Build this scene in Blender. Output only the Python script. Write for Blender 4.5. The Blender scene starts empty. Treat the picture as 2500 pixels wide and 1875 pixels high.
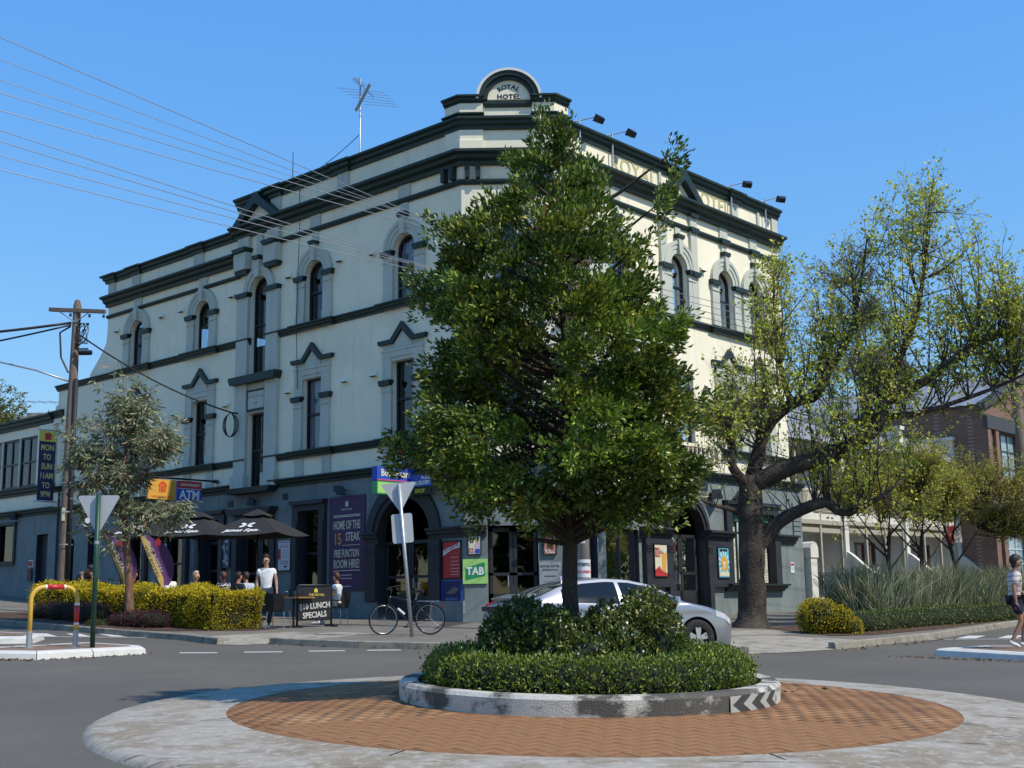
import bpy, bmesh, math, random
import numpy as np
from mathutils import Vector, Matrix
from mathutils.geometry import tessellate_polygon
random.seed(7); RNG = np.random.default_rng(7)
SC = bpy.context.scene
COL = SC.collection
R = math.radians
# ---------------------------------------------------------------- camera
cam_d = bpy.data.cameras.new('camera'); cam = bpy.data.objects.new('camera', cam_d); COL.objects.link(cam)
cam_d.sensor_width = 36; cam_d.lens = 44.06; cam_d.clip_end = 3000; cam_d.clip_start = .1
pit, rol = R(9.975), R(-.887)
cp, sp = math.cos(pit), math.sin(pit)
right = Vector((1, 0, 0)); down = Vector((0, sp, -cp)); fwd = Vector((0, cp, sp))
cr, sr = math.cos(rol), math.sin(rol)
r2 = right*cr - down*sr; d2 = right*sr + down*cr
cam.matrix_world = Matrix(((r2.x, -d2.x, -fwd.x, 0), (r2.y, -d2.y, -fwd.y, 0), (r2.z, -d2.z, -fwd.z, 1.6), (0, 0, 0, 1)))
SC.camera = cam
# ---------------------------------------------------------------- sky and sun
SUN_EL = R(50); SUN_XY = Vector((.86, -.51)).normalized()
world = bpy.data.worlds.new('World'); SC.world = world; world.use_nodes = True
wn = world.node_tree.nodes; wl = world.node_tree.links
sky = wn.new('ShaderNodeTexSky'); sky.sky_type = 'NISHITA'; sky.sun_disc = False
sky.sun_elevation = SUN_EL; sky.sun_rotation = math.atan2(SUN_XY.x, SUN_XY.y)
sky.air_density = 1.0; sky.dust_density = .0; sky.ozone_density = 1.6; sky.altitude = 40
bg = wn['Background']; bg.inputs['Strength'].default_value = .137
hsv = wn.new('ShaderNodeHueSaturation'); hsv.inputs['Saturation'].default_value = 1.3; wl.new(sky.outputs[0], hsv.inputs['Color'])
bw = wn.new('ShaderNodeRGBToBW'); wl.new(hsv.outputs[0], bw.inputs[0]); pw_ = wn.new('ShaderNodeMath'); pw_.operation = 'POWER'; pw_.inputs[1].default_value = -.55; wl.new(bw.outputs[0], pw_.inputs[0])   # even photographic tone curve on the whole sky
vm = wn.new('ShaderNodeVectorMath'); vm.operation = 'SCALE'; wl.new(hsv.outputs[0], vm.inputs[0]); wl.new(pw_.outputs[0], vm.inputs['Scale']); wl.new(vm.outputs[0], bg.inputs[0])
sun_d = bpy.data.lights.new('sun', 'SUN'); sun_d.energy = 2.15; sun_d.angle = R(.55); sun_d.color = (1, .91, .77)
sun = bpy.data.objects.new('sun', sun_d); COL.objects.link(sun)
tosun = Vector((SUN_XY.x*math.cos(SUN_EL), SUN_XY.y*math.cos(SUN_EL), math.sin(SUN_EL)))
sun.rotation_euler = tosun.to_track_quat('Z', 'Y').to_euler(); sun.location = (20, -20, 40)
vs = SC.view_settings; vs.view_transform = 'Standard'; vs.look = 'None'; vs.gamma = 1; vs.exposure = 1.17; vs.use_curve_mapping = False
SC.cycles.max_bounces = 6; SC.cycles.transparent_max_bounces = 12
# ---------------------------------------------------------------- terrain height
def gz(x, y):
    u = min(1.3, max(0., -x-3)/19)
    return .0278*y - .0152*x + .35*u*u
# ---------------------------------------------------------------- materials
def _n(nt, t, **k):
    n = nt.nodes.new(t)
    for a, b in k.items(): setattr(n, a, b)
    return n
MATS = {}
def mat(name, c, rough=.7, var=.12, scale=6., bump=.0, bscale=60., metal=0., spec=.4, c2=None, c2s=1.5, c2t=(.5, .62), coat=0., attr=None, trans=0., detail=6, dist=0.02, stretch=None):
    """procedural principled: base colour broken by two noises, optional second colour in patches, fine bump"""
    if name in MATS: return MATS[name]
    m = bpy.data.materials.new(name); m.use_nodes = True; nt = m.node_tree; L = nt.links
    b = nt.nodes['Principled BSDF']; out = nt.nodes['Material Output']
    tc = _n(nt, 'ShaderNodeTexCoord')
    vec = tc.outputs['Object']
    if stretch:
        mp = _n(nt, 'ShaderNodeMapping'); mp.inputs['Scale'].default_value = stretch; L.new(vec, mp.inputs[0]); vec = mp.outputs[0]
    if attr:
        a = _n(nt, 'ShaderNodeAttribute', attribute_name=attr); col = a.outputs['Color']
    else:
        rgb = _n(nt, 'ShaderNodeRGB'); rgb.outputs[0].default_value = (*c, 1); col = rgb.outputs[0]
    if c2 is not None:
        n2 = _n(nt, 'ShaderNodeTexNoise'); n2.inputs['Scale'].default_value = c2s; n2.inputs['Detail'].default_value = 8; n2.inputs['Roughness'].default_value = .65
        L.new(vec, n2.inputs['Vector'])
        mr = _n(nt, 'ShaderNodeMapRange'); mr.inputs[1].default_value = c2t[0]; mr.inputs[2].default_value = c2t[1]; L.new(n2.outputs[0], mr.inputs[0])
        mx = _n(nt, 'ShaderNodeMix', data_type='RGBA'); L.new(mr.outputs[0], mx.inputs[0]); L.new(col, mx.inputs[6]); mx.inputs[7].default_value = (*c2, 1); col = mx.outputs[2]
    if var:
        n1 = _n(nt, 'ShaderNodeTexNoise'); n1.inputs['Scale'].default_value = scale; n1.inputs['Detail'].default_value = detail; n1.inputs['Roughness'].default_value = .6
        L.new(vec, n1.inputs['Vector'])
        mr = _n(nt, 'ShaderNodeMapRange'); mr.inputs[1].default_value = .3; mr.inputs[2].default_value = .7; mr.inputs[3].default_value = 1-var; mr.inputs[4].default_value = 1+var; L.new(n1.outputs[0], mr.inputs[0])
        hs = _n(nt, 'ShaderNodeHueSaturation'); L.new(col, hs.inputs['Color']); L.new(mr.outputs[0], hs.inputs['Value']); col = hs.outputs[0]
    L.new(col, b.inputs['Base Color'])
    b.inputs['Roughness'].default_value = rough; b.inputs['Metallic'].default_value = metal; b.inputs['Specular IOR Level'].default_value = spec
    b.inputs['Coat Weight'].default_value = coat; b.inputs['Coat Roughness'].default_value = .05
    if bump:
        n3 = _n(nt, 'ShaderNodeTexNoise'); n3.inputs['Scale'].default_value = bscale; n3.inputs['Detail'].default_value = 4; L.new(vec, n3.inputs['Vector'])
        bp = _n(nt, 'ShaderNodeBump'); bp.inputs['Strength'].default_value = bump; bp.inputs['Distance'].default_value = dist; L.new(n3.outputs[0], bp.inputs['Height']); L.new(bp.outputs[0], b.inputs['Normal'])
    if trans:
        tr = _n(nt, 'ShaderNodeBsdfTranslucent'); L.new(col, tr.inputs[0]); ms = _n(nt, 'ShaderNodeMixShader'); ms.inputs[0].default_value = trans
        L.new(b.outputs[0], ms.inputs[1]); L.new(tr.outputs[0], ms.inputs[2]); L.new(ms.outputs[0], out.inputs[0])
    MATS[name] = m; return m
def glass_mat(name, tint=(.5, .55, .6), lo=.06):
    if name in MATS: return MATS[name]
    m = bpy.data.materials.new(name); m.use_nodes = True; nt = m.node_tree; L = nt.links; nt.nodes.remove(nt.nodes['Principled BSDF']); out = nt.nodes['Material Output']
    t = _n(nt, 'ShaderNodeBsdfTransparent'); t.inputs[0].default_value = (*tint, 1); g = _n(nt, 'ShaderNodeBsdfGlossy'); g.inputs['Roughness'].default_value = .02
    fr = _n(nt, 'ShaderNodeFresnel'); fr.inputs[0].default_value = 1.5; mx = _n(nt, 'ShaderNodeMixShader')
    tc = _n(nt, 'ShaderNodeTexCoord'); no = _n(nt, 'ShaderNodeTexNoise'); no.inputs['Scale'].default_value = 1.3; L.new(tc.outputs['Object'], no.inputs['Vector'])
    bp = _n(nt, 'ShaderNodeBump'); bp.inputs['Strength'].default_value = .15; bp.inputs['Distance'].default_value = .03; L.new(no.outputs[0], bp.inputs['Height']); L.new(bp.outputs[0], g.inputs['Normal'])
    mr = _n(nt, 'ShaderNodeMapRange'); mr.inputs[3].default_value = lo; L.new(fr.outputs[0], mr.inputs[0]); L.new(mr.outputs[0], mx.inputs[0])
    L.new(t.outputs[0], mx.inputs[1]); L.new(g.outputs[0], mx.inputs[2]); L.new(mx.outputs[0], out.inputs[0]); MATS[name] = m; return m
M_CREAM = mat('cream_render', (.80, .75, .575), .85, .05, 1.2, .12, 90, c2=(.71, .675, .53), c2s=.5, c2t=(.52, .72))
M_TRIM = mat('pale_trim', (.47, .49, .42), .8, .06, 2, .1, 80)
M_DARK = mat('dark_green_paint', (.009, .023, .0185), .5, .2, 3, .05, 60)
M_GWALL = mat('grey_teal_paint', (.175, .21, .205), .75, .12, 1.6, .1, 60, c2=(.13, .155, .155), c2s=.7, c2t=(.5, .75))
M_GDARK = mat('charcoal_paint', (.026, .027, .033), .55, .2, 3, .05, 60)
M_FRAME = mat('navy_frame_paint', (.012, .015, .028), .4, .15, 5)
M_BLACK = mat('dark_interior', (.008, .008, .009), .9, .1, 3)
M_GLASS = glass_mat('window_glass')
M_CURT = mat('curtain_cloth', (.70, .67, .74), .9, .1, 8)
M_CURT2 = mat('brown_curtain_cloth', (.30, .26, .23), .9, .1, 8)
M_CONC = mat('pale_concrete', (.30, .27, .215), .9, .14, 4, .3, 70, c2=(.20, .18, .145), c2s=2.2)
M_WHITE = mat('white_paint', (.66, .65, .61), .7, .06, 5, .05, 60)
M_METAL = mat('galvanised_steel', (.42, .44, .46), .45, .1, 20, metal=.7)
M_BLKMETAL = mat('black_metal', (.012, .012, .014), .4, .1, 10)
M_RUBBER = mat('black_rubber', (.012, .012, .012), .8, .1, 20)
M_TIMBER = mat('weathered_timber', (.16, .125, .10), .9, .3, 5, .4, 40, stretch=(6, 6, .6))
M_WIRE = mat('wire_sheen', (.30, .31, .33), .4, 0, metal=.6)
M_BLKCABLE = mat('black_cable', (.012, .012, .014), .5, 0)
def streaks(m, col, lo=.56, hi=.74, amt=.6, sc=(2.6, 2.6, .22)):
    nt = m.node_tree; L = nt.links; b = nt.nodes['Principled BSDF']; src = b.inputs['Base Color'].links[0].from_socket; tc = _n(nt, 'ShaderNodeTexCoord'); mp = _n(nt, 'ShaderNodeMapping'); mp.inputs['Scale'].default_value = sc; L.new(tc.outputs['Object'], mp.inputs[0])
    n1 = _n(nt, 'ShaderNodeTexNoise'); n1.inputs['Scale'].default_value = 2.2; n1.inputs['Detail'].default_value = 7; n1.inputs['Roughness'].default_value = .62; L.new(mp.outputs[0], n1.inputs['Vector']); r_ = _n(nt, 'ShaderNodeMapRange'); r_.inputs[1].default_value = lo; r_.inputs[2].default_value = hi; r_.inputs[4].default_value = amt; L.new(n1.outputs[0], r_.inputs[0])
    mx = _n(nt, 'ShaderNodeMix', data_type='RGBA'); L.new(r_.outputs[0], mx.inputs[0]); L.new(src, mx.inputs[6]); mx.inputs[7].default_value = (*col, 1); L.new(mx.outputs[2], b.inputs['Base Color'])
streaks(M_CREAM, (.56, .54, .45)); streaks(M_TRIM, (.33, .35, .31)); streaks(M_GWALL, (.085, .105, .105), .52, .74)
def flat(name, c, rough=.6, **k): return mat(name, c, rough, .04, 8, **k)
# ---------------------------------------------------------------- mesh helpers
def link(o, parent=None):
    COL.objects.link(o)
    if parent is not None: o.parent = parent
    return o
def tag(o, label=None, cat=None, group=None, kind=None):
    if label: o['label'] = label
    if cat: o['category'] = cat
    if group: o['group'] = group
    if kind: o['kind'] = kind
    return o
def empty(name, loc=(0, 0, 0), rz=0., label=None, cat=None, group=None, kind=None):
    o = bpy.data.objects.new(name, None); o.empty_display_size = .2; COL.objects.link(o); o.location = loc; o.rotation_euler = (0, 0, rz)
    return tag(o, label, cat, group, kind)
class MB:
    def __init__(s): s.v = []; s.f = []; s.m = []
    def add(s, V, F, mi=0):
        n = len(s.v); s.v.extend([tuple(p) for p in V]); s.f.extend([tuple(i+n for i in f) for f in F]); s.m.extend([mi]*len(F)); return s
    def hexa(s, P, mi=0):   # 8 corners: bottom 4, top 4
        return s.add(P, [(0, 3, 2, 1), (4, 5, 6, 7), (0, 1, 5, 4), (1, 2, 6, 5), (2, 3, 7, 6), (3, 0, 4, 7)], mi)
    def box(s, x0, x1, y0, y1, z0, z1, mi=0):
        return s.hexa([(x0, y0, z0), (x1, y0, z0), (x1, y1, z0), (x0, y1, z0), (x0, y0, z1), (x1, y0, z1), (x1, y1, z1), (x0, y1, z1)], mi)
    def tube(s, pts, rad, n=8, mi=0, cap=True):
        pts = [Vector(p) for p in pts]
        if not hasattr(rad, '__len__'): rad = [rad]*len(pts)
        base = len(s.v); up = Vector((0, 0, 1)); prevx = None
        for i, p in enumerate(pts):
            t = (pts[min(i+1, len(pts)-1)]-pts[max(i-1, 0)])
            t = t.normalized() if t.length > 1e-9 else Vector((0, 0, 1))
            if prevx is None:
                x = t.cross(up if abs(t.z) < .9 else Vector((1, 0, 0))).normalized()
            else:
                x = (prevx - t*prevx.dot(t)); x = x.normalized() if x.length > 1e-6 else t.orthogonal().normalized()
            prevx = x; y = t.cross(x)
            for k in range(n):
                a = 2*math.pi*k/n; q = p + (x*math.cos(a)+y*math.sin(a))*rad[i]; s.v.append((q.x, q.y, q.z))
        for i in range(len(pts)-1):
            for k in range(n):
                a = base+i*n+k; b = base+i*n+(k+1) % n; s.f.append((a, b, b+n, a+n)); s.m.append(mi)
        if cap:
            s.f.append(tuple(base+k for k in range(n))[::-1]); s.m.append(mi)
            e = base+(len(pts)-1)*n; s.f.append(tuple(e+k for k in range(n))); s.m.append(mi)
        return s
    def lathe(s, prof, n=16, c=(0, 0, 0), mi=0, axis='z', a0=0, a1=2*math.pi):
        base = len(s.v); full = abs(a1-a0-2*math.pi) < 1e-6; cols = n if full else n+1
        for (r, h) in prof:
            for k in range(cols):
                a = a0+(a1-a0)*k/n
                if axis == 'z': q = (c[0]+r*math.cos(a), c[1]+r*math.sin(a), c[2]+h)
                elif axis == 'y': q = (c[0]+r*math.cos(a), c[1]+h, c[2]+r*math.sin(a))
                else: q = (c[0]+h, c[1]+r*math.cos(a), c[2]+r*math.sin(a))
                s.v.append(q)
        for i in range(len(prof)-1):
            for k in range(n):
                a = base+i*cols+k; b = base+i*cols+((k+1) % cols if full else k+1); s.f.append((a, b, b+cols, a+cols)); s.m.append(mi)
        return s
    def prism(s, poly, y0, y1, mi=0, ax='y'):
        """poly in (x,z) extruded along y (or (x,y) along z)"""
        n = len(poly)
        if ax == 'y': P = [(a, y0, b) for a, b in poly]+[(a, y1, b) for a, b in poly]
        elif ax == 'x': P = [(y0, a, b) for a, b in poly]+[(y1, a, b) for a, b in poly]
        else: P = [(a, b, y0) for a, b in poly]+[(a, b, y1) for a, b in poly]
        F = [tuple(range(n))[::-1], tuple(range(n, 2*n))]+[(i, (i+1) % n, n+(i+1) % n, n+i) for i in range(n)]
        return s.add(P, F, mi)
    def islands(s):
        par = list(range(len(s.v)))
        def find(i):
            while par[i] != i: par[i] = par[par[i]]; i = par[i]
            return i
        for f in s.f:
            a = find(f[0])
            for i in f[1:]: par[find(i)] = a
        groups = {}
        for f, m in zip(s.f, s.m): groups.setdefault(find(f[0]), []).append((f, m))
        out = []
        for g in groups.values():
            mb = MB(); mp = {}
            for f, m in g:
                ids = []
                for i in f:
                    if i not in mp: mp[i] = len(mb.v); mb.v.append(s.v[i])
                    ids.append(mp[i])
                mb.f.append(tuple(ids)); mb.m.append(m)
            out.append(mb)
        return out
    def build(s, name, mats, parent=None, world=False, smooth=False, loc=None, rz=None, split=False):
        if split: return [q.build(name, mats, parent, world, smooth, loc, rz) for q in s.islands()]
        me = bpy.data.meshes.new(name); me.from_pydata(s.v, [], s.f)
        if not isinstance(mats, (list, tuple)): mats = [mats]
        for m in mats: me.materials.append(m)
        if len(mats) > 1: me.polygons.foreach_set('material_index', s.m)
        if smooth: me.polygons.foreach_set('use_smooth', [True]*len(me.polygons))
        me.update(); o = bpy.data.objects.new(name, me); link(o, parent)
        if world and parent is not None: o.location = -parent.location
        if loc is not None: o.location = loc
        if rz is not None: o.rotation_euler = (0, 0, rz)
        return o
def autosmooth(o, ang=35):
    me = o.data
    me.polygons.foreach_set('use_smooth', [True]*len(me.polygons))
    bm = bmesh.new(); bm.from_mesh(me)
    for e in bm.edges:
        if len(e.link_faces) == 2 and e.calc_face_angle(0) > R(ang): e.smooth = False
    bm.to_mesh(me); bm.free(); return o
def copy_tree(o, parent=None):
    c = o.copy(); COL.objects.link(c); c.parent = parent
    for ch in [k for k in bpy.data.objects if k.parent == o]: copy_tree(ch, c)
    return c
def text(s, size, parent, loc, m, name='lettering', align='CENTER', ext=.002, off=0., sx=1., shear=0., space=1., rot=0.):
    cu = bpy.data.curves.new(name, 'FONT'); cu.body = s; cu.size = size; cu.align_x = align; cu.align_y = 'CENTER'; cu.extrude = ext; cu.offset = off; cu.shear = shear; cu.space_character = space
    cu.resolution_u = 2; t = bpy.data.objects.new(name, cu); me = bpy.data.meshes.new_from_object(t); bpy.data.objects.remove(t); bpy.data.curves.remove(cu)
    me.name = name; me.materials.clear(); me.materials.append(m); o = bpy.data.objects.new(name, me); link(o, parent); o.location = loc; o.rotation_euler = (R(90), rot, 0); o.scale = (sx, 1, 1); return o
def arr_mesh(name, V, F, m, parent=None, col=None, smooth=False):
    """numpy verts (n,3), faces (k,q)"""
    me = bpy.data.meshes.new(name); n, k, q = len(V), len(F), F.shape[1]
    me.vertices.add(n); me.vertices.foreach_set('co', np.asarray(V, np.float32).ravel())
    me.loops.add(k*q); me.loops.foreach_set('vertex_index', np.asarray(F, np.int32).ravel())
    me.polygons.add(k); me.polygons.foreach_set('loop_start', np.arange(0, k*q, q, dtype=np.int32))
    if smooth: me.polygons.foreach_set('use_smooth', np.ones(k, bool))
    me.update(calc_edges=True)
    if col is not None:
        a = me.color_attributes.new('col', 'FLOAT_COLOR', 'POINT'); c4 = np.ones((n, 4), np.float32); c4[:, :3] = col; a.data.foreach_set('color', c4.ravel())
    me.materials.append(m); o = bpy.data.objects.new(name, me); return link(o, parent)
def unit(a): return a/np.maximum(np.linalg.norm(a, axis=1, keepdims=True), 1e-9)
def leaf_mesh(name, C, D, size, m, col, parent=None, width=.42, fold=.18, up=None, droop=0.):
    """diamond leaves: C centres of the leaf bases, D pointing directions, size per leaf"""
    n = len(C); D = unit(D)
    if up is None: up = RNG.normal(size=(n, 3))
    S = unit(np.cross(D, up)); N = np.cross(S, D); s = np.asarray(size).reshape(-1, 1)*np.ones((n, 1))
    V = np.empty((n, 4, 3)); V[:, 0] = C; V[:, 1] = C+D*s*.5+S*s*width*.5+N*s*fold; V[:, 2] = C+D*s; V[:, 3] = C+D*s*.5-S*s*width*.5+N*s*fold
    V[:, 2, 2] -= droop*s[:, 0]
    F = np.arange(n*4).reshape(n, 4); F = np.concatenate([F[:, [0, 1, 2]], F[:, [0, 2, 3]]])
    return arr_mesh(name, V.reshape(-1, 3), F, m, parent, np.repeat(col, 4, axis=0))
class Fr:
    """a wall frame: t along the wall, o outwards, z up"""
    def __init__(s, C, D, n): s.C = np.array(C, float); s.D = np.array(D, float); s.n = np.array(n, float)
    def xy(s, t, o=0.): return s.C+s.D*t+s.n*o
    def p(s, t, o, z): q = s.xy(t, o); return (q[0], q[1], z)
    def box(s, mb, t0, t1, o0, o1, z0, z1, mi=0):
        return mb.hexa([s.p(t0, o0, z0), s.p(t1, o0, z0), s.p(t1, o1, z0), s.p(t0, o1, z0), s.p(t0, o0, z1), s.p(t1, o0, z1), s.p(t1, o1, z1), s.p(t0, o1, z1)], mi)
    def prism(s, mb, poly, o0, o1, mi=0):
        n = len(poly); P = [s.p(a, o0, b) for a, b in poly]+[s.p(a, o1, b) for a, b in poly]
        F = [tuple(range(n))[::-1], tuple(range(n, 2*n))]+[(i, (i+1) % n, n+(i+1) % n, n+i) for i in range(n)]
        return mb.add(P, F, mi)
    def face(s, mb, poly, o, mi=0): return mb.add([s.p(a, o, b) for a, b in poly], [tuple(range(len(poly)))], mi)
    def ring(s, mb, inner, outer, o0, o1, mi=0):
        """open strip between two polylines of equal length, front at o1, back at o0"""
        n = len(inner); P = [s.p(*q[:1], o1, q[1]) for q in inner]+[s.p(*q[:1], o1, q[1]) for q in outer]+[s.p(*q[:1], o0, q[1]) for q in inner]+[s.p(*q[:1], o0, q[1]) for q in outer]
        F = []
        for i in range(n-1):
            F += [(i, i+1, n+i+1, n+i), (n+i, n+i+1, 3*n+i+1, 3*n+i), (i, 2*n+i, 2*n+i+1, i+1)]
        F += [(0, n, 3*n, 2*n), (n-1, 3*n-1, 4*n-1, 2*n-1)]
        return mb.add(P, F, mi)
    def wall(s, mb, outer, holes, o=0., depth=.25, mi=0, mr=0):
        loops = [outer]+holes; tri = tessellate_polygon([[Vector((a, b, 0)) for a, b in l] for l in loops])
        V = [s.p(a, o, b) for l in loops for a, b in l]; mb.add(V, tri, mi)
        for h in holes:
            n = len(h); mb.add([s.p(a, o, b) for a, b in h]+[s.p(a, o-depth, b) for a, b in h], [(i, (i+1) % n, n+(i+1) % n, n+i) for i in range(n)], mr)
        return mb
def arch(tc, hw, z0, zs, n=12):
    """opening outline: rectangle with a semicircular head, hw half width, zs springing"""
    return [(tc-hw, z0)]+[(tc-hw*math.cos(math.pi*k/n), zs+hw*math.sin(math.pi*k/n)) for k in range(n+1)]+[(tc+hw, z0)]
def rect(t0, t1, z0, z1): return [(t0, z0), (t0, z1), (t1, z1), (t1, z0)]
def band(mb, pts, prof, mi=0, capends=True):
    """sweep a profile [(o,z)] along an XY polyline with mitred corners; outward = right-hand side of travel"""
    pts = [np.array(p, float) for p in pts]; n = len(pts); k = len(prof); base = len(mb.v); ms = []
    def nr(d): d = d/np.linalg.norm(d); return np.array([d[1], -d[0]])
    for i in range(n):
        if i == 0: m_ = nr(pts[1]-pts[0])
        elif i == n-1: m_ = nr(pts[-1]-pts[-2])
        else:
            a, b = nr(pts[i]-pts[i-1]), nr(pts[i+1]-pts[i]); m_ = a+b; l = np.linalg.norm(m_); m_ = m_/l; m_ = m_/max(.3, m_@a)
        ms.append(m_)
    for p, m_ in zip(pts, ms):
        for o, z in prof: q = p+m_*o; mb.v.append((q[0], q[1], z))
    for i in range(n-1):
        for j in range(k-1):
            a = base+i*k+j; mb.f.append((a, a+1, a+k+1, a+k)); mb.m.append(mi)
    if capends:
        mb.f.append(tuple(base+j for j in range(k))); mb.m.append(mi); e = base+(n-1)*k; mb.f.append(tuple(e+j for j in range(k))[::-1]); mb.m.append(mi)
    return mb
# ================================================================ ROAD, FOOTPATH, ROUNDABOUT
A1, B1 = R(48.05), R(41.98)
D1 = np.array([-math.sin(A1), math.cos(A1)]); N1 = np.array([-D1[1], D1[0]])
N1 = N1 if N1[1] < 0 else -N1
D2 = np.array([math.sin(B1), math.cos(B1)]); N2 = np.array([D2[1], -D2[0]])
C1 = np.array([-1.40, 35.2]); C2 = np.array([1.35, 35.2])
FL, FRR, FC = Fr(C1, D1, N1), Fr(C2, D2, N2), Fr(C1, (1, 0), (0, -1))
xs = sorted(set([-400, -250, -150, -100, -70, -50]+list(np.arange(-40, 41, 1.))+[50, 70, 100, 150, 250, 400]))
ys = sorted(set([-200, -100, -50, -20]+list(np.arange(-10, 61, 1.))+[70, 85, 100, 150, 220, 350, 600]))
V = np.array([(x, y, gz(x, y)) for y in ys for x in xs]); nx = len(xs)
F = np.array([(j*nx+i, j*nx+i+1, (j+1)*nx+i+1, (j+1)*nx+i) for j in range(len(ys)-1) for i in range(nx-1)])
M_ASPH = mat('asphalt', (.102, .094, .077), .88, .22, 38, .6, 300, c2=(.128, .117, .095), c2s=.3, c2t=(.42, .66), dist=.012)
tag(arr_mesh('road', V, F, M_ASPH, smooth=True), kind='structure')
# kerb line, hotel side, left to right (outer face towards the road)
KL = [tuple(C1+D1*t+N1*9.1) for t in (60, 30, 18, 12, 8, 4.2)]+[(-7.30, 28.35), (-6.75, 27.55), (-6.3, 27.05)]
KR0 = [(-5.25, 27.25), (-4.2, 26.6), (-3.2, 26.05), (-2., 25.65), (-.7, 25.3), (.8, 24.95), (2.3, 24.6), (4.4, 24.25)]
KR1 = [(6.35, 25.55), (7.15, 26.45), (8.4, 27.95), (9.6, 29.4), (12.2, 33.2), (15.1, 37.5), (22, 46.5), (45, 72)]
def resample(P, step):
    out = []
    for a, b in zip(P[:-1], P[1:]):
        a, b = np.array(a), np.array(b); n = max(1, round(np.linalg.norm(b-a)/step)); out += [a+(b-a)*i/n for i in range(n)]
    return out+[np.array(P[-1])]
KALL = KL+[(-5.8, 26.9)]+KR0+[(5.4, 24.75)]+KR1
# footpath surface: strips from the kerb line to behind the buildings
fp = MB(); kp = resample(KALL, 1.2)
def inner_pt(p):
    rel = p-C1; t1 = rel@D1; rel2 = p-C2; t2 = rel2@D2
    if p[0] < -3: return C1+D1*max(t1, 0)-N1*.6
    if p[0] > 4: return C2+D2*max(t2, 0)-N2*6
    return np.array([p[0], 36.0])
def in_ramp(p): return -6.40 < p[0] < -5.15 and p[1] < 28 or 4.38 < p[0] < 6.4 and p[1] < 26
DS = [0, .55, 1.1, 1.6, 2.6]; NS = len(DS)+5; rampv = {}
for i, p in enumerate(kp):
    q = inner_pt(p); d = (q-p); T_ = np.linalg.norm(d); d = d/T_; ds = [.13+x for x in DS]+list(np.linspace(3.6, max(T_, 4.2), NS-len(DS)+1)) if T_ > 4 else list(np.linspace(.13, T_, NS+1))
    if in_ramp(p): ds[0] = -.04
    for k, x in enumerate(ds):
        w = p+d*x; zz = .14
        if in_ramp(p): zz = .14*min(1, max(.06, x/1.5))
        fp.v.append((w[0], w[1], gz(*w)+zz))
for i in range(len(kp)-1):
    for k in range(NS):
        a = i*(NS+1)+k; fp.f.append((a, a+NS+1, a+NS+2, a+1)); fp.m.append(1 if (in_ramp(kp[i]) or in_ramp(kp[i+1])) and k < 4 else 0)
M_FOOT = mat('footpath_asphalt', (.155, .138, .110), .9, .16, 1.4, .4, 200, c2=(.19, .168, .135), c2s=.6, c2t=(.5, .7), dist=.01)
footpath = tag(fp.build('footpath', [M_FOOT, M_CONC]), kind='structure')
# kerb stones, each its own piece
M_KERB = mat('kerb_concrete', (.26, .235, .185), .9, .18, 5, .4, 80, c2=(.17, .15, .12), c2s=3)
def kerb_run(P, step, drop=0., m=M_KERB, skip=lambda a, b: False):
    Q = resample(P, step)
    for a, b in zip(Q[:-1], Q[1:]):
        if skip(a, b): continue
        d = b-a; L = np.linalg.norm(d); d = d/L; nn = np.array([d[1], -d[0]]); mb = MB()
        a2, b2 = a+d*.006, b-d*.006; prof = [(-.135, -.1), (-.135, .143), (-.012, .143), (.012, .125), (.03, -.1)]
        Pp = []
        for e in (a2, b2):
            for o, z in prof: w = e+nn*o; Pp.append((w[0], w[1], gz(*e)+(z if z < 0 else z-drop)))
        k = len(prof); mb.add(Pp, [(0, 1, 2, 3, 4), tuple(range(k, 2*k))[::-1]]+[(j, k+j, k+(j+1) % k, (j+1) % k) for j in range(k)])
        mb.build('kerb_stone', m, footpath)
far = lambda a, b: a[1] > 62 or a[0] < -24
kerb_run(KL, 1.2, skip=far); kerb_run(KR0, 1.1); kerb_run(KR1, 1.3, skip=far)
# ramps (concrete wedges down to the gutter)
def ramp(P4, name='kerb_ramp'):
    mb = MB(); (a, b, c, d) = P4
    mb.add([(*a, gz(*a)+.012), (*b, gz(*b)+.012), (*c, gz(*c)+.146), (*d, gz(*d)+.146)], [(0, 1, 2, 3)])
    mb.build(name, M_CONC, footpath)
pk = MB(); pts = [(3.2, 27.2), (6.4, 28.7), (6.2, 30.6), (2.4, 30.5)]
pk.add([(x, y, gz(x, y)+.147) for x, y in pts], [(0, 1, 2, 3)]); pk.build('concrete_slab', M_CONC, footpath)
dm = MB(); dm.box(-.55, .55, -.03, .05, .015, .11); dm.build('gutter_drain', M_BLACK, footpath, loc=(3.7, 24.40, gz(3.7, 24.4)), rz=R(-9))
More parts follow.
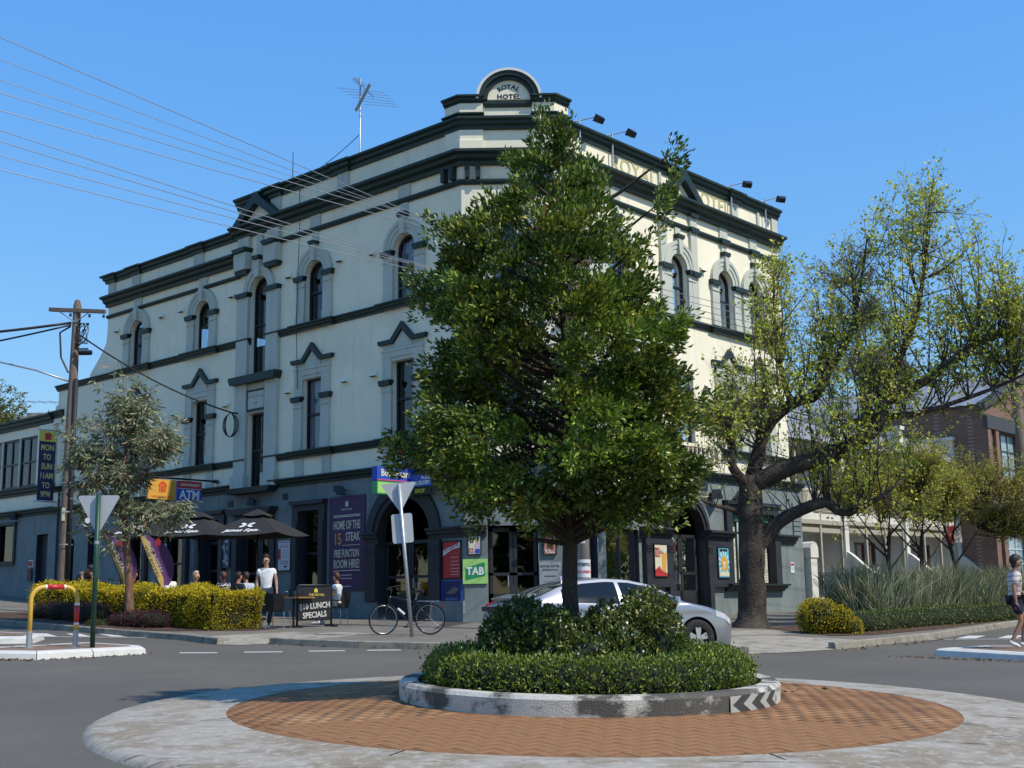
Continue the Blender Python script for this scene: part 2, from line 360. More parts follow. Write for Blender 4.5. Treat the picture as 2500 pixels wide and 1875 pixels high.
# ---- roundabout
RC = np.array([.78, 14.05]); RP, RB, RA = 2.06, 3.85, 5.25
def dome(r):   # height above the road at radius r
    return float(np.interp(r, [0, RP, RB, RA-.12, RA], [.24, .22, .12, .055, .0]))
def rp(r, a, dz=0.):
    x, y = RC[0]+r*math.cos(a), RC[1]+r*math.sin(a); return (x, y, gz(x, y)+dome(r)+dz)
round_root = empty('roundabout', (RC[0], RC[1], gz(*RC)), kind='structure')
M_APRON = mat('scuffed_painted_concrete', (.33, .30, .25), .85, .12, 6, .5, 90, c2=(.245, .205, .145), c2s=1.3, c2t=(.46, .56))
def paint_apron():
    m = MATS['scuffed_painted_concrete']; nt = m.node_tree; L = nt.links; b = nt.nodes['Principled BSDF']
    src = b.inputs['Base Color'].links[0].from_socket; tc = _n(nt, 'ShaderNodeTexCoord')
    mp = _n(nt, 'ShaderNodeMapping'); mp.inputs['Rotation'].default_value = (0, 0, R(35)); mp.inputs['Scale'].default_value = (.5, 4.5, 1); L.new(tc.outputs['Object'], mp.inputs[0])
    n1 = _n(nt, 'ShaderNodeTexNoise'); n1.inputs['Scale'].default_value = 2.0; n1.inputs['Detail'].default_value = 10; n1.inputs['Roughness'].default_value = .72; L.new(mp.outputs[0], n1.inputs['Vector'])
    r1 = _n(nt, 'ShaderNodeMapRange'); r1.inputs[1].default_value = .56; r1.inputs[2].default_value = .66; L.new(n1.outputs[0], r1.inputs[0])
    mx = _n(nt, 'ShaderNodeMix', data_type='RGBA'); L.new(r1.outputs[0], mx.inputs[0]); L.new(src, mx.inputs[6]); mx.inputs[7].default_value = (.05, .048, .05, 1)
    n2 = _n(nt, 'ShaderNodeTexNoise'); n2.inputs['Scale'].default_value = 9; n2.inputs['Detail'].default_value = 8; n2.inputs['Roughness'].default_value = .7; L.new(tc.outputs['Object'], n2.inputs['Vector'])
    r2_ = _n(nt, 'ShaderNodeMapRange'); r2_.inputs[1].default_value = .52; r2_.inputs[2].default_value = .60; r2_.inputs[4].default_value = .65; L.new(n2.outputs[0], r2_.inputs[0])
    m2 = _n(nt, 'ShaderNodeMix', data_type='RGBA'); L.new(r2_.outputs[0], m2.inputs[0]); L.new(mx.outputs[2], m2.inputs[6]); m2.inputs[7].default_value = (.42, .40, .36, 1); L.new(m2.outputs[2], b.inputs['Base Color'])
paint_apron()
NR = 96; cuts = [k*NR//8+5 for k in range(8)]
ap = MB(); rs = [RB+.0, RB+.5, RB+1.0, RA-.12, RA-.04, RA]
for k in range(NR):
    for r in rs: ap.v.append(rp(r, 2*math.pi*k/NR, .012 if r < RA-.2 else (.01 if r < RA-.01 else -.05)))
for k in range(NR):
    for j in range(len(rs)-1):
        a = k*len(rs)+j; b = ((k+1) % NR)*len(rs)+j; ap.f.append((a, a+1, b+1, b)); ap.m.append(0)
ap.build('apron', M_APRON, round_root, world=True, smooth=True)
jt = MB()
for k in cuts:
    a = 2*math.pi*k/NR; da = .012/RA
    jt.add([rp(RB, a-da*1.3, .0135), rp(RA-.1, a-da, .0135), rp(RA-.1, a+da, .0135), rp(RB, a+da*1.3, .0135)], [(0, 1, 2, 3)])
jt.build('apron_joint', M_BLACK, round_root, world=True)
bd = MB(); rs2 = [0, RP, 2.6, 3.2, RB+.01]
for k in range(NR):
    for r in rs2: bd.v.append(rp(r, 2*math.pi*k/NR, .0085))
for k in range(NR):
    for j in range(len(rs2)-1):
        a = k*len(rs2)+j; b = ((k+1) % NR)*len(rs2)+j; bd.f.append((a, a+1, b+1, b)); bd.m.append(0)
M_BED = mat('paving_bed', (.205, .098, .041), .95, .25, 8, .4, 80)
bd.build('paving_bed', M_BED, round_root, world=True)
M_BRICK = mat('clay_paver', (.235, .112, .046), .93, .2, 1.6, .3, 120, c2=(.31, .175, .082), c2s=.8, c2t=(.45, .66))
# herringbone pavers: the nearest 300 as objects, the rest joined
BL, BW, BH = .2300, .1142, .012
spots = []
def herring():
    u = .116; out = []
    for k in range(-42, 43):
        for l in range(-42, 43):
            # horizontal brick covering cells (x, y),(x+1, y) where (x - y) % 4 == 0 ; vertical covering (x, y),(x, y+1) where (x - y) % 4 == 2 shifted
            if (k-l) % 4 == 0: out.append(((k+1)*u, (l+.5)*u, 0.))
            if (k-l) % 4 == 3: out.append(((k+.5)*u, (l+1.)*u, math.pi/2))
    return out
ca, sa = math.cos(R(38)), math.sin(R(38))
for (x, y, a) in herring():
    X, Y = x*ca-y*sa, x*sa+y*ca; r = math.hypot(X, Y)
    if RP+.05 < r < RB-.085: spots.append((X, Y, a+R(38), r))
spots.sort(key=lambda q: (q[0]+RC[0])**2+(q[1]+RC[1])**2)
bm_ = MB(); bm_.hexa([(-BL/2, -BW/2, -.03), (BL/2, -BW/2, -.03), (BL/2, BW/2, -.03), (-BL/2, BW/2, -.03), (-BL/2+.002, -BW/2+.002, BH), (BL/2-.002, -BW/2+.002, BH), (BL/2-.002, BW/2-.002, BH), (-BL/2+.002, BW/2-.002, BH)])
bme = bpy.data.meshes.new('brick'); bme.from_pydata(bm_.v, [], bm_.f); bme.materials.append(M_BRICK)
restV, restF = [], []; bv = np.array(bm_.v); bf = np.array(bm_.f)
def brick_mx(X, Y, a, r):
    x, y = RC[0]+X, RC[1]+Y; e = .05; h = lambda xx, yy: gz(xx, yy)+dome(math.hypot(xx-RC[0], yy-RC[1]))
    n = Vector((-(h(x+e, y)-h(x-e, y))/(2*e), -(h(x, y+e)-h(x, y-e))/(2*e), 1)).normalized(); dx = Vector((math.cos(a), math.sin(a), 0)); dx = (dx-n*dx.dot(n)).normalized(); dy = n.cross(dx)
    z = h(x, y)+random.uniform(-.0012, .0012)
    return Matrix(((dx.x, dy.x, n.x, x), (dx.y, dy.y, n.y, y), (dx.z, dy.z, n.z, z), (0, 0, 0, 1)))
T0 = Matrix.Translation(-round_root.location)
for i, (X, Y, a, r) in enumerate(spots):
    mx = brick_mx(X, Y, a, r)
    if i < 300:
        o = bpy.data.objects.new('brick', bme); COL.objects.link(o); o.parent = round_root; o.matrix_local = T0 @ mx
    else:
        W = bv @ np.array(mx.to_3x3()).T + np.array(mx.translation); restF.append(bf+len(restV)*8); restV.append(W)
rest = arr_mesh('brick_paving', np.concatenate(restV), np.concatenate(restF), M_BRICK, round_root); rest.location = -round_root.location; tag(rest, kind='stuff')
# ---- planter wall
M_PLANT = mat('peeling_white_concrete', (.52, .50, .44), .88, .15, 6, .6, 60, c2=(.085, .08, .068), c2s=1.5, c2t=(.47, .55), stretch=(1, 1, 1.6))
pw = MB(); prof = [(RP-.01, -.02), (RP, .17), (RP-.03, .205), (RP-.20, .205), (RP-.22, .05)]
for k in range(NR):
    a = 2*math.pi*k/NR
    for r, z in prof:
        x, y = RC[0]+r*math.cos(a), RC[1]+r*math.sin(a); pw.v.append((x, y, gz(x, y)+.215+z))
for k in range(NR):
    for j in range(len(prof)-1):
        a = k*5+j; b = ((k+1) % NR)*5+j; pw.f.append((a, b, b+1, a+1)); pw.m.append(0)
planter = tag(empty('planter_wall', (RC[0], RC[1], gz(*RC)+.2)), 'low round planter wall of peeling white painted concrete in the roundabout', 'planter')
autosmooth(pw.build('wall_ring', M_PLANT, planter, world=True))
# chevron plate on the wall (right front)
M_CHW = flat('chevron_white', (.36, .35, .32), .5); M_CHB = flat('chevron_black', (.045, .043, .042), .5)
def wallp(a, z, o): x, y = RC[0]+(RP+o)*math.cos(a), RC[1]+(RP+o)*math.sin(a); return (x, y, gz(x, y)+.215+z)
a0, a1 = R(-52), R(-27)
cv = MB(); n = 10
for k in range(n): cv.add([wallp(a0+(a1-a0)*k/n, .005, .012), wallp(a0+(a1-a0)*(k+1)/n, .005, .012), wallp(a0+(a1-a0)*(k+1)/n, .165, .012), wallp(a0+(a1-a0)*k/n, .165, .012)], [(0, 1, 2, 3)])
plate = cv.build('chevron_plate', M_CHW, planter, world=True)
cb = MB(); s_ = (a1-a0)/5
for k in (0, 1, 2):
    b0 = a0+s_*(.2+1.75*k)*.95
    for sg in (0, 1):
        z0, z1 = (.085, .165) if sg else (.085, .005)
        n = 3
        for q in range(n):
            f0, f1 = q/n, (q+1)/n
            cb.add([wallp(b0+s_*.75*f0, z0+(z1-z0)*f0, .016), wallp(b0+s_*.75*f1, z0+(z1-z0)*f1, .016), wallp(b0+s_*(.85+.75*f1), z0+(z1-z0)*f1, .016), wallp(b0+s_*(.85+.75*f0), z0+(z1-z0)*f0, .016)], [(0, 1, 2, 3)])
cb.build('chevron', M_CHB, planter, world=True)
# ---- splitter islands
M_ISL = mat('brown_island_infill', (.20, .13, .085), .9, .2, 6, .3, 80, c2=(.13, .10, .08), c2s=2)
M_ISLW = mat('white_island_kerb', (.55, .54, .50), .8, .08, 4, .2, 60, c2=(.45, .44, .41), c2s=2.5, c2t=(.6, .7))
def island(name, P, label=None):
    root = empty(name, (P[0][0], P[0][1], gz(*P[0])), kind='structure'); P = [np.array(p) for p in P]; n = len(P); cen = sum(P)/n
    inn = []
    for i in range(n):
        a, b, c = P[i-1], P[i], P[(i+1) % n]; d1 = (b-a)/np.linalg.norm(b-a); d2_ = (c-b)/np.linalg.norm(c-b)
        n1_ = np.array([-d1[1], d1[0]]); n2_ = np.array([-d2_[1], d2_[0]])
        if n1_@(cen-b) < 0: n1_ = -n1_
        if n2_@(cen-b) < 0: n2_ = -n2_
        m_ = n1_+n2_; m_ = m_/np.linalg.norm(m_); inn.append((m_, max(.35, m_@n1_)))
    off = lambda i, d: P[i]+inn[i][0]*d/inn[i][1]
    for i in range(n):
        j = (i+1) % n; L = np.linalg.norm(P[j]-P[i]); k = max(1, round(L/.95))
        for q in range(k):
            f0, f1 = (q+.008)/k, (q+1-.008)/k; mb = MB(); PP = []
            for d, z in ((0, -.03), (.03, .10), (.09, .135), (.27, .14), (.27, -.03)):
                for f in (f0, f1): w = off(i, d)*(1-f)+off(j, d)*f; PP.append((w[0], w[1], gz(*w)+z))
            mb.add(PP, [(0, 1, 3, 2), (2, 3, 5, 4), (4, 5, 7, 6), (6, 7, 9, 8), (0, 2, 4, 6, 8), (1, 9, 7, 5, 3)]); mb.build('kerb_stone', M_ISLW, root, world=True)
    mb = MB(); Q = [off(i, .26) for i in range(n)]; mb.add([(q[0], q[1], gz(*q)+.134) for q in Q]+[(*(sum(Q)/n), gz(*(sum(Q)/n))+.137)], [(i, (i+1) % n, n) for i in range(n)]); mb.build('infill', M_ISL, root, world=True)
island('splitter_island', [(-10.2, 22.35), (-8.35, 22.3), (-6.92, 24.0), (-7.15, 24.5), (-8.5, 25.35), (-9.6, 23.6)])
island('splitter_island', [(-10.1, 26.75), (-10.4, 28.2), (-14.5, 29.8), (-15.5, 27.0), (-12, 26.0)])
island('splitter_island', [(7.75, 23.85), (8.9, 22.35), (13.5, 21.6), (14.0, 24.2), (9.0, 24.75)])
# ---- painted markings
M_LINE = mat('road_paint', (.55, .54, .51), .7, .1, 8, .1, 100, c2=(.45, .45, .44), c2s=6, c2t=(.58, .7))
def mark(P, name, label, cat='road marking', group=None, dz=.006):
    P = [np.array(p, float) for p in P]; c = sum(P)/len(P); mb = MB(); mb.add([(p[0]-c[0], p[1]-c[1], gz(*p)+dz-gz(*c)) for p in P], [tuple(range(len(P)))])
    return tag(mb.build(name, M_LINE, loc=(c[0], c[1], gz(*c))), label, cat, group)
ordw = ['leftmost', 'second from left', 'third from left', 'rightmost']
for i, (a, b) in enumerate([((-6.40, 24.33), (-5.70, 24.42)), ((-5.23, 24.62), (-4.52, 24.76)), ((-4.05, 24.98), (-3.36, 25.14)), ((-2.94, 25.27), (-2.28, 25.36))]):
    a, b = np.array(a), np.array(b); d = (b-a)/np.linalg.norm(b-a); nn = np.array([-d[1], d[0]])*.11
    mark([a-nn, b-nn*.9, b+nn, a+nn*1.1], 'give_way_dash', f'white painted give way dash on the road, {ordw[i]} of the four', group='dashed give way line')
for i in range(5):   # crossing bars left
    x, y = -11.6+i*.75, 29.2+i*.12
    mark([(x, y), (x+.32, y+.02), (x-.35, y+1.15), (x-.68, y+1.1)], 'crossing_bar', 'short white painted bar of the raised crossing behind the left islands, %s' % ['leftmost', 'second from left', 'middle one', 'second from right', 'rightmost'][i], group='painted crossing bars on the left')
mark([(-12.4, 28.75), (-8.1, 29.35), (-8.1, 29.5), (-12.4, 28.9)], 'edge_line', 'thin white painted line below the crossing bars behind the yellow rail')
for i in range(4):
    x, y = 10.15+i*1.0, 29.5+i*.14
    mark([(x, y), (x+.45, y+.03), (x+1.15, y+1.25), (x+.7, y+1.2)], 'crossing_bar', 'slanted white painted bar on the road near the walking man, %s' % ['leftmost', 'second from left', 'third from left', 'rightmost'][i], group='painted crossing bars on the right')
mark([(9.25, 29.05), (14.5, 29.55), (14.5, 29.68), (9.25, 29.17)], 'edge_line', 'thin white painted line on the road behind the right island')
mk = MB(); mk.add([(math.cos(k*math.pi/8)*.42, math.sin(k*math.pi/8)*.30, 0) for k in range(16)], [tuple(range(16))])
M_PATCH = mat('patch_concrete', (.20, .18, .15), .9, .25, 8)
tag(mk.build('road_patch', M_PATCH, loc=(-4.0, 16.9, gz(-4.0, 16.9)+.006)), 'small pale repair patch in the asphalt in the tree shadow', 'road patch')
# mulch bed under the hedge and under the right hand planting
M_MULCH = mat('bark_mulch', (.07, .036, .021), .95, .45, 22, .9, 45, c2=(.16, .10, .06), c2s=14, c2t=(.5, .6), dist=.05)
def bed(P, name, dz=.15, m=M_MULCH):
    Q = resample(P+[P[0]], .8)[:-1]; c = sum(Q)/len(Q); n = len(Q); mb = MB()
    mb.add([(q[0], q[1], gz(*q)+dz) for q in Q]+[(c[0]*.5+q[0]*.5, c[1]*.5+q[1]*.5, gz(*(c*.5+q*.5))+dz+.05) for q in Q]+[(c[0], c[1], gz(*c)+dz+.05)], [(i, (i+1) % n, n+(i+1) % n, n+i) for i in range(n)]+[(n+i, n+(i+1) % n, 2*n) for i in range(n)])
    return tag(mb.build(name, m, smooth=True), kind='structure')
fl = lambda t, o: C1+D1*t+N1*o
bed([fl(12.5, 8.95), fl(1.9, 8.95), fl(1.1, 8.6), fl(.2, 6.9), fl(.5, 6.2), fl(12.5, 6.1)], 'garden_bed')
bed([np.array(p) for p in [(6.1, 31.6), (6.9, 27.9), (8.0, 28.4), (10.4, 31.2), (13.6, 35.8), (17.5, 40.8), (15.9, 42.2), (11.5, 37.0)]], 'garden_bed')
pb = MB(); n = 40
pb.add([(RC[0]+(RP-.2)*math.cos(2*math.pi*k/n), RC[1]+(RP-.2)*math.sin(2*math.pi*k/n), gz(RC[0]+(RP-.2)*math.cos(2*math.pi*k/n), RC[1]+(RP-.2)*math.sin(2*math.pi*k/n))+.36) for k in range(n)]+[(RC[0], RC[1], gz(*RC)+.5)], [(k, (k+1) % n, n) for k in range(n)])
pb.build('soil', M_MULCH, planter, world=True)

# dry leaves gathered in the gutters and round the islands
LP = []
for (x0, y0, x1, y1, n) in ((7.0, 23.4, 8.9, 22.1, 130), (-10, 22.05, -8.2, 22.15, 130), (-8.2, 22.1, -6.8, 24.0, 60), (-5, 26.95, -.7, 25.1, 70), (6.5, 25.3, 9.8, 29.2, 90), (2.2, 12.6, 3.6, 15.5, 25)):
    f = RNG.uniform(size=n); LP.append(np.column_stack([x0+(x1-x0)*f+RNG.normal(size=n)*.10, y0+(y1-y0)*f+RNG.normal(size=n)*.10]))
LP = np.concatenate(LP); LZ = np.array([gz(x, y)+.012+(dome(math.hypot(x-RC[0], y-RC[1])) if math.hypot(x-RC[0], y-RC[1]) < RA else 0) for x, y in LP])
_d = RNG.normal(size=(len(LP), 3)); _d[:, 2] *= .15; _up = np.tile([0, 0, 1.], (len(LP), 1))+RNG.normal(size=(len(LP), 3))*.3
tag(leaf_mesh('leaf_litter', np.column_stack([LP, LZ]), _d, RNG.uniform(.04, .09, len(LP)), mat('dry_leaf', (.2, .1, .05), .9, 0, attr='col'), np.array([(.17, .09, .045), (.24, .15, .08), (.10, .06, .035)])[RNG.integers(0, 3, len(LP))], None, .6, up=_up), 'dry brown leaves gathered in the gutters and by the islands', 'leaves', kind='stuff')
# ================================================================ HOTEL
g1 = lambda t, o=0.: gz(*FL.xy(t, o))+.14
g2 = lambda t, o=0.: gz(*FRR.xy(t, o))+.14
G0 = gz(*C1)+.14
hotel = tag(empty('hotel', (C1[0], C1[1], G0)), 'three storey cream corner hotel with dark green cornices and rounded corner pediment', 'hotel')
annexe = tag(empty('hotel_annexe', (*FL.xy(23.3), g1(23.3))), 'lower cream annexe with black framed strip windows at the left of the hotel', 'building')
def hb(mb, name, m, parent=hotel, **k): return mb.build(name, m, parent, world=True, **k)
def sub(parent_part, mb, name, m, **k):   # child of a hotel part whose own location is already -root
    o = mb.build(name, m, parent_part, **k); return o
Z_PAR, Z_COR, Z_STR, Z_B, Z_C, Z_G = 15.78, 14.72, 13.89, 10.70, 6.55, 5.72
Z_PARL, Z_CORL, Z_STRL = 14.66, 13.76, 13.05
# ---- openings: (frame, centre, half width, bottom, top/spring, arched)
UP = []    # upper windows: dict
def U(fr, tc, hw, z0, zs, arched, curt=None, **k): UP.append(dict(fr=fr, tc=tc, hw=hw, z0=z0, zs=zs, arched=arched, curt=curt, **k))
for tc, cu in ((2.40, 1), (6.67, None)): U(FL, tc, .47, Z_B, 12.30, True, cu, top=Z_STR-.15)
for tc, cu in ((12.97, None), (17.29, 1)): U(FL, tc, .47, Z_B, 12.03, True, cu, top=Z_STRL-.1)
for tc, cu in ((2.46, 2), (6.72, 1), (12.97, 2), (17.29, 2)): U(FL, tc, .48, Z_C, 8.88, False, cu)
for tc in (.95, 2.85, 8.98, 10.92): U(FRR, tc, .47, Z_B, 12.30, True, 2, top=Z_STR-.15)
U(FRR, 6.2, .47, Z_B, 12.35, True, 2, top=Z_STR-.15)
for tc in (.95, 2.85, 8.98, 10.92): U(FRR, tc, .48, Z_C, 8.88, False, 2)
U(FRR, 6.2, .62, Z_C-.6, 8.9, False, None, plain=True)
U(FC, 1.38, .47, Z_B, 12.30, True, 2, top=Z_STR-.15); U(FC, 1.38, .48, Z_C, 8.88, False, 2)
STAIR = 9.62
def opening(d): return arch(d['tc'], d['hw'], d['z0'], d['zs']) if d['arched'] else rect(d['tc']-d['hw'], d['tc']+d['hw'], d['z0'], d['zs'])
# ---- upper walls
st_a, st_b = arch(STAIR, .5, 9.35, 12.29), rect(STAIR-.5, STAIR+.5, 5.56, 8.08)
outl = [(0, 5.5), (0, 15.6), (10.95, 15.6)]
outl += [(11.0, 15.2), (11.15, 14.85), (11.2, 14.5), (19.5, 14.5), (19.5, 12.4)]
outl += [(19.55, 12.0), (19.78, 11.68), (20.25, 11.25), (20.55, 11.0), (20.7, 10.85), (20.7, 10.6), (23.1, 10.6), (23.1, 5.5)]
mb = FL.wall(MB(), outl, [opening(d) for d in UP if d['fr'] is FL]+[st_a, st_b], depth=.26)
wallL = hb(mb, 'wall', M_CREAM)
mb = FC.wall(MB(), [(0, 5.5), (0, 16.2), (2.75, 16.2), (2.75, 5.5)], [opening(d) for d in UP if d['fr'] is FC], depth=.26); hb(mb, 'wall', M_CREAM)
mb = FRR.wall(MB(), [(0, 5.5), (0, 15.6), (12.75, 15.6), (12.75, 5.5)], [opening(d) for d in UP if d['fr'] is FRR], depth=.26); hb(mb, 'wall', M_CREAM)
# ---- ground floor walls with door and window openings
arch_door = arch(2.46, 1.12, g1(2.4)-.3, 3.62, 16)
GL = [arch_door, rect(6.25, 7.27, 1.95, 4.62), rect(8.75, 10.55, 1.2, 4.45), rect(11.55, 12.65, 1.5, 4.6), rect(13.7, 14.9, 1.9, 4.5), rect(16.3, 17.4, 1.6, 4.5), rect(19.4, 20.3, 2.6, 4.6), rect(21.35, 21.75, 2.7, 4.4)]
GB = lambda t: g1(t)-.4
mb = FL.wall(MB(), [(0, .5), (0, 5.5), (23.1, 5.5), (23.1, .5)], GL, depth=.3, mr=1); hb(mb, 'ground_floor_wall', [M_GWALL, M_GDARK])
mb = FC.wall(MB(), [(0, .5), (0, 5.5), (2.75, 5.5), (2.75, .5)], [rect(.66, 2.06, .8, 3.78)], depth=.3, mr=1); hb(mb, 'ground_floor_wall', [M_GWALL, M_GDARK])
rdoor = arch(6.1, .95, .8, 3.72, 16)
GR = [rect(.35, 1.55, .8, 3.75), rect(1.95, 3.55, 2.0, 3.75), rdoor, rect(8.62, 11.3, 2.15, 4.5)]
mb = FRR.wall(MB(), [(0, .5), (0, 5.5), (13.4, 5.5), (13.4, .5)], GR, depth=.3, mr=1); hb(mb, 'ground_floor_wall', [M_GWALL, M_GDARK])
# ---- shell: side walls, roof, floors, back so that rooms are dark
sh = MB()
P = [C1-N1*.3, C2-N2*.3, FRR.xy(12.74, -.01), FRR.xy(12.74)+D1*25.2, FL.xy(23.05, -14.2), FL.xy(23.05, -.01)]
for a, b in ((2, 3), (3, 4), (4, 5)):
    top = 13.8 if a != 4 else 10.5
    sh.add([(*P[a], .5), (*P[b], .5), (*P[b], top), (*P[a], top)], [(0, 1, 2, 3)])
hb(sh, 'side_wall', M_CREAM)
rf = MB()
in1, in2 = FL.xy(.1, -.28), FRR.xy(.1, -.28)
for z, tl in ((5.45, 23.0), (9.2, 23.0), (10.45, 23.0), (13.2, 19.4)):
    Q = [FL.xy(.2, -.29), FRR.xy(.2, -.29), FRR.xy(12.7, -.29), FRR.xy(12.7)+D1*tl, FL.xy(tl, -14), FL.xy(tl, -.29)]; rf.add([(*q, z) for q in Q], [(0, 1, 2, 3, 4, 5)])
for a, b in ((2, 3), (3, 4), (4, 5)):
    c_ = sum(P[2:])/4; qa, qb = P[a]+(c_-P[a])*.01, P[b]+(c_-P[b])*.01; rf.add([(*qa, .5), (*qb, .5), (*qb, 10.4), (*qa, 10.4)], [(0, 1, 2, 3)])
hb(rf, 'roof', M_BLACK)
pr = MB()   # back faces of the parapets
for a, b, z in ((FL.xy(19.4, -.3), FL.xy(0, -.3), 14.4), (FL.xy(0, -.3), FRR.xy(0, -.3), 15.5), (FRR.xy(0, -.3), FRR.xy(12.7, -.3), 15.5)):
    pr.add([(*a, 13.0), (*b, 13.0), (*b, z), (*a, z)], [(0, 1, 2, 3)])
hb(pr, 'parapet_back', M_CREAM)
sc_end = MB()   # thickness of the scroll end and of the stepped left end
prev = None
for t, z in outl[7:]:
    q = [FL.p(t, 0, z), FL.p(t, -.35, z)]
    if prev: sc_end.add([prev[0], prev[1], q[1], q[0]], [(0, 1, 2, 3)])
    prev = q
for t0, t1, z in ((0, 10.95, 15.6),): sc_end.add([FL.p(t0, 0, z), FL.p(t0, -.35, z), FL.p(t1, -.35, z), FL.p(t1, 0, z)], [(0, 1, 2, 3)])
prev = None
for t, z in outl[2:7]:
    q = [FL.p(t, 0, z), FL.p(t, -.35, z)]
    if prev: sc_end.add([prev[0], prev[1], q[1], q[0]], [(0, 1, 2, 3)])
    prev = q
hb(sc_end, 'parapet_end', M_TRIM)
# ---- windows: surround, capitals, sash, pane, curtain
def window(d):
    fr, tc, hw, z0, zs = d['fr'], d['tc'], d['hw'], d['z0'], d['zs']; ar = d['arched']
    s = MB(); c = MB(); ow = .89 if not d.get('plain') else hw+.2
    zc = zs-.12 if ar else z0+1.62
    if not d.get('plain'):
        for sg in (-1, 1):
            t0, t1 = sorted((tc+sg*hw, tc+sg*ow)); fr.box(s, t0, t1, 0, .09, z0, zc-.02)
            fr.box(s, t0-.0, t1+.0, .09, .115, z0, z0+.32); fr.box(s, t0-.015, t1+.015, .0, .12, zc-.22, zc-.185)
            a, b = sorted((tc+sg*(hw-.02), tc+sg*(ow+.09)))
            fr.prism(c, [(a+.04, zc-.02), (a, zc+.11), (a, zc+.15), (b, zc+.15), (b, zc+.11), (b-.04, zc-.02)], -.02, .17)
            if not ar: fr.box(s, t0, t1, 0, .075, zc+.15, zs+.30)
    if ar:
        n = 14; A = [math.pi*k/n for k in range(n+1)]; al = lambda r: [(tc-r*math.cos(a), zs+.03+r*math.sin(a)) for a in A]
        fr.ring(s, al(hw), al(hw+.16), 0, .06); fr.ring(s, al(hw+.16), al(hw+.30), 0, .085); fr.ring(s, al(hw+.30), al(ow), 0, .115)
        fr.prism(s, [(tc-.08, zs+hw-.02), (tc-.13, zs+ow+.1), (tc+.13, zs+ow+.1), (tc+.08, zs+hw-.02)], 0, .17)
        if d['top'] > zs+ow+.2:
            fr.box(s, tc-.15, tc+.15, 0, .05, zs+ow+.24, d['top'])
            a, b = tc-.2, tc+.2; fr.prism(c, [(a+.04, zs+ow+.10), (a, zs+ow+.2), (a, zs+ow+.24), (b, zs+ow+.24), (b, zs+ow+.2), (b-.04, zs+ow+.1)], 0, .2)
    elif not d.get('plain'):
        fr.box(s, tc-ow+.004, tc+ow-.004, 0, .081, zs+.12, zs+.298); fr.box(s, tc-hw, tc+hw, 0, .05, zs, zs+.12)
        fr.box(s, tc-ow-.02, tc+ow+.02, 0, .10, zs+.30, zs+.37)
        # dark zigzag pediment
        zb = 9.42; th = .17
        lo = [(tc-ow-.13, zb), (tc-.40, zb), (tc, zb+.40), (tc+.40, zb), (tc+ow+.13, zb)]
        hi = [(tc-ow-.17, zb+.13), (tc-.49, zb+.13), (tc, zb+.63), (tc+.49, zb+.13), (tc+ow+.17, zb+.13)]
        pd = MB(); fr.ring(pd, lo, hi, 0, .13); hb(pd, 'pediment', M_DARK)
        fr.prism(s, [(tc-.40, zs+.37), (tc-.38, zb), (tc, zb+.38), (tc+.38, zb), (tc+.40, zs+.37)], 0, .05)
        fr.box(s, tc-ow, tc+ow, 0, .02, zs+.37, zb)
    so = hb(s, 'window_surround', M_TRIM)
    if c.v: sub(so, c, 'capital', M_DARK, split=True)
    sash(fr, opening(d), tc, hw, z0, zs, ar, d['curt'])
def inset(poly, d, tc, zmid):
    out = []
    for t, z in poly: out.append((t+(d if t < tc-1e-6 else (-d if t > tc+1e-6 else 0)), z))
    z0 = min(z for _, z in poly); z1 = max(z for _, z in poly)
    return [(t, z0+d+(z-z0)*(z1-z0-2*d)/(z1-z0)) for t, z in out]
def sash(fr, op, tc, hw, z0, zs, ar, curt, parent=hotel, m=None, o=-.15, mid=.5):
    w = MB(); inn = inset(op, .065, tc, 0); fr.ring(w, inn+[inn[0]], op+[op[0]], o-.08, o)
    zt = max(z for _, z in op); zm = z0+(zt-z0)*mid
    fr.box(w, tc-hw+.06, tc+hw-.06, o-.06, o+.01, zm-.035, zm+.035)
    wo = hb(w, 'window', m or M_FRAME, parent)
    p = MB(); fr.face(p, inn, o-.05); sub(wo, p, 'pane', M_GLASS)
    if curt:
        q = MB(); n = 16
        for k in range(n):
            for side in (0, 1):
                pass
        # gathered curtain: a wavy sheet
        ts = np.linspace(tc-hw+.02, tc+hw-.02 if curt == 1 else tc-.05, 25); zz0, zz1 = z0+.1, (zs if ar else zs-.02)
        P_ = [fr.p(t, o-.10+.018*math.sin(k*1.9), zz) for k, t in enumerate(ts) for zz in (zz0, zz1+ (hw*.6 if ar else 0))]
        q.add(P_, [(2*k, 2*k+1, 2*k+3, 2*k+2) for k in range(24)]); sub(wo, q, 'curtain', M_CURT if curt == 1 else M_CURT2)
for d in UP: window(d)
# ---- stair bay
s = MB()
for a, b in ((8.47, 9.1), (10.14, 10.77)):
    FL.box(s, a, b, 0, .14, 5.55, 12.15)
    FL.box(s, a-.05, b+.05, 0, .22, 5.55, 6.0); FL.box(s, a, b, 0, .16, 13.2, 14.3)
n = 14; A_ = [math.pi*k/n for k in range(n+1)]; al = lambda r: [(STAIR-r*math.cos(a), 12.32+r*math.sin(a)) for a in A_]
FL.ring(s, al(.5), al(.66), 0, .08); FL.ring(s, al(.66), al(.84), 0, .12)
FL.prism(s, [(STAIR-.1, 12.75), (STAIR-.15, 13.35), (STAIR+.15, 13.35), (STAIR+.1, 12.75)], 0, .2)
FL.box(s, STAIR-.16, STAIR+.16, 0, .08, 13.5, 14.3); FL.box(s, 9.1, 10.14, 0, .05, 8.08, 9.1)
for a, b in ((8.47, 9.1), (10.14, 10.77)):   # swelling console brackets under the cornice
    FL.prism(s, [(a-.04, 13.72), (b+.04, 13.72), (b, 13.12), (a, 13.12)], .0, .30)
bay = hb(s, 'stair_bay', M_TRIM)
c = MB()
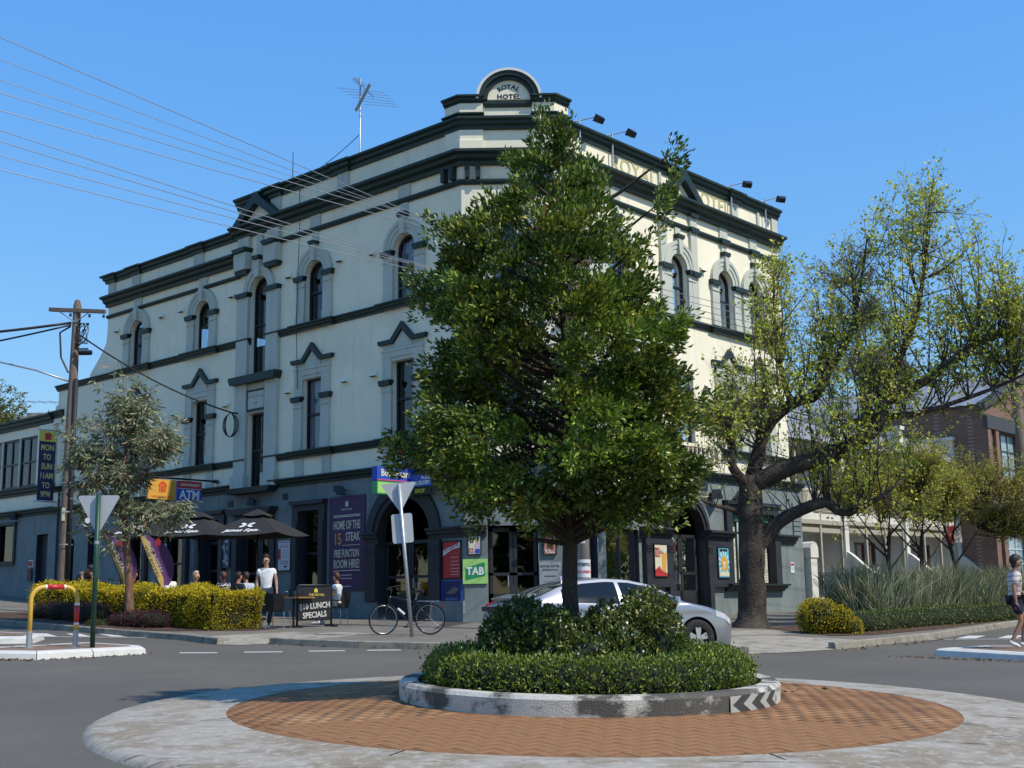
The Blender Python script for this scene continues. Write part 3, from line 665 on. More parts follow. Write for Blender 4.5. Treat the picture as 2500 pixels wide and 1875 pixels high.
def cap(mb, fr, a, b, z, h=.14, o=.2): fr.prism(mb, [(a+.02, z), (a-.05, z+h*.75), (a-.05, z+h), (b+.05, z+h), (b+.05, z+h*.75), (b-.02, z)], 0, o)
for a, b in ((8.47, 9.12), (10.12, 10.77)):
    cap(c, FL, a, b, 12.15, .16, .22); cap(c, FL, a, b, 12.98, .14, .24); cap(c, FL, a, b, 13.74, .15, .38)
cap(c, FL, STAIR-.16, STAIR+.16, 13.36, .14, .26)
sub(bay, c, 'capital', M_DARK, split=True)
sash(FL, st_a, STAIR, .5, 9.35, 12.29, True, None, mid=.52); sash(FL, st_b, STAIR, .5, 5.56, 8.08, False, None, mid=.5)
ld = MB()   # leaded lights in the lower stair window
for k in range(1, 4): FL.box(ld, STAIR-.5+k*.25-.006, STAIR-.5+k*.25+.006, -.192, -.18, 5.65, 8.0)
for k in range(1, 8): FL.box(ld, STAIR-.43, STAIR+.43, -.192, -.18, 5.65+k*.3-.006, 5.65+k*.3+.006)
hb(ld, 'leaded_lights', M_BLKMETAL)
c = MB(); FL.prism(c, [(8.42, 9.1), (8.34, 9.28), (8.34, 9.36), (10.9, 9.36), (10.9, 9.28), (10.82, 9.1)], 0, .34); hb(c, 'balcony_sill', M_DARK)
c = MB(); FL.prism(c, [(8.55, 5.36), (8.45, 5.5), (8.45, 5.55), (10.8, 5.55), (10.8, 5.5), (10.7, 5.36)], 0, .4); hb(c, 'balcony_sill', M_DARK)
c = MB(); FL.box(c, 9.1, 10.14, .05, .09, 8.14, 8.88); plq = hb(c, 'plaque', M_DARK)
c = MB(); FL.box(c, 9.18, 10.06, .09, .10, 8.22, 8.80); sub(plq, c, 'plaque_field', M_TRIM)
M_FADED = flat('faded_lettering', (.24, .26, .24))
def wtext(fr, s_, t, o, z, size, m, flip, parent=hotel, **k):
    e = text(s_, size, parent, (0, 0, 0), m, **k); q = fr.p(t, o, z); rz = {'L': math.atan2(-D1[1], -D1[0]), 'R': math.atan2(D2[1], D2[0]), 'C': 0.}[flip]
    e.location = Vector(q)-parent.location; e.rotation_euler = (R(90), 0, rz); return e
wtext(FL, 'ROYAL HOTEL', 9.62, .102, 8.62, .13, M_FADED, 'L'); wtext(FL, '1894', 9.62, .102, 8.40, .12, M_FADED, 'L')
# ---- cornices and bands (mitred round the corner)
def path(ta, tb, jl=(), jr=(), e=.09):
    """from t=ta on the left wall, round the chamfer, to t=tb on the right wall; jogs step out by e"""
    out = []
    for lo, hi in sorted(jl, reverse=True):
        if lo < ta: out += [FL.xy(hi), FL.xy(hi, e), FL.xy(lo, e), FL.xy(lo)]
    out = [FL.xy(ta)]+out+[C1, C2]
    for lo, hi in sorted(jr): out += [FRR.xy(lo), FRR.xy(lo, e), FRR.xy(hi, e), FRR.xy(hi)]
    return out+[FRR.xy(tb)]
def lpath(ta, tb, jl=(), e=.09):
    out = [FL.xy(ta)]
    for lo, hi in sorted(jl, reverse=True): out += [FL.xy(hi), FL.xy(hi, e), FL.xy(lo, e), FL.xy(lo)]
    return out+[FL.xy(tb)]
PR_COR = lambda z, h, o: [(0, z-h), (o*.25, z-h), (o*.3, z-h*.72), (o*.6, z-h*.55), (o*.65, z-h*.3), (o, z-h*.2), (o, z), (-.02, z+.02)]
PR_STR = lambda z, h, o: [(0, z-h), (o*.6, z-h), (o, z-h*.45), (o, z), (-.02, z+.015)]
jW = [(1.45, 3.35), (5.72, 7.62)]; jWL = [(12.02, 13.92), (16.34, 18.24)]; jRW = [(.0001+.02, 1.9), (1.95, 3.8), (8.03, 9.93), (9.97, 11.87)]
hb(band(MB(), path(11.05, 12.75), PR_COR(Z_COR, .40, .42)), 'cornice', M_DARK)
hb(band(MB(), path(10.98, 12.78, [(5.0, 5.55), (8.5, 9.05)], [(9.5, 10.0)], .06), PR_COR(Z_PAR, .36, .26)), 'parapet_coping', M_DARK)
hb(band(MB(), path(8.47, 12.75), PR_STR(Z_STR, .15, .1)), 'string_course', M_DARK)
hb(band(MB(), lpath(19.55, 10.8), PR_COR(Z_CORL, .38, .4)), 'cornice', M_DARK)
hb(band(MB(), lpath(19.6, 11.15, [(13.0, 13.6), (17.2, 17.75), (19.0, 19.55)], .06), PR_COR(Z_PARL, .32, .24)), 'parapet_coping', M_DARK)
hb(band(MB(), lpath(19.5, 10.77), PR_STR(Z_STRL, .12, .1)), 'string_course', M_DARK)
hb(band(MB(), path(9.15, 12.75, [j for j in jW], jRW), PR_COR(Z_B, .22, .17)), 'sill_band', M_DARK)
hb(band(MB(), lpath(23.2, 10.08, jWL), PR_COR(Z_B, .22, .17)), 'sill_band', M_DARK)
hb(band(MB(), path(9.25, 12.75, jW, jRW), PR_COR(Z_C, .22, .17)), 'sill_band', M_DARK)
hb(band(MB(), lpath(23.1, 10.15, jWL), PR_COR(Z_C, .22, .17)), 'sill_band', M_DARK)
hb(band(MB(), path(8.75, 13.45), PR_COR(Z_G, .25, .24)), 'ground_floor_cornice', M_DARK)
hb(band(MB(), lpath(23.1, 10.9), PR_COR(Z_G, .25, .24)), 'ground_floor_cornice', M_DARK)
# little pilaster strips and parapet piers
s = MB()
for tl, tr in ((1.5, 1.95), (2.9, 3.35), (5.78, 6.2), (7.15, 7.56), (12.1, 12.5), (13.45, 13.86)): FL.box(s, tl, tr, 0, .05, Z_G, Z_C-.22)
for tc in (2.4, 6.67): FL.box(s, tc-.26, tc+.26, 0, .05, Z_STR, Z_COR-.4)
for tc in (12.97, 17.29): FL.box(s, tc-.26, tc+.26, 0, .05, Z_STRL, Z_CORL-.38)
for a, b in ((5.0, 5.55), (8.5, 9.05)): FL.box(s, a, b, 0, .06, Z_COR, Z_PAR-.36)
for a, b in ((13.0, 13.6), (17.2, 17.75), (19.0, 19.48)): FL.box(s, a, b, 0, .06, Z_CORL, Z_PARL-.32)
hb(s, 'pier', M_TRIM, split=True)
s = MB()
for a, b in ((5.22, 5.36), (9.55, 10.0), (11.3, 11.45), (12.3, 12.7)): FRR.box(s, a, b, 0, .06, Z_COR, Z_PAR-.36)
for tc in (8.98, 10.92, .95, 2.85): FRR.box(s, tc-.24, tc+.24, 0, .06, Z_STR, Z_COR-.4)
for a, b in ((5.15, 5.5), (6.88, 7.25)): FRR.box(s, a, b, 0, .1, Z_B, Z_COR-.4)
hb(s, 'pier', M_TRIM, split=True)
c = MB()
for a, b in ((5.15, 5.5), (6.88, 7.25)): cap(c, FRR, a, b, 12.2, .16, .2); cap(c, FRR, a, b, 13.72, .18, .18); cap(c, FRR, a, b, 14.25, .12, .2)
for tc in (8.98, 10.92): cap(c, FRR, tc-.24, tc+.24, 13.73, .17, .16)
hb(c, 'capital', M_DARK, split=True)
# triangular parapet pediments
for fr, tc, hb_w in ((FL, 9.62, 1.32), (FRR, 6.33, 1.12)):
    lw = hb_w-.38; c = MB(); lo = [(tc-lw, Z_COR), (tc, Z_PAR-.42), (tc+lw, Z_COR)]; hi = [(tc-hb_w, Z_COR), (tc, Z_PAR-.02), (tc+hb_w, Z_COR)]
    fr.ring(c, lo, hi, 0, .34); hb(c, 'pediment', M_DARK)
    c = MB(); fr.prism(c, [(tc-lw, Z_COR), (tc, Z_PAR-.42), (tc+lw, Z_COR)], 0, .1); hb(c, 'tympanum', M_CREAM)
# chamfer: bracket pairs, raised panel block with pilasters, arched top
br = MB()
for t in (.18, .50, 2.25, 2.57):
    FC.prism(br, [(t-.07, 14.3), (t-.07, 14.0), (t-.05, 13.92), (t+.05, 13.92), (t+.07, 14.0), (t+.07, 14.3)], .0, .2)
for t in (.25, .6): FL.box(br, t-.07, t+.07, 0, .2, 13.92, 14.32); FRR.box(br, t-.07, t+.07, 0, .2, 13.92, 14.32)
hb(br, 'bracket', M_DARK, split=True)
blk = MB()
blk_pts = [FL.xy(.55), C1, C2, FRR.xy(.55)]
for pz0, pz1, o in ((Z_COR, 15.5, .06), (15.8, 16.25, .06)):
    band(blk, [FL.xy(.6), C1, (C1+[.66, 0])], [(0, pz0), (o, pz0), (o, pz1), (0, pz1)]); band(blk, [(C2-[.62, 0]), C2, FRR.xy(.6)], [(0, pz0), (o, pz0), (o, pz1), (0, pz1)])
band(blk, [FL.xy(.6), C1, C1+[.66, 0]], [(0, 14.7), (.09, 14.7), (.09, 15.1), (.06, 15.12)]); band(blk, [C2-[.62, 0], C2, FRR.xy(.6)], [(0, 14.7), (.09, 14.7), (.09, 15.1), (.06, 15.12)])
for a, b in ((FL.xy(.6), C1), (C2, FRR.xy(.6))): blk.add([(*a, 15.5), (*b, 15.5), (*b, 16.3), (*a, 16.3)], [(0, 1, 2, 3)])
q0, q1 = FL.xy(.6, -.4), FRR.xy(.6, -.4)
blk.add([(*FL.xy(.6), 14.5), (*q0, 14.5), (*q0, 16.4), (*FL.xy(.6), 16.4)], [(0, 1, 2, 3)]); blk.add([(*FRR.xy(.6), 14.5), (*q1, 14.5), (*q1, 16.4), (*FRR.xy(.6), 16.4)], [(0, 1, 2, 3)])
blk.add([(*q0, 14.5), (*q1, 14.5), (*q1, 16.4), (*q0, 16.4)], [(0, 1, 2, 3)])
blk.add([(*FL.xy(.6), 16.38), (*C1, 16.38), (*C2, 16.38), (*FRR.xy(.6), 16.38), (*q1, 16.38), (*q0, 16.38)], [(0, 1, 2, 3, 4, 5)])
hb(blk, 'corner_block', M_CREAM)
c = MB()
for z, o, h in ((15.92, .2, .24), (16.47, .22, .26)):
    band(c, [FL.xy(.62), C1, C1+[.70, 0]], PR_COR(z, h, o)); band(c, [C2-[.66, 0], C2, FRR.xy(.62)], PR_COR(z, h, o))
band(c, [C1+[.70, 0], C2-[.66, 0]], PR_STR(16.30, .18, .08)); hb(c, 'corner_coping', M_DARK, split=True)
AC, AZ = 1.44, 16.36
c = MB(); n = 20; A_ = [math.pi*k/n for k in range(n+1)]; al = lambda r: [(AC-r*math.cos(a), AZ+r*math.sin(a)*.97) for a in A_]
FC.ring(c, al(.64), al(.76), -.3, .06); FC.ring(c, al(.76), al(.90), -.3, .14); hb(c, 'arch_moulding', M_DARK)
c = MB(); FC.ring(c, al(.90), al(.975), -.3, .18); hb(c, 'arch_rim', M_WHITE)
c = MB(); FC.prism(c, al(.65), -.3, -.02); hb(c, 'arch_panel', M_CREAM)
wtext(FC, 'HOTEL', AC, -.012, 16.46, .21, M_DARK, 'C', off=.006, space=1.1)
for ch, a in zip('ROYAL', (38, 19, 0, -19, -38)):
    e = text(ch, .2, hotel, (0, 0, 0), M_DARK, off=.006); q = FC.p(AC-.43*math.sin(R(a)), -.012, AZ+.02+.40*math.cos(R(a))); e.location = Vector(q)-hotel.location; e.rotation_euler = (R(90), R(-a*.9), 0)
M_GOLD = flat('faded_gold_lettering', (.48, .42, .20))
wtext(FRR, 'ROYAL', 3.93, .012, 15.10, .74, M_GOLD, 'R', off=.008, space=1.05); wtext(FRR, 'HOTEL', 8.33, .012, 15.10, .74, M_GOLD, 'R', off=.008, space=1.05)
# ---- wall vents (little hoods)
def vent(fr, t, z, k=1.):
    v = MB(); fr.prism(v, [(t-.13, z), (t-.13, z+.16), (t+.13, z+.16), (t+.13, z)], 0, .03)
    P_ = [fr.p(t-.13, .03, z+.16), fr.p(t+.13, .03, z+.16), fr.p(t+.13, .15, z+.03), fr.p(t-.13, .15, z+.03), fr.p(t-.13, .03, z+.02), fr.p(t+.13, .03, z+.02)]
    v.add(P_, [(0, 1, 2, 3), (0, 3, 4), (1, 5, 2)]); v.add([fr.p(t-.13, .15, z+.03), fr.p(t+.13, .15, z+.03), fr.p(t+.13, .03, z+.02), fr.p(t-.13, .03, z+.02)], [(0, 1, 2, 3)], 1)
    hb(v, 'wall_vent', [M_CREAM, M_BLACK])
for t, z in ((18.7, 12.25), (15.6, 12.3), (14.3, 12.3), (11.2, 12.3), (8.0, 12.4), (5.4, 12.45), (3.8, 12.35), (.9, 12.6), (14.6, 8.5), (11.4, 8.45), (7.95, 8.5), (5.1, 8.5), (3.75, 8.5), (15.8, 8.5)): vent(FL, t, z)
for t, z in ((7.6, 12.5), (4.7, 12.5), (7.6, 8.5)): vent(FRR, t, z)
# ---- ground floor joinery, left wall
def surround(fr, t0, t1, z0, z1, w=.3, o=.12, head=.32, name='door_surround', m=None):
    s = MB()
    for a, b in ((t0-w, t0), (t1, t1+w)):
        fr.box(s, a, b, 0, o, z0, z1); fr.box(s, a+.05, b-.05, o, o+.025, z0+.3, z1-.35); fr.box(s, a-.02, b+.02, 0, o+.05, z0, z0+.3)
    fr.box(s, t0-w, t1+w, 0, o, z1, z1+head*.6); fr.prism(s, [(t0-w, z1+head*.6), (t0-w-.06, z1+head), (t1+w+.06, z1+head), (t1+w, z1+head*.6)], 0, o+.1)
    return hb(s, name, m or M_GDARK)
s = MB(); n = 16; A_ = [math.pi*k/n for k in range(n+1)]; al = lambda r: [(2.46-r*math.cos(a), 3.62+r*math.sin(a)) for a in A_]
FL.ring(s, al(1.12), al(1.3), 0, .06); FL.ring(s, al(1.3), al(1.58), 0, .11)
for a, b in ((.88, 1.34), (3.58, 4.04)):
    FL.box(s, a, b, 0, .12, 1.75, 3.45)
    for zz in (3.1, 3.18, 3.26): FL.box(s, a-.01, b+.01, 0, .14, zz, zz+.04)
hb(s, 'arch_surround', M_GDARK)
s = MB(); band(s, [FL.xy(1.4), C1, FC.xy(.62)], PR_COR(3.78, .3, .2)); band(s, [FL.xy(4.15), FL.xy(3.52)], PR_COR(3.78, .3, .2))
band(s, [FC.xy(2.1), C2, FRR.xy(.3)], PR_COR(3.78, .3, .2)); hb(s, 'impost', M_GDARK, split=True)
pl = MB()
for a, b in ((.0, 1.3), (3.62, 8.6), (10.6, 11.5), (12.7, 23.1)): FL.box(pl, a, b, -.01, .07, .5, 1.72 if b < 9 else (1.3+g1((a+b)/2)-G0)+.35)
FC.box(pl, -.05, .66, -.01, .05, .5, 1.38); FC.box(pl, 2.06, 2.8, -.01, .05, .5, 1.38)
for a, b in ((0, .32), (1.6, 3.6), (7.3, 13.4)): FRR.box(pl, a, b, -.01, .06, .5, 1.40)
hb(pl, 'plinth', M_GWALL, split=True)
surround(FL, 6.25, 7.27, 1.9, 4.62); surround(FL, 11.55, 12.65, 1.5, 4.6); surround(FL, 13.7, 14.9, 1.8, 4.5); surround(FL, 16.3, 17.4, 1.6, 4.5)
s = MB(); FL.box(s, 8.6, 10.7, 0, .1, 4.45, 4.68); FL.prism(s, [(8.55, 4.66), (8.4, 4.86), (10.9, 4.86), (10.75, 4.66)], 0, .35); FL.box(s, 8.5, 8.75, 0, .1, 1.2, 4.45); FL.box(s, 10.55, 10.8, 0, .1, 1.2, 4.45); hb(s, 'door_surround', M_GDARK)
def leaf_door(fr, t0, t1, z0, z1, o=-.22, panes=True, name='door', n=2, m=None):
    w = MB(); W = (t1-t0)/n
    for k in range(n):
        a, b = t0+k*W+.01, t0+(k+1)*W-.01
        for (p, q, r_, s_) in ((a, a+.1, z0, z1), (b-.1, b, z0, z1), (a, b, z0, z0+.75), (a, b, z1-.1, z1), (a, b, z0+1.25, z0+1.33)): fr.box(w, p, q, o-.05, o, r_, s_)
    d = hb(w, name, m or M_GDARK); p = MB(); fr.face(p, rect(t0+.05, t1-.05, z0+.7, z1-.05), o-.03); sub(d, p, 'pane', M_GLASS)
    h = MB(); fr.box(h, (t0+t1)/2-.16, (t0+t1)/2-.13, o+.0, o+.05, z0+.95, z0+1.25); sub(d, h, 'handle', M_METAL); return d
leaf_door(FL, 1.36, 3.56, 1.15, 3.5, -.28); leaf_door(FL, 8.8, 10.5, 1.45, 4.4, -.24); leaf_door(FL, 11.58, 12.62, 1.6, 3.9, -.24, n=1)
sash(FL, rect(6.25, 7.27, 1.95, 4.62), 6.76, .51, 1.95, 4.62, False, None); sash(FL, rect(13.7, 14.9, 1.9, 4.5), 14.3, .6, 1.9, 4.5, False, None); sash(FL, rect(16.3, 17.4, 1.6, 4.5), 16.85, .55, 1.6, 4.5, False, None)
sash(FL, rect(19.4, 20.3, 2.6, 4.6), 19.85, .45, 2.6, 4.6, False, None)
c = MB(); FL.box(c, 11.62, 12.5, -.2, -.12, 4.28, 4.5); hb(c, 'light_box', M_WHITE)
# right wall joinery
s = MB(); al = lambda r: [(6.1-r*math.cos(a), 3.72+r*math.sin(a)) for a in A_]
FRR.ring(s, al(.95), al(1.08), 0, .06); FRR.ring(s, al(1.08), al(1.22), 0, .1); hb(s, 'arch_surround', M_GDARK)
s = MB()
for a, b in ((3.72, 5.13), (7.07, 8.3)):
    FRR.box(s, a, b, 0, .16, 2.05, 3.5)
    for zz in (3.12, 3.2, 3.28):
        FRR.box(s, a+.02, a+.28, .16, .185, zz, zz+.04); FRR.box(s, b-.28, b-.02, .16, .185, zz, zz+.04)
for a, b in ((3.72, 3.95), (4.85, 5.13), (7.07, 7.3)): FRR.box(s, a, b, 0, .18, 1.1, 2.05)
hb(s, 'pilaster', M_GDARK, split=True)
s = MB(); band(s, [FRR.xy(3.6), FRR.xy(5.16)], PR_COR(3.84, .34, .34)); band(s, [FRR.xy(7.04), FRR.xy(8.6)], PR_COR(3.84, .34, .34)); band(s, [FRR.xy(11.3), FRR.xy(12.8)], PR_COR(3.84, .3, .26)); hb(s, 'impost', M_GDARK, split=True)
leaf_door(FRR, .38, 1.52, 1.2, 3.7); leaf_door(FRR, 5.2, 7.0, 1.2, 3.7, -.26); leaf_door(FC, .68, 2.04, 1.15, 3.72, -.27)
s = MB()
for a, b, z0, z1 in ((8.3, 8.62, 2.1, 4.5), (11.3, 11.66, 2.1, 4.5), (8.3, 11.66, 4.5, 4.78)): FRR.box(s, a, b, 0, .12, z0, z1)
FRR.prism(s, [(8.3, 4.76), (8.22, 4.88), (11.74, 4.88), (11.66, 4.76)], 0, .2); hb(s, 'window_surround', M_GDARK)
s = MB(); band(s, [FRR.xy(8.15), FRR.xy(11.85)], PR_COR(2.15, .24, .34)); hb(s, 'window_sill', M_DARK)
M_TILE = mat('white_glazed_tile', (.62, .60, .50), .25, .08, 5)
ti = MB()
for a, b in ((8.66, 9.25), (10.67, 11.26)):
    for r_ in range(26):
        for k in range(4):
            w = (b-a)/4; FRR.box(ti, a+k*w+.008+(r_ % 2)*.0, a+(k+1)*w-.008, -.22, -.20, 2.2+r_*.085, 2.2+r_*.085+.075)
t_ = hb(ti, 'tile_lining', M_TILE); tag(t_, kind='stuff')
c = MB(); FRR.box(c, 8.62, 11.3, -.2, -.05, 4.22, 4.5); hb(c, 'awning_box', flat('awning_green', (.03, .14, .07)))
w = MB()
for a in (9.28, 9.95, 10.62): FRR.box(w, a-.04, a+.04, -.25, -.16, 2.15, 4.22)
w_ = hb(w, 'window', M_FRAME); p = MB(); FRR.face(p, rect(9.28, 10.62, 2.15, 4.22), -.2); sub(w_, p, 'pane', M_GLASS)
w = MB(); FRR.box(w, 1.95, 3.55, -.2, -.12, 2.0, 2.08); FRR.box(w, 1.95, 3.55, -.2, -.12, 3.67, 3.75)
for a in (1.98, 2.75, 3.52): FRR.box(w, a-.03, a+.03, -.2, -.12, 2.0, 3.75)
w_ = hb(w, 'window', M_FRAME); p = MB(); FRR.face(p, rect(1.95, 3.55, 2.0, 3.75), -.17); sub(w_, p, 'pane', M_GLASS)
# first floor balcony balustrade in the middle of the right wall
b_ = MB(); FRR.box(b_, 4.9, 7.5, .0, .5, 5.72, 5.86); FRR.box(b_, 4.9, 7.5, .36, .5, 6.42, 6.52); FRR.box(b_, 4.9, 5.1, .3, .52, 5.86, 6.5); FRR.box(b_, 7.3, 7.5, .3, .52, 5.86, 6.5)
bal = hb(b_, 'balcony', M_CREAM)
for k in range(9):
    q = FRR.p(5.25+k*.235, .43, 5.86); mb = MB(); mb.lathe([(.05, 0), (.05, .06), (.035, .1), (.075, .24), (.035, .42), (.05, .48), (.05, .57)], 8, q); sub(bal, mb, 'baluster', M_CREAM, smooth=True)
qn = MB()   # quoins at the right end
for k in range(7): FRR.box(qn, 12.74, 13.3, .0, .05, 3.85+k*.17, 3.85+k*.17+.14)
hb(qn, 'louvre', M_GWALL, split=True)
# awning bracket lamps (black) under the right cornice, wall lantern on the chamfer
# ---- annexe
an_op = [rect(24.7+k*1.55, 24.7+k*1.55+1.5, 6.75, 8.85) for k in range(7)]
GA = [rect(23.45, 24.35, 1.6, 4.7), rect(26.2, 27.7, 3.7, 5.2), rect(29.5, 31, 3.9, 5.3)]
mb = FL.wall(MB(), [(23.1, 5.5), (23.1, 9.95), (23.3, 9.9), (23.35, 9.5), (36, 9.5), (36, 5.5)], an_op, depth=.2); mb.build('wall', M_CREAM, annexe, world=True)
mb = FL.wall(MB(), [(23.1, .8), (23.1, 5.5), (36, 5.5), (36, .8)], GA, depth=.3, mr=1); mb.build('ground_floor_wall', [M_GWALL, M_GDARK], annexe, world=True)
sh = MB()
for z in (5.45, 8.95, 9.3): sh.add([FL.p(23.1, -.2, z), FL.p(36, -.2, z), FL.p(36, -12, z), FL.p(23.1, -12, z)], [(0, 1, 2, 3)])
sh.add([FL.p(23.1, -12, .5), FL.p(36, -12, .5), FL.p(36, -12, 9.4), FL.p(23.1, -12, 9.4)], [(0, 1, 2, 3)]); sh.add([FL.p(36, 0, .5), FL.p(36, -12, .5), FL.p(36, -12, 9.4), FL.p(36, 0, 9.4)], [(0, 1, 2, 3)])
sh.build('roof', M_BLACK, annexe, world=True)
band(MB(), lpath(36, 23.45), PR_COR(9.62, .4, .24)).build('parapet_coping', M_DARK, annexe, world=True)
band(MB(), lpath(23.75, 22.6), PR_COR(9.68, .3, .16)).build('parapet_coping', M_DARK, annexe, world=True)
band(MB(), lpath(36, 23.1), PR_COR(6.72, .34, .2)).build('sill_band', M_DARK, annexe, world=True)
band(MB(), lpath(36, 23.1), PR_COR(Z_G+.05, .27, .22)).build('ground_floor_cornice', M_DARK, annexe, world=True)
s = MB(); FL.box(s, 23.1, 24.4, 0, .08, 6.75, 9.2); s.build('pier', M_CREAM, annexe, world=True)
for op in an_op:
    a, b = op[0][0], op[2][0]; w = MB(); fr = FL
    for (p, q, r_, s_) in ((a, a+.09, 6.75, 8.85), (b-.09, b, 6.75, 8.85), (a, b, 6.75, 6.84), (a, b, 8.76, 8.85), (a, b, 7.74, 7.82), ((a+b)/2-.04, (a+b)/2+.04, 6.75, 8.85)): fr.box(w, p, q, -.14, -.06, r_, s_)
    w_ = w.build('window', M_FRAME, annexe, world=True); p = MB(); FL.face(p, rect(a+.05, b-.05, 6.8, 8.8), -.1); sub(w_, p, 'pane', M_GLASS)
w = MB(); FL.box(w, 26.1, 27.8, 0, .1, 3.55, 3.7); FL.box(w, 26.1, 27.8, 0, .1, 5.2, 5.32); FL.box(w, 26.1, 26.25, 0, .08, 3.7, 5.2); FL.box(w, 27.65, 27.8, 0, .08, 3.7, 5.2)
w_ = w.build('window', M_GDARK, annexe, world=True); p = MB(); FL.face(p, rect(26.2, 27.7, 3.7, 5.2), -.1); sub(w_, p, 'pane', M_GLASS)
w = MB(); FL.box(w, 23.45, 24.35, -.25, -.2, 1.6, 4.7); w.build('door', M_GDARK, annexe, world=True)

cb_ = MB(); cb_.tube([FL.p(7.5, .05, 15.4), FL.p(7.42, .09, 13.9), FL.p(7.45, .14, 10.8), FL.p(7.4, .10, 8.6)], .012, 5); hb(cb_, 'wall_cable', M_BLKCABLE)
cb_ = MB(); cb_.tube([FL.p(22.6, .06, 6.3), FL.p(22.6, .06, 2.2)], .045, 8); hb(cb_, 'downpipe', M_GDARK)
# ================================================================ NEIGHBOURING BUILDINGS
M_TERR = mat('white_stucco', (.62, .59, .51), .85, .06, 2, .1, 70, c2=(.48, .46, .40), c2s=.8, c2t=(.55, .7))
M_TROOF = mat('corrugated_roof', (.28, .28, .28), .5, .1, 2, metal=.3)
M_LACE = mat('cream_iron_lace', (.36, .33, .25), .6, .1, 10)
M_REDT = mat('red_brown_timber', (.13, .045, .028), .6, .15, 8)
BRK = bpy.data.materials.new('brown_brick_wall'); BRK.use_nodes = True; _nt = BRK.node_tree; _b = _nt.nodes['Principled BSDF']; _tc = _n(_nt, 'ShaderNodeTexCoord'); _bt = _n(_nt, 'ShaderNodeTexBrick')
_bt.inputs['Color1'].default_value = (.20, .10, .065, 1); _bt.inputs['Color2'].default_value = (.13, .068, .048, 1); _bt.inputs['Mortar'].default_value = (.24, .19, .15, 1); _bt.inputs['Scale'].default_value = 1; _bt.inputs['Brick Width'].default_value = .24; _bt.inputs['Row Height'].default_value = .086; _bt.inputs['Mortar Size'].default_value = .01
_sx = _n(_nt, 'ShaderNodeSeparateXYZ'); _cx = _n(_nt, 'ShaderNodeCombineXYZ'); _ma = _n(_nt, 'ShaderNodeMath', operation='ADD')
_nt.links.new(_tc.outputs['Object'], _sx.inputs[0]); _nt.links.new(_sx.outputs[0], _ma.inputs[0]); _nt.links.new(_sx.outputs[1], _ma.inputs[1]); _nt.links.new(_ma.outputs[0], _cx.inputs[0]); _nt.links.new(_sx.outputs[2], _cx.inputs[1]); _nt.links.new(_cx.outputs[0], _bt.inputs['Vector']); _nt.links.new(_bt.outputs[0], _b.inputs['Base Color']); _b.inputs['Roughness'].default_value = .9
_bp = _n(_nt, 'ShaderNodeBump'); _bp.inputs['Strength'].default_value = .4; _bp.inputs['Distance'].default_value = .01; _nt.links.new(_bt.outputs['Fac'], _bp.inputs['Height']); _bp.invert = True; _nt.links.new(_bp.outputs[0], _b.inputs['Normal'])
W_ = 5.6
tlab = ['white two storey terrace house next to the hotel with iron lace balcony', 'middle white terrace house with red brown door and curved garden wall', 'white terrace house beside the brick warehouse']
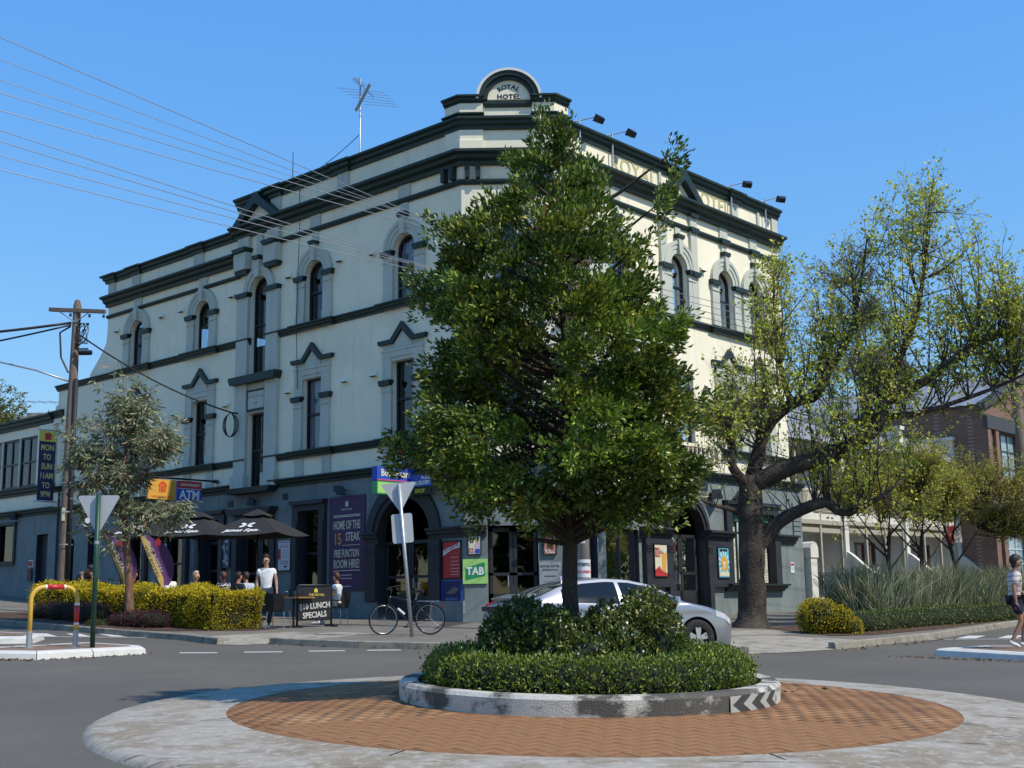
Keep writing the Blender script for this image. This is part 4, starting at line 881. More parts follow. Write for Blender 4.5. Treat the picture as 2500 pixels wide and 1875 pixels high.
def terrace(i):
    t0 = 14.1+i*W_; t1 = t0+W_; g = g2(t0+2.8, -2); root = tag(empty('terrace_house', (*FRR.xy(t0+2.8, -4), g)), tlab[i], 'house', 'white terrace houses'); B = lambda mb, n, m, **k: mb.build(n, m, root, world=True, **k)
    fr = FRR; op = [rect(t0+.9, t0+2.0, g+.1, g+2.6), rect(t0+2.9, t0+4.9, g+.7, g+2.6), rect(t0+.9, t0+2.3, g+3.9, g+6.3), rect(t0+3.2, t0+4.6, g+3.9, g+6.3)]
    w = fr.wall(MB(), [(t0, g-1), (t0, g+7.4), (t1, g+7.4), (t1, g-1)], op, o=-2.7, depth=.2); B(w, 'wall', M_TERR)
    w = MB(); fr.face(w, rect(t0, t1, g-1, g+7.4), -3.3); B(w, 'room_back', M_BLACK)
    for a in ([t0] if i else [t0])+([t1] if i == 2 else []):
        w = MB(); fr.box(w, a-.16, a+.16, -3.1, -1.5, g-.5, g+7.5); fr.box(w, a-.22, a+.22, -3.1, -1.42, g+7.5, g+7.66); B(w, 'party_wall', M_TERR)
        w = MB(); n = 8     # curved low wall sweeping down to the street
        pl = [(-1.5+1.5*k/n, g+2.1-.95*math.sin(math.pi/2*(k/n))**1.3) for k in range(n+1)]
        for (o0, z0), (o1, z1) in zip(pl[:-1], pl[1:]): w.hexa([fr.p(a-.12, o0, g-.3), fr.p(a+.12, o0, g-.3), fr.p(a+.12, o1, g-.3), fr.p(a-.12, o1, g-.3), fr.p(a-.12, o0, z0), fr.p(a+.12, o0, z0), fr.p(a+.12, o1, z1), fr.p(a-.12, o1, z1)])
        B(w, 'garden_wall', M_TERR)
    w = MB(); fr.box(w, t0, t1, -2.69, -1.6, g+3.35, g+3.6); B(w, 'balcony_floor', M_TERR)
    w = MB(); fr.box(w, t0, t1, -1.62, -1.56, g+3.18, g+3.34); B(w, 'fascia', M_LACE)
    for k in range(4):
        w = MB(); a = t0+.2+k*(W_-.4)/3; fr.box(w, a-.06, a+.06, -1.72, -1.6, g, g+6.4); B(w, 'post', M_LACE)
    w = MB(); fr.box(w, t0, t1, -1.68, -1.62, g+4.45, g+4.52); fr.box(w, t0, t1, -1.68, -1.62, g+3.7, g+3.74)
    for k in range(46): a = t0+.06+k*(W_-.12)/45; fr.box(w, a-.012, a+.012, -1.66, -1.64, g+3.72, g+4.46)
    tag(B(w, 'balustrade', M_LACE), kind='stuff')
    w = MB(); n = 30     # lace fringe
    for zt in (g+6.35, g+3.05):
        for k in range(n):
            a = t0+k*W_/n; fr.prism(w, [(a, zt), (a+W_/n, zt), (a+W_/n, zt-.16), (a+W_/n*.75, zt-.18), (a+W_/n*.5, zt-.22), (a+W_/n*.25, zt-.18), (a, zt-.16)], -1.66, -1.64)
    tag(B(w, 'lace_fringe', M_LACE), kind='stuff')
    w = MB(); n = 6; pl = [(-1.35-1.4*k/n, g+6.4+1.0*math.sin(math.pi/2*k/n)) for k in range(n+1)]
    for (o0, z0), (o1, z1) in zip(pl[:-1], pl[1:]): w.add([fr.p(t0, o0, z0), fr.p(t1, o0, z0), fr.p(t1, o1, z1), fr.p(t0, o1, z1)], [(0, 1, 2, 3)])
    B(w, 'verandah_roof', M_TROOF, smooth=True)
    w = MB(); w.add([fr.p(t0-.1, -2.6, g+7.4), fr.p(t1+.1, -2.6, g+7.4), fr.p(t1+.1, -8.5, g+9.6), fr.p(t0-.1, -8.5, g+9.6), fr.p(t1+.1, -13, g+7.4), fr.p(t0-.1, -13, g+7.4)], [(0, 1, 2, 3), (3, 2, 4, 5)]); w.add([fr.p(t0, -2.75, g+7.3), fr.p(t0, -8.5, g+9.5), fr.p(t0, -13, g+7.3)], [(0, 1, 2)]); w.add([fr.p(t0, -2.75, g-.5), fr.p(t0, -13, g-.5), fr.p(t0, -13, g+7.4), fr.p(t0, -2.75, g+7.4)], [(0, 1, 2, 3)]); B(w, 'roof', M_TROOF)
    for k, o_ in enumerate(op):
        a, z0, b, z1 = o_[0][0], o_[0][1], o_[2][0], o_[1][1]; w = MB()
        for (p, q, r_, s_) in ((a, a+.09, z0, z1), (b-.09, b, z0, z1), (a, b, z1-.09, z1), (a, b, z0, z0+.09), ((a+b)/2-.03, (a+b)/2+.03, z0, z1)): fr.box(w, p, q, -2.82, -2.73, r_, s_)
        if k == 0: fr.box(w, a+.09, b-.09, -2.82, -2.78, z0, z1-.45); B(w, 'door', M_REDT)
        else: wo = B(w, 'window', M_REDT if k == 1 else M_TERR); p = MB(); fr.face(p, rect(a+.05, b-.05, z0+.05, z1-.05), -2.8); p.build('pane', M_GLASS, wo)
    w = MB(); fr.box(w, t0+.2, t1-.2, -.1, .0, g-.3, g+.35); B(w, 'fence_base', M_TERR)
    w = MB(); fr.box(w, t0+.2, t1-.2, -.07, -.03, g+1.1, g+1.15)
    for k in range(38): a = t0+.25+k*(W_-.5)/37; fr.box(w, a-.012, a+.012, -.062, -.038, g+.35, g+1.25)
    tag(B(w, 'iron_fence', M_BLKMETAL), kind='stuff')
for i in range(3): terrace(i)
# rendered gate pier at the hotel end
pr_ = tag(empty('gate_pier', (*FRR.xy(13.75, .1), g2(13.75))), 'white rendered gate pier with rounded top at the end of the hotel', 'pier'); w = MB(); FRR.box(w, 13.55, 14.0, -.2, .2, g2(13.7)-.3, g2(13.7)+1.85)
FRR.prism(w, [(13.5, g2(13.7)+1.85), (13.5, g2(13.7)+2.2), (13.6, g2(13.7)+2.36), (13.78, g2(13.7)+2.42), (13.95, g2(13.7)+2.36), (14.05, g2(13.7)+2.2), (14.05, g2(13.7)+1.85)], -.24, .24); w.build('pier_body', M_TERR, pr_, world=True)
# brick warehouse
wh = tag(empty('brick_warehouse', (*FRR.xy(31.3), g2(31.3))), 'brown brick warehouse with metal gable roof and pale window panes at the right edge', 'building')
gw = g2(32); t0, t1 = 31.0, 45.0
win = [rect(32.4, 34.9, gw+1.05, gw+3.75), rect(32.4, 34.9, gw+4.6, gw+7.9), rect(36, 38.5, gw+1.05, gw+3.75), rect(36, 38.5, gw+4.6, gw+7.9)]
w = FRR.wall(MB(), [(t0, gw-1), (t0, gw+9.0), (38, gw+11.5), (t1, gw+9.0), (t1, gw-1)], win, depth=.25); w.build('front_wall', BRK, wh, world=True)
w = MB(); w.add([FRR.p(t0, 0, gw-1), FRR.p(t0, -26, gw-1), FRR.p(t0, -26, gw+9), FRR.p(t0, 0, gw+9)], [(0, 1, 2, 3)]); w.build('side_wall', BRK, wh, world=True)
M_WBAND = flat('dark_grey_paint', (.05, .05, .055))
for a in (31.0, 31.95, 35.2, 38.8):
    w = MB(); FRR.box(w, a, a+.4, 0, .16, gw-.5, gw+8.2); w.build('brick_pier', BRK, wh, world=True)
w = MB(); FRR.box(w, t0-.05, t1, 0, .2, gw+7.95, gw+8.6); w.build('lintel_band', M_WBAND, wh, world=True)
w = MB(); FRR.box(w, t0-.05, t1, 0, .18, gw+3.8, gw+4.45); w.build('lintel_band', M_WBAND, wh, world=True)
w = MB(); FRR.ring(w, [(t0-.2, gw+8.85), (38, gw+11.35), (t1, gw+8.85)], [(t0-.25, gw+9.15), (38, gw+11.68), (t1, gw+9.15)], -.2, .2); w.build('gable_coping', M_WBAND, wh, world=True)
rfm = MB(); n = 90     # corrugated roof slope facing the hotel
for k in range(n):
    o0, o1 = -.1-26*k/n, -.1-26*(k+1)/n; h = .04 if k % 2 else 0; h2 = 0 if k % 2 else .04
    rfm.add([FRR.p(t0-.3, o0, gw+9.08+h), FRR.p(t0-.3, o1, gw+9.08+h2), FRR.p(38, o1, gw+11.6+h2), FRR.p(38, o0, gw+11.6+h)], [(0, 1, 2, 3)])
rfm.add([FRR.p(38, 0, gw+11.6), FRR.p(38, -26, gw+11.6), FRR.p(t1, -26, gw+9), FRR.p(t1, 0, gw+9)], [(0, 1, 2, 3)]); rfm.build('roof', M_TROOF, wh, world=True)
vt = MB(); FRR.box(vt, 37.3, 38.3, -9, -8, gw+11.3, gw+12.2); vt.build('roof_vent', M_BLKMETAL, wh, world=True)
M_PALEPANE = mat('pale_blue_pane', (.26, .36, .38), .12, .05, 2, spec=.6); M_PALEFR = flat('pale_window_frame', (.42, .52, .56))
for k, o_ in enumerate(win):
    a, z0, b, z1 = o_[0][0], o_[0][1], o_[2][0], o_[1][1]; w = MB(); nc, nr_ = 3, (4 if k % 2 == 0 else 4)
    for c in range(nc+1): x = a+(b-a)*c/nc; FRR.box(w, x-.03, x+.03, -.2, -.12, z0, z1)
    for r_ in range(nr_+1): z = z0+(z1-z0)*r_/nr_; FRR.box(w, a, b, -.198, -.122, z-.03, z+.03)
    wo = w.build('window', M_PALEFR if k % 2 == 0 else M_WBAND, wh, world=True)
    for c in range(nc):
        for r_ in range(nr_): p = MB(); FRR.face(p, rect(a+(b-a)*c/nc+.03, a+(b-a)*(c+1)/nc-.03, z0+(z1-z0)*r_/nr_+.03, z0+(z1-z0)*(r_+1)/nr_-.03), -.16); p.build('pane', M_PALEPANE, wo)
# house with chimney behind the annexe
nh = tag(empty('chimney_house', (-24.0, 66, gz(-24, 66))), 'house roof with a weathered rendered chimney behind the annexe', 'house')
w = MB(); w.box(-40, -21, 64, 74, 1, 9.6); w.build('wall', M_TERR, nh, world=True)
w = MB(); w.add([(-40, 64, 9.6), (-21, 64, 9.6), (-21, 69, 11.2), (-40, 69, 11.2), (-21, 74, 9.6), (-40, 74, 9.6)], [(0, 1, 2, 3), (3, 2, 4, 5), (1, 4, 2)]); w.build('roof', M_TROOF, nh, world=True)
M_CHIM = mat('stained_render', (.27, .25, .22), .9, .3, 3, .3, 40, c2=(.10, .09, .08), c2s=2)
w = MB(); w.box(-25.2, -24.0, 64.1, 65.0, 9, 11.35); w.box(-25.3, -23.9, 64.0, 65.1, 11.1, 11.25); w.box(-25.4, -23.8, 63.9, 65.2, 11.35, 11.55); w.box(-25.15, -24.05, 64.1, 65.0, 11.55, 11.75); w.build('chimney', M_CHIM, nh, world=True)
w = MB(); w.tube([(-23.5, 65, 10), (-23.5, 65, 12.5)], .025, 5); w.tube([(-26, 65, 12.5), (-20.8, 65, 12.35)], .02, 4)
for k in range(9): w.tube([(-25.8+k*.55, 64.5, 12.48-k*.015), (-25.8+k*.55, 65.5, 12.48-k*.015)], .012, 4)
w.build('aerial', M_WIRE, nh, world=True)

# ================================================================ TREES AND PLANTS
from mathutils import noise as mnoise
def leafmat(name, rough=.45, trans=.22, spec=.45): return mat(name, (.1, .1, .1), rough, .0, attr='col', trans=trans, spec=spec)
M_LEAF = leafmat('glossy_leaf', .38, .2, .5); M_LEAFM = leafmat('matt_leaf', .6, .35, .3)
M_BARK = mat('grey_brown_bark', (.055, .043, .032), .95, .35, 6, .8, 30, stretch=(5, 5, 1.2), dist=.03)
M_BARKP = mat('plane_tree_bark', (.042, .033, .025), .95, .4, 3, .9, 18, c2=(.085, .07, .052), c2s=2.2, c2t=(.5, .65), dist=.04)
M_BARKG = mat('red_brown_gum_bark', (.17, .085, .05), .85, .35, 5, .6, 25, c2=(.25, .16, .11), c2s=3, stretch=(4, 4, 1))
M_TWIG = mat('pale_twig', (.15, .125, .095), .9, .2, 9)
M_CORE = mat('dark_core_green', (.012, .018, .006), .95, .4, 14, .9, 20, dist=.08)  # dark green for the light-blocking cores added inside shrubs and hedges
def pick(n, cols, w, jit=.25):
    c = np.array(cols)[RNG.choice(len(cols), n, p=np.array(w)/sum(w))]; return c*1.22*(1+RNG.uniform(-jit, jit, (n, 1)))*(1+RNG.uniform(-.08, .08, (n, 3)))
def nz(p, s, seed=0.): return mnoise.noise(Vector((p[0]*s+seed, p[1]*s+seed*1.7, p[2]*s-seed)))
def sphere_dirs(n): return unit(RNG.normal(size=(n, 3)))
def leaves_in_clumps(CC, CD, rad, per, spread_up=.4):
    """CC clump centres, CD outward directions -> leaf bases and directions"""
    n = len(CC); idx = np.repeat(np.arange(n), per); d = sphere_dirs(len(idx)); rr = RNG.uniform(.25, 1, (len(idx), 1))**.5
    r_ = np.asarray(rad)[idx].reshape(-1, 1); P = CC[idx]+d*rr*r_*np.array([1, 1, .8]); D = d*.7+CD[idx]*.7+np.array([0, 0, spread_up])+RNG.normal(size=(len(idx), 3))*.3
    return P, D, idx
# ---- roundabout tree (dense glossy crown)
def sil(rows, y): ys_ = [r[0] for r in rows]; return np.interp(y, ys_, [r[1] for r in rows]), np.interp(y, ys_, [r[2] for r in rows])
ROWS = [(262, 1160, 1215), (285, 1135, 1265), (320, 1100, 1295), (370, 1060, 1310), (405, 1052, 1335), (440, 1050, 1370), (470, 1035, 1400), (505, 962, 1440), (560, 915, 1450), (600, 910, 1440), (640, 900, 1455), (700, 905, 1490), (780, 900, 1530), (850, 875, 1545), (950, 852, 1522), (1010, 855, 1528), (1050, 905, 1528), (1090, 1000, 1500), (1130, 1012, 1450), (1165, 1060, 1290)]
TX, TY = .62, 14.02
def round_tree():
    root = tag(empty('street_tree', (TX, TY, gz(TX, TY)+.45)), 'dense dark green glossy tree standing in the roundabout planter', 'tree')
    LB = []; n = 0
    while len(LB) < 125 and n < 20000:
        n += 1; yd = RNG.uniform(312, 1140); l, r = sil(ROWS, yd)
        if RNG.uniform() > (r-l)/690: continue
        x0, x1 = (l-1105)*.005251, (r-1105)*.005251; z = 7.2-(yd-262)*.00544; cx, hw = (x0+x1)/2, (x1-x0)/2-.16; lr = min(max(.12, hw*.5), RNG.uniform(.22, .46)); a = RNG.uniform(0, 2*math.pi); u = RNG.uniform(.25, 1)**.5
        p = np.array([cx+(hw-lr*.75)*u*math.cos(a), TY+(hw*.9-lr*.7)*u*math.sin(a), z])
        if nz(p, .95, 5.3)+.4*nz(p, 2.1, 1.7) < -.16: continue
        if any(np.linalg.norm(p-q[0]) < .30+.12*(q[1]+lr) for q in LB): continue
        LB.append((p, lr))
    CC, CL = [], []
    for i, (p, lr) in enumerate(LB):
        out = p-np.array([TX, TY, p[2]-.5]); out = out/np.linalg.norm(out)
        for k in range(int(14+44*lr)):
            d = sphere_dirs(1)[0]+out*.55+np.array([0, 0, .35]); d = d/np.linalg.norm(d); CC.append(p+d*lr*RNG.uniform(.6, 1.05)*np.array([1, 1, .62])); CL.append(i)
        for k in range(2):   # twigs that break the outline
            d = sphere_dirs(1)[0]*.6+out; d = d/np.linalg.norm(d)
            for j in range(4): CC.append(p+d*(lr*.9+.06*j)+RNG.normal(size=3)*.025); CL.append(i)
    # sprigs that stick out of the crown
    for (xd, yd, k) in ((1470, 362, 5), (1455, 420, 7), (1440, 480, 8), (1472, 390, 4), (948, 505, 5), (985, 520, 6), (890, 620, 4), (905, 660, 5), (1180, 275, 6), (1210, 300, 6), (1545, 850, 4), (855, 960, 5), (862, 1010, 5), (1020, 1130, 6)):
        for q in range(k): CC.append(np.array([(xd-1105)*.005251+RNG.normal()*.07, TY+RNG.normal()*.12-.2, 7.2-(yd-262)*.00544+RNG.normal()*.09])); CL.append(len(LB)+q)
    CC = np.array(CC); CD = unit((CC-np.array([TX, TY, 4.4]))*np.array([1, 1, .55])); per = 21
    P, D, idx = leaves_in_clumps(CC, CD, RNG.uniform(.07, .13, len(CC)), per)
    lobe = RNG.uniform(size=len(LB)+20); cl = lobe[np.array(CL)]; topw = np.clip((CC[:, 2]-5.2)/2, 0, 1)
    col = pick(len(P), [(.036, .066, .010), (.068, .110, .013), (.125, .168, .02), (.19, .21, .034)], [.30, .36, .25, .09])
    tone = RNG.uniform(.7, 1.9, len(LB)+20); col *= tone[np.array(CL)][idx][:, None]; yl = RNG.uniform(0, 1, len(LB)+20)[np.array(CL)][idx]; col[:, 0] *= 1+.18*(yl > .7)
    red = RNG.uniform(size=len(P)) < (.006+.10*topw*(cl < .2)+.15*(cl < .02))[idx]; col[red] = pick(red.sum(), [(.24, .11, .035), (.19, .14, .04)], [.5, .5])
    o = leaf_mesh('crown', P, D, RNG.uniform(.045, .098, len(P)), M_LEAF, col, root, width=.45); o.location = -root.location
    b = MB(); zb = gz(TX, TY)+.42
    b.tube([(TX+.04, TY, zb), (TX+.01, TY, zb+.4), (TX-.02, TY, 1.7), (TX, TY, 2.3), (TX-.02, TY, 3.2), (TX+.02, TY, 4.2), (TX-.05, TY, 5.4), (TX-.1, TY, 6.6)], [.13, .098, .088, .082, .07, .055, .035, .012], 12)
    for k in range(95):
        c = CC[RNG.integers(len(CC))]; z0 = max(2.25, min(c[2]-.35*math.hypot(c[0]-TX, c[1]-TY)-.3, 6.2)); s_ = Vector((TX, TY, z0)); e = Vector(c); m_ = (s_+e)/2+Vector((0, 0, -.06))
        b.tube([s_, m_, e], [.036, .022, .006], 6, cap=False)
    o = b.build('trunk', M_BARK, root, world=True, smooth=True)
round_tree()
# ---- mounded shrubs and hedges
def shrub(name, label, cat, lumps, n, size, cols, w, m=M_LEAF, rosette=0, width=.45, up=.5, core=.84, group=None, jit=.25, flowers=0, base=None, top_cols=None, flat_top=False):
    """lumps: list of (x,y,z,rx,ry,rz) ellipsoids; leaves spread over the surface, dark core added inside to block light"""
    L = np.array(lumps, float); base = base if base is not None else (L[:, 0].mean(), L[:, 1].mean(), (L[:, 2]-L[:, 5]).min())
    root = tag(empty(name, base), label, cat, group); area = L[:, 3]*L[:, 5]+L[:, 4]*L[:, 5]; k = RNG.choice(len(L), n, p=area/area.sum())
    d = sphere_dirs(n); P = L[k, :3]+d*L[k, 3:]*RNG.uniform(.80, 1.04, (n, 1))
    keep = np.ones(n, bool)
    for j in range(len(L)): keep &= ~((((P-L[j, :3])/(L[j, 3:]*.78))**2).sum(1) < 1)
    st = RNG.uniform(size=n) < .035; P[st] += d[st]*RNG.uniform(.03, .10, (st.sum(), 1))
    keep &= P[:, 2] > base[2]-.02; P, d = P[keep], d[keep]; n = len(P)
    if rosette:
        P = np.repeat(P, rosette, axis=0)+RNG.normal(size=(n*rosette, 3))*.012; d = np.repeat(d, rosette, axis=0); D = d*.5+RNG.normal(size=d.shape)*.75+np.array([0, 0, up])
    else: D = d*.6+RNG.normal(size=d.shape)*.6+np.array([0, 0, up])
    col = pick(len(P), cols, w, jit)
    o = leaf_mesh('foliage', P, D, RNG.uniform(.7, 1.25, len(P))*size, m, col, root, width); o.location = -root.location
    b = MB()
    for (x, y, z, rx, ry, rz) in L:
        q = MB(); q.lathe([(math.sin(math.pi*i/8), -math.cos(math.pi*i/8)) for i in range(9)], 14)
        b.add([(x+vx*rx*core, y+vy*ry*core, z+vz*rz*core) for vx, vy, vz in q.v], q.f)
    b.build('blocking_core', M_CORE, root, world=True, smooth=True)  # solid dark ellipsoids added behind the leaves to block light
    if flowers:
        i = RNG.choice(n, flowers); C = np.repeat(P.reshape(n, -1, 3)[i, 0] if rosette else P[i], 9, axis=0)+RNG.normal(size=(flowers*9, 3))*.028; f = leaf_mesh('flowers', C, RNG.normal(size=C.shape)+np.array([0, -.3, .6]), .034, flat('white_petal', (.72, .68, .58)), np.ones((len(C), 3)), root, .9); f.location = -root.location; tag(f, kind='stuff')
    return root
gp_ = lambda x, y: gz(x, y)
HC = [(.045, .07, .012), (.08, .11, .016), (.16, .18, .03)]
zp = gz(*RC)+.36
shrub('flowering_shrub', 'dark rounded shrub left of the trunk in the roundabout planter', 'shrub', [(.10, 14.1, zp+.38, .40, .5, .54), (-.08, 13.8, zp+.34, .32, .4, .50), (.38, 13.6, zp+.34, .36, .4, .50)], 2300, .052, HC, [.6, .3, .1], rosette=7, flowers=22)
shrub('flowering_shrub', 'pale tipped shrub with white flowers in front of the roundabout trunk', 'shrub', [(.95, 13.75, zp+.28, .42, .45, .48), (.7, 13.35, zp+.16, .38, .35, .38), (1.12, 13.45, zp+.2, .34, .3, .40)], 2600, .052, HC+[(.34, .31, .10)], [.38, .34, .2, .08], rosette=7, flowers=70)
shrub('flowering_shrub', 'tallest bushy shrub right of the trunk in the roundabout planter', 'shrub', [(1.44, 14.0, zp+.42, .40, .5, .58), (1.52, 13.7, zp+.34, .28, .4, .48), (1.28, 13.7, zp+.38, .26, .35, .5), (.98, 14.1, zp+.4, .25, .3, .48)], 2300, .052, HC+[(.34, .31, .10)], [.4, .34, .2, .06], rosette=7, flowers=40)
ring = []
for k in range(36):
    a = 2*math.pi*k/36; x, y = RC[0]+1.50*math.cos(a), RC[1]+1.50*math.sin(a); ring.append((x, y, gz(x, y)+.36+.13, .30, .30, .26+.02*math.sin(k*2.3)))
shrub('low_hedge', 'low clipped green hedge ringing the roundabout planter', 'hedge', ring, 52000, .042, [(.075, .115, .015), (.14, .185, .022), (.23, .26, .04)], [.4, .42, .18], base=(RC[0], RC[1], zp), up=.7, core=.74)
# yellow hedge in front of the hotel: boxy, built of overlapping lumps
def boxhedge(name, label, ts, offs, h, n, size, cols, w, m=M_LEAFM, frame=FL, cut=None):
    root = tag(empty(name, (*frame.xy(sum(ts)/2, sum(offs)/2), gz(*frame.xy(sum(ts)/2, sum(offs)/2))+.15)), label, 'hedge')
    T, O = ts[1]-ts[0], offs[1]-offs[0]; A_ = np.array([T*O*1.2, T*h, T*h*.5, O*h, O*h*.5]); k = RNG.choice(5, n, p=A_/A_.sum()); u, v = RNG.uniform(size=n), RNG.uniform(size=n)
    t = np.where(k <= 2, ts[0]+u*T, np.where(k == 3, ts[0], ts[1])); o = np.where(k == 0, offs[0]+v*O, np.where(k == 1, offs[1], np.where(k == 2, offs[0], offs[0]+u*O))); z = np.where(k == 0, h, v*h)
    wob = np.array([.05*math.sin(a*5.1)+.05*math.sin(a*2.3+b*4)+.06*math.sin(c*7+a*3) for a, b, c in zip(t, o, z)])
    nt = np.where(k == 3, -1., np.where(k == 4, 1., 0)); no = np.where(k == 1, 1., np.where(k == 2, -1., 0)); nzv = np.where(k == 0, 1., 0)
    e = .13; cn = lambda val, a, b: np.clip(val, a, b)
    jit_ = RNG.uniform(-.07, .05, n)+wob+np.where(RNG.uniform(size=n) < .04, RNG.uniform(.03, .1, n), 0)
    t2 = t+nt*jit_; o2 = o+no*jit_; z2 = z+nzv*jit_
    XY = frame.C+np.outer(t2, frame.D)+np.outer(o2, frame.n); Z = np.array([gz(*p) for p in XY])+.15+z2
    P = np.column_stack([XY, Z]); ND = np.column_stack([np.outer(nt, frame.D)+np.outer(no, frame.n), nzv]); D = ND*.7+RNG.normal(size=P.shape)*.55+np.array([0, 0, .45])
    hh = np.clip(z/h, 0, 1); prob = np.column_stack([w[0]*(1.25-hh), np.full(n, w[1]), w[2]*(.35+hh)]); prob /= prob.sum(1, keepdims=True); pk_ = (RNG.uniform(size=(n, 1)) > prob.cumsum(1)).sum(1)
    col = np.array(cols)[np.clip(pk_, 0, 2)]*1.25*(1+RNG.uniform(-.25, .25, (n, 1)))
    q = leaf_mesh('foliage', P, D, RNG.uniform(.7, 1.3, n)*size, m, col, root, .55); q.location = -root.location
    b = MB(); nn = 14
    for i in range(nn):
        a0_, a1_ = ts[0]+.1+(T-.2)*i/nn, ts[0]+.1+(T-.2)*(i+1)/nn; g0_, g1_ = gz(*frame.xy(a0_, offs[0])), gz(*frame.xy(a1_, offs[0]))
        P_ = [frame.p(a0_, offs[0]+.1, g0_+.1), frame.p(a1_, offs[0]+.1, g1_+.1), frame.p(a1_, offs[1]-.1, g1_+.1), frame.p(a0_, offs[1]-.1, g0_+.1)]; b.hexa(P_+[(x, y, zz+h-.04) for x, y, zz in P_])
    b.build('blocking_core', M_CORE, root, world=True); return root  # dark blocks added inside the hedge so no light passes through
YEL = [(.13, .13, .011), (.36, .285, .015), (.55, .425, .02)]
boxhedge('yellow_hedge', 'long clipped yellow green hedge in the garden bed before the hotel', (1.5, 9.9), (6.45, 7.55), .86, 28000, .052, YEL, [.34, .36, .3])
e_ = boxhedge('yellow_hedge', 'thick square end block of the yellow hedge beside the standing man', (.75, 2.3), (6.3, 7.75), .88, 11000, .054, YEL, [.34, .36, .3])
PUR = [(.055, .018, .026), (.10, .03, .042), (.15, .07, .06)]
def fp3(t, o, dz): q = FL.xy(t, o); return (q[0], q[1], gz(*q)+.15+dz)
shrub('purple_shrub', 'low dark purple shrub between the gum trunk and the hedge end', 'shrub', [(*fp3(2.45, 8.25, .16), .45, .4, .26), (*fp3(3.05, 8.3, .15), .45, .42, .25), (*fp3(3.6, 8.3, .13), .42, .4, .22)], 4200, .05, PUR, [.5, .35, .15], M_LEAFM, width=.35)
shrub('purple_shrub', 'low dark purple shrub left of the gum trunk by the sign post', 'shrub', [(*fp3(5.3, 8.15, .2), .5, .45, .32), (*fp3(6.0, 8.1, .22), .5, .5, .34), (*fp3(6.9, 8.1, .2), .5, .45, .32), (*fp3(7.8, 8.1, .18), .5, .45, .3)], 5200, .05, PUR, [.5, .35, .15], M_LEAFM, width=.35)
shrub('ground_plant', 'small green tuft at the kerb under the gum tree', 'plant', [(*fp3(4.35, 8.6, .02), .3, .22, .12)], 500, .07, [(.09, .11, .03), (.14, .14, .05)], [.6, .4], M_LEAFM, width=.2)
shrub('yellow_shrub', 'rounded bright yellow shrub in the mulch right of the plane tree', 'shrub', [(6.95, 28.95, gz(6.95, 28.95)+.5, .42, .42, .44), (7.35, 28.95, gz(7.35, 28.9)+.40, .36, .4, .36), (6.85, 29.35, gz(6.9, 29.3)+.48, .38, .4, .42), (7.55, 28.8, gz(7.5, 28.8)+.28, .28, .3, .24)], 6500, .05, YEL, [.3, .4, .3], M_LEAFM, width=.55)
rh = []
for k in range(30):
    f = k/29; x, y = 7.9+f*7.6, 29.35+f*8.9; rh.append((x+.1, y+.35, gz(x, y)+.32, .48, .48, .32))
shrub('low_hedge', 'low dark green hedge along the kerb in front of the tall grass', 'hedge', rh, 19000, .055, [(.06, .085, .015), (.11, .14, .022), (.20, .21, .04)], [.5, .35, .15])
# tall strappy grass
def grass(n, name='tall_grass'):
    f = RNG.uniform(0, 1, n)**1.0; o = RNG.uniform(0, 1, n); clump = RNG.integers(0, 90, n); cf, co = RNG.uniform(0, 1, 90), RNG.uniform(0, 1, 90)
    f = np.clip(cf[clump]+RNG.normal(size=n)*.012, 0, 1); o = np.clip(co[clump]+RNG.normal(size=n)*.07, 0, 1)
    X = 9.1+f*8.0+(o)*-1.0; Y = 31.9+f*9.2+o*1.5; Z = np.array([gz(x, y) for x, y in zip(X, Y)])+.14
    h = RNG.uniform(.55, 1.9, n)*(.85+.15*np.sin(f*17)); lean = RNG.normal(size=(n, 2))*.27+np.array([.06, 0]); B = np.column_stack([X, Y, Z]); wd = RNG.uniform(.008, .016, n); sd = unit(np.column_stack([RNG.normal(size=n), RNG.normal(size=n)*.5, np.zeros(n)]))
    V = np.empty((n, 7, 3))
    for k, (s_, w_) in enumerate(((0, 1), (.45, .9), (.8, .6))):
        c = B+np.column_stack([lean[:, 0]*h*s_**1.8, lean[:, 1]*h*s_**1.8, h*s_-.12*h*s_**3*np.abs(lean).sum(1)]); V[:, 2*k] = c-sd*wd[:, None]*w_; V[:, 2*k+1] = c+sd*wd[:, None]*w_
    V[:, 6] = B+np.column_stack([lean[:, 0]*h, lean[:, 1]*h, h-.2*h*np.abs(lean).sum(1)])
    i = np.arange(n)[:, None]*7; F = np.concatenate([i+np.array([0, 1, 3]), i+np.array([0, 3, 2]), i+np.array([2, 3, 5]), i+np.array([2, 5, 4]), i+np.array([4, 5, 6])])
    col = np.repeat(pick(n, [(.105, .13, .06), (.165, .19, .095), (.42, .40, .30), (.23, .19, .12)], [.38, .36, .18, .08]), 7, axis=0)
    return tag(arr_mesh(name, V.reshape(-1, 3), F, M_LEAFM, None, col), 'tall grey green strappy grass growing in the bed by the right kerb', 'grass', kind='stuff')
grass(15000)
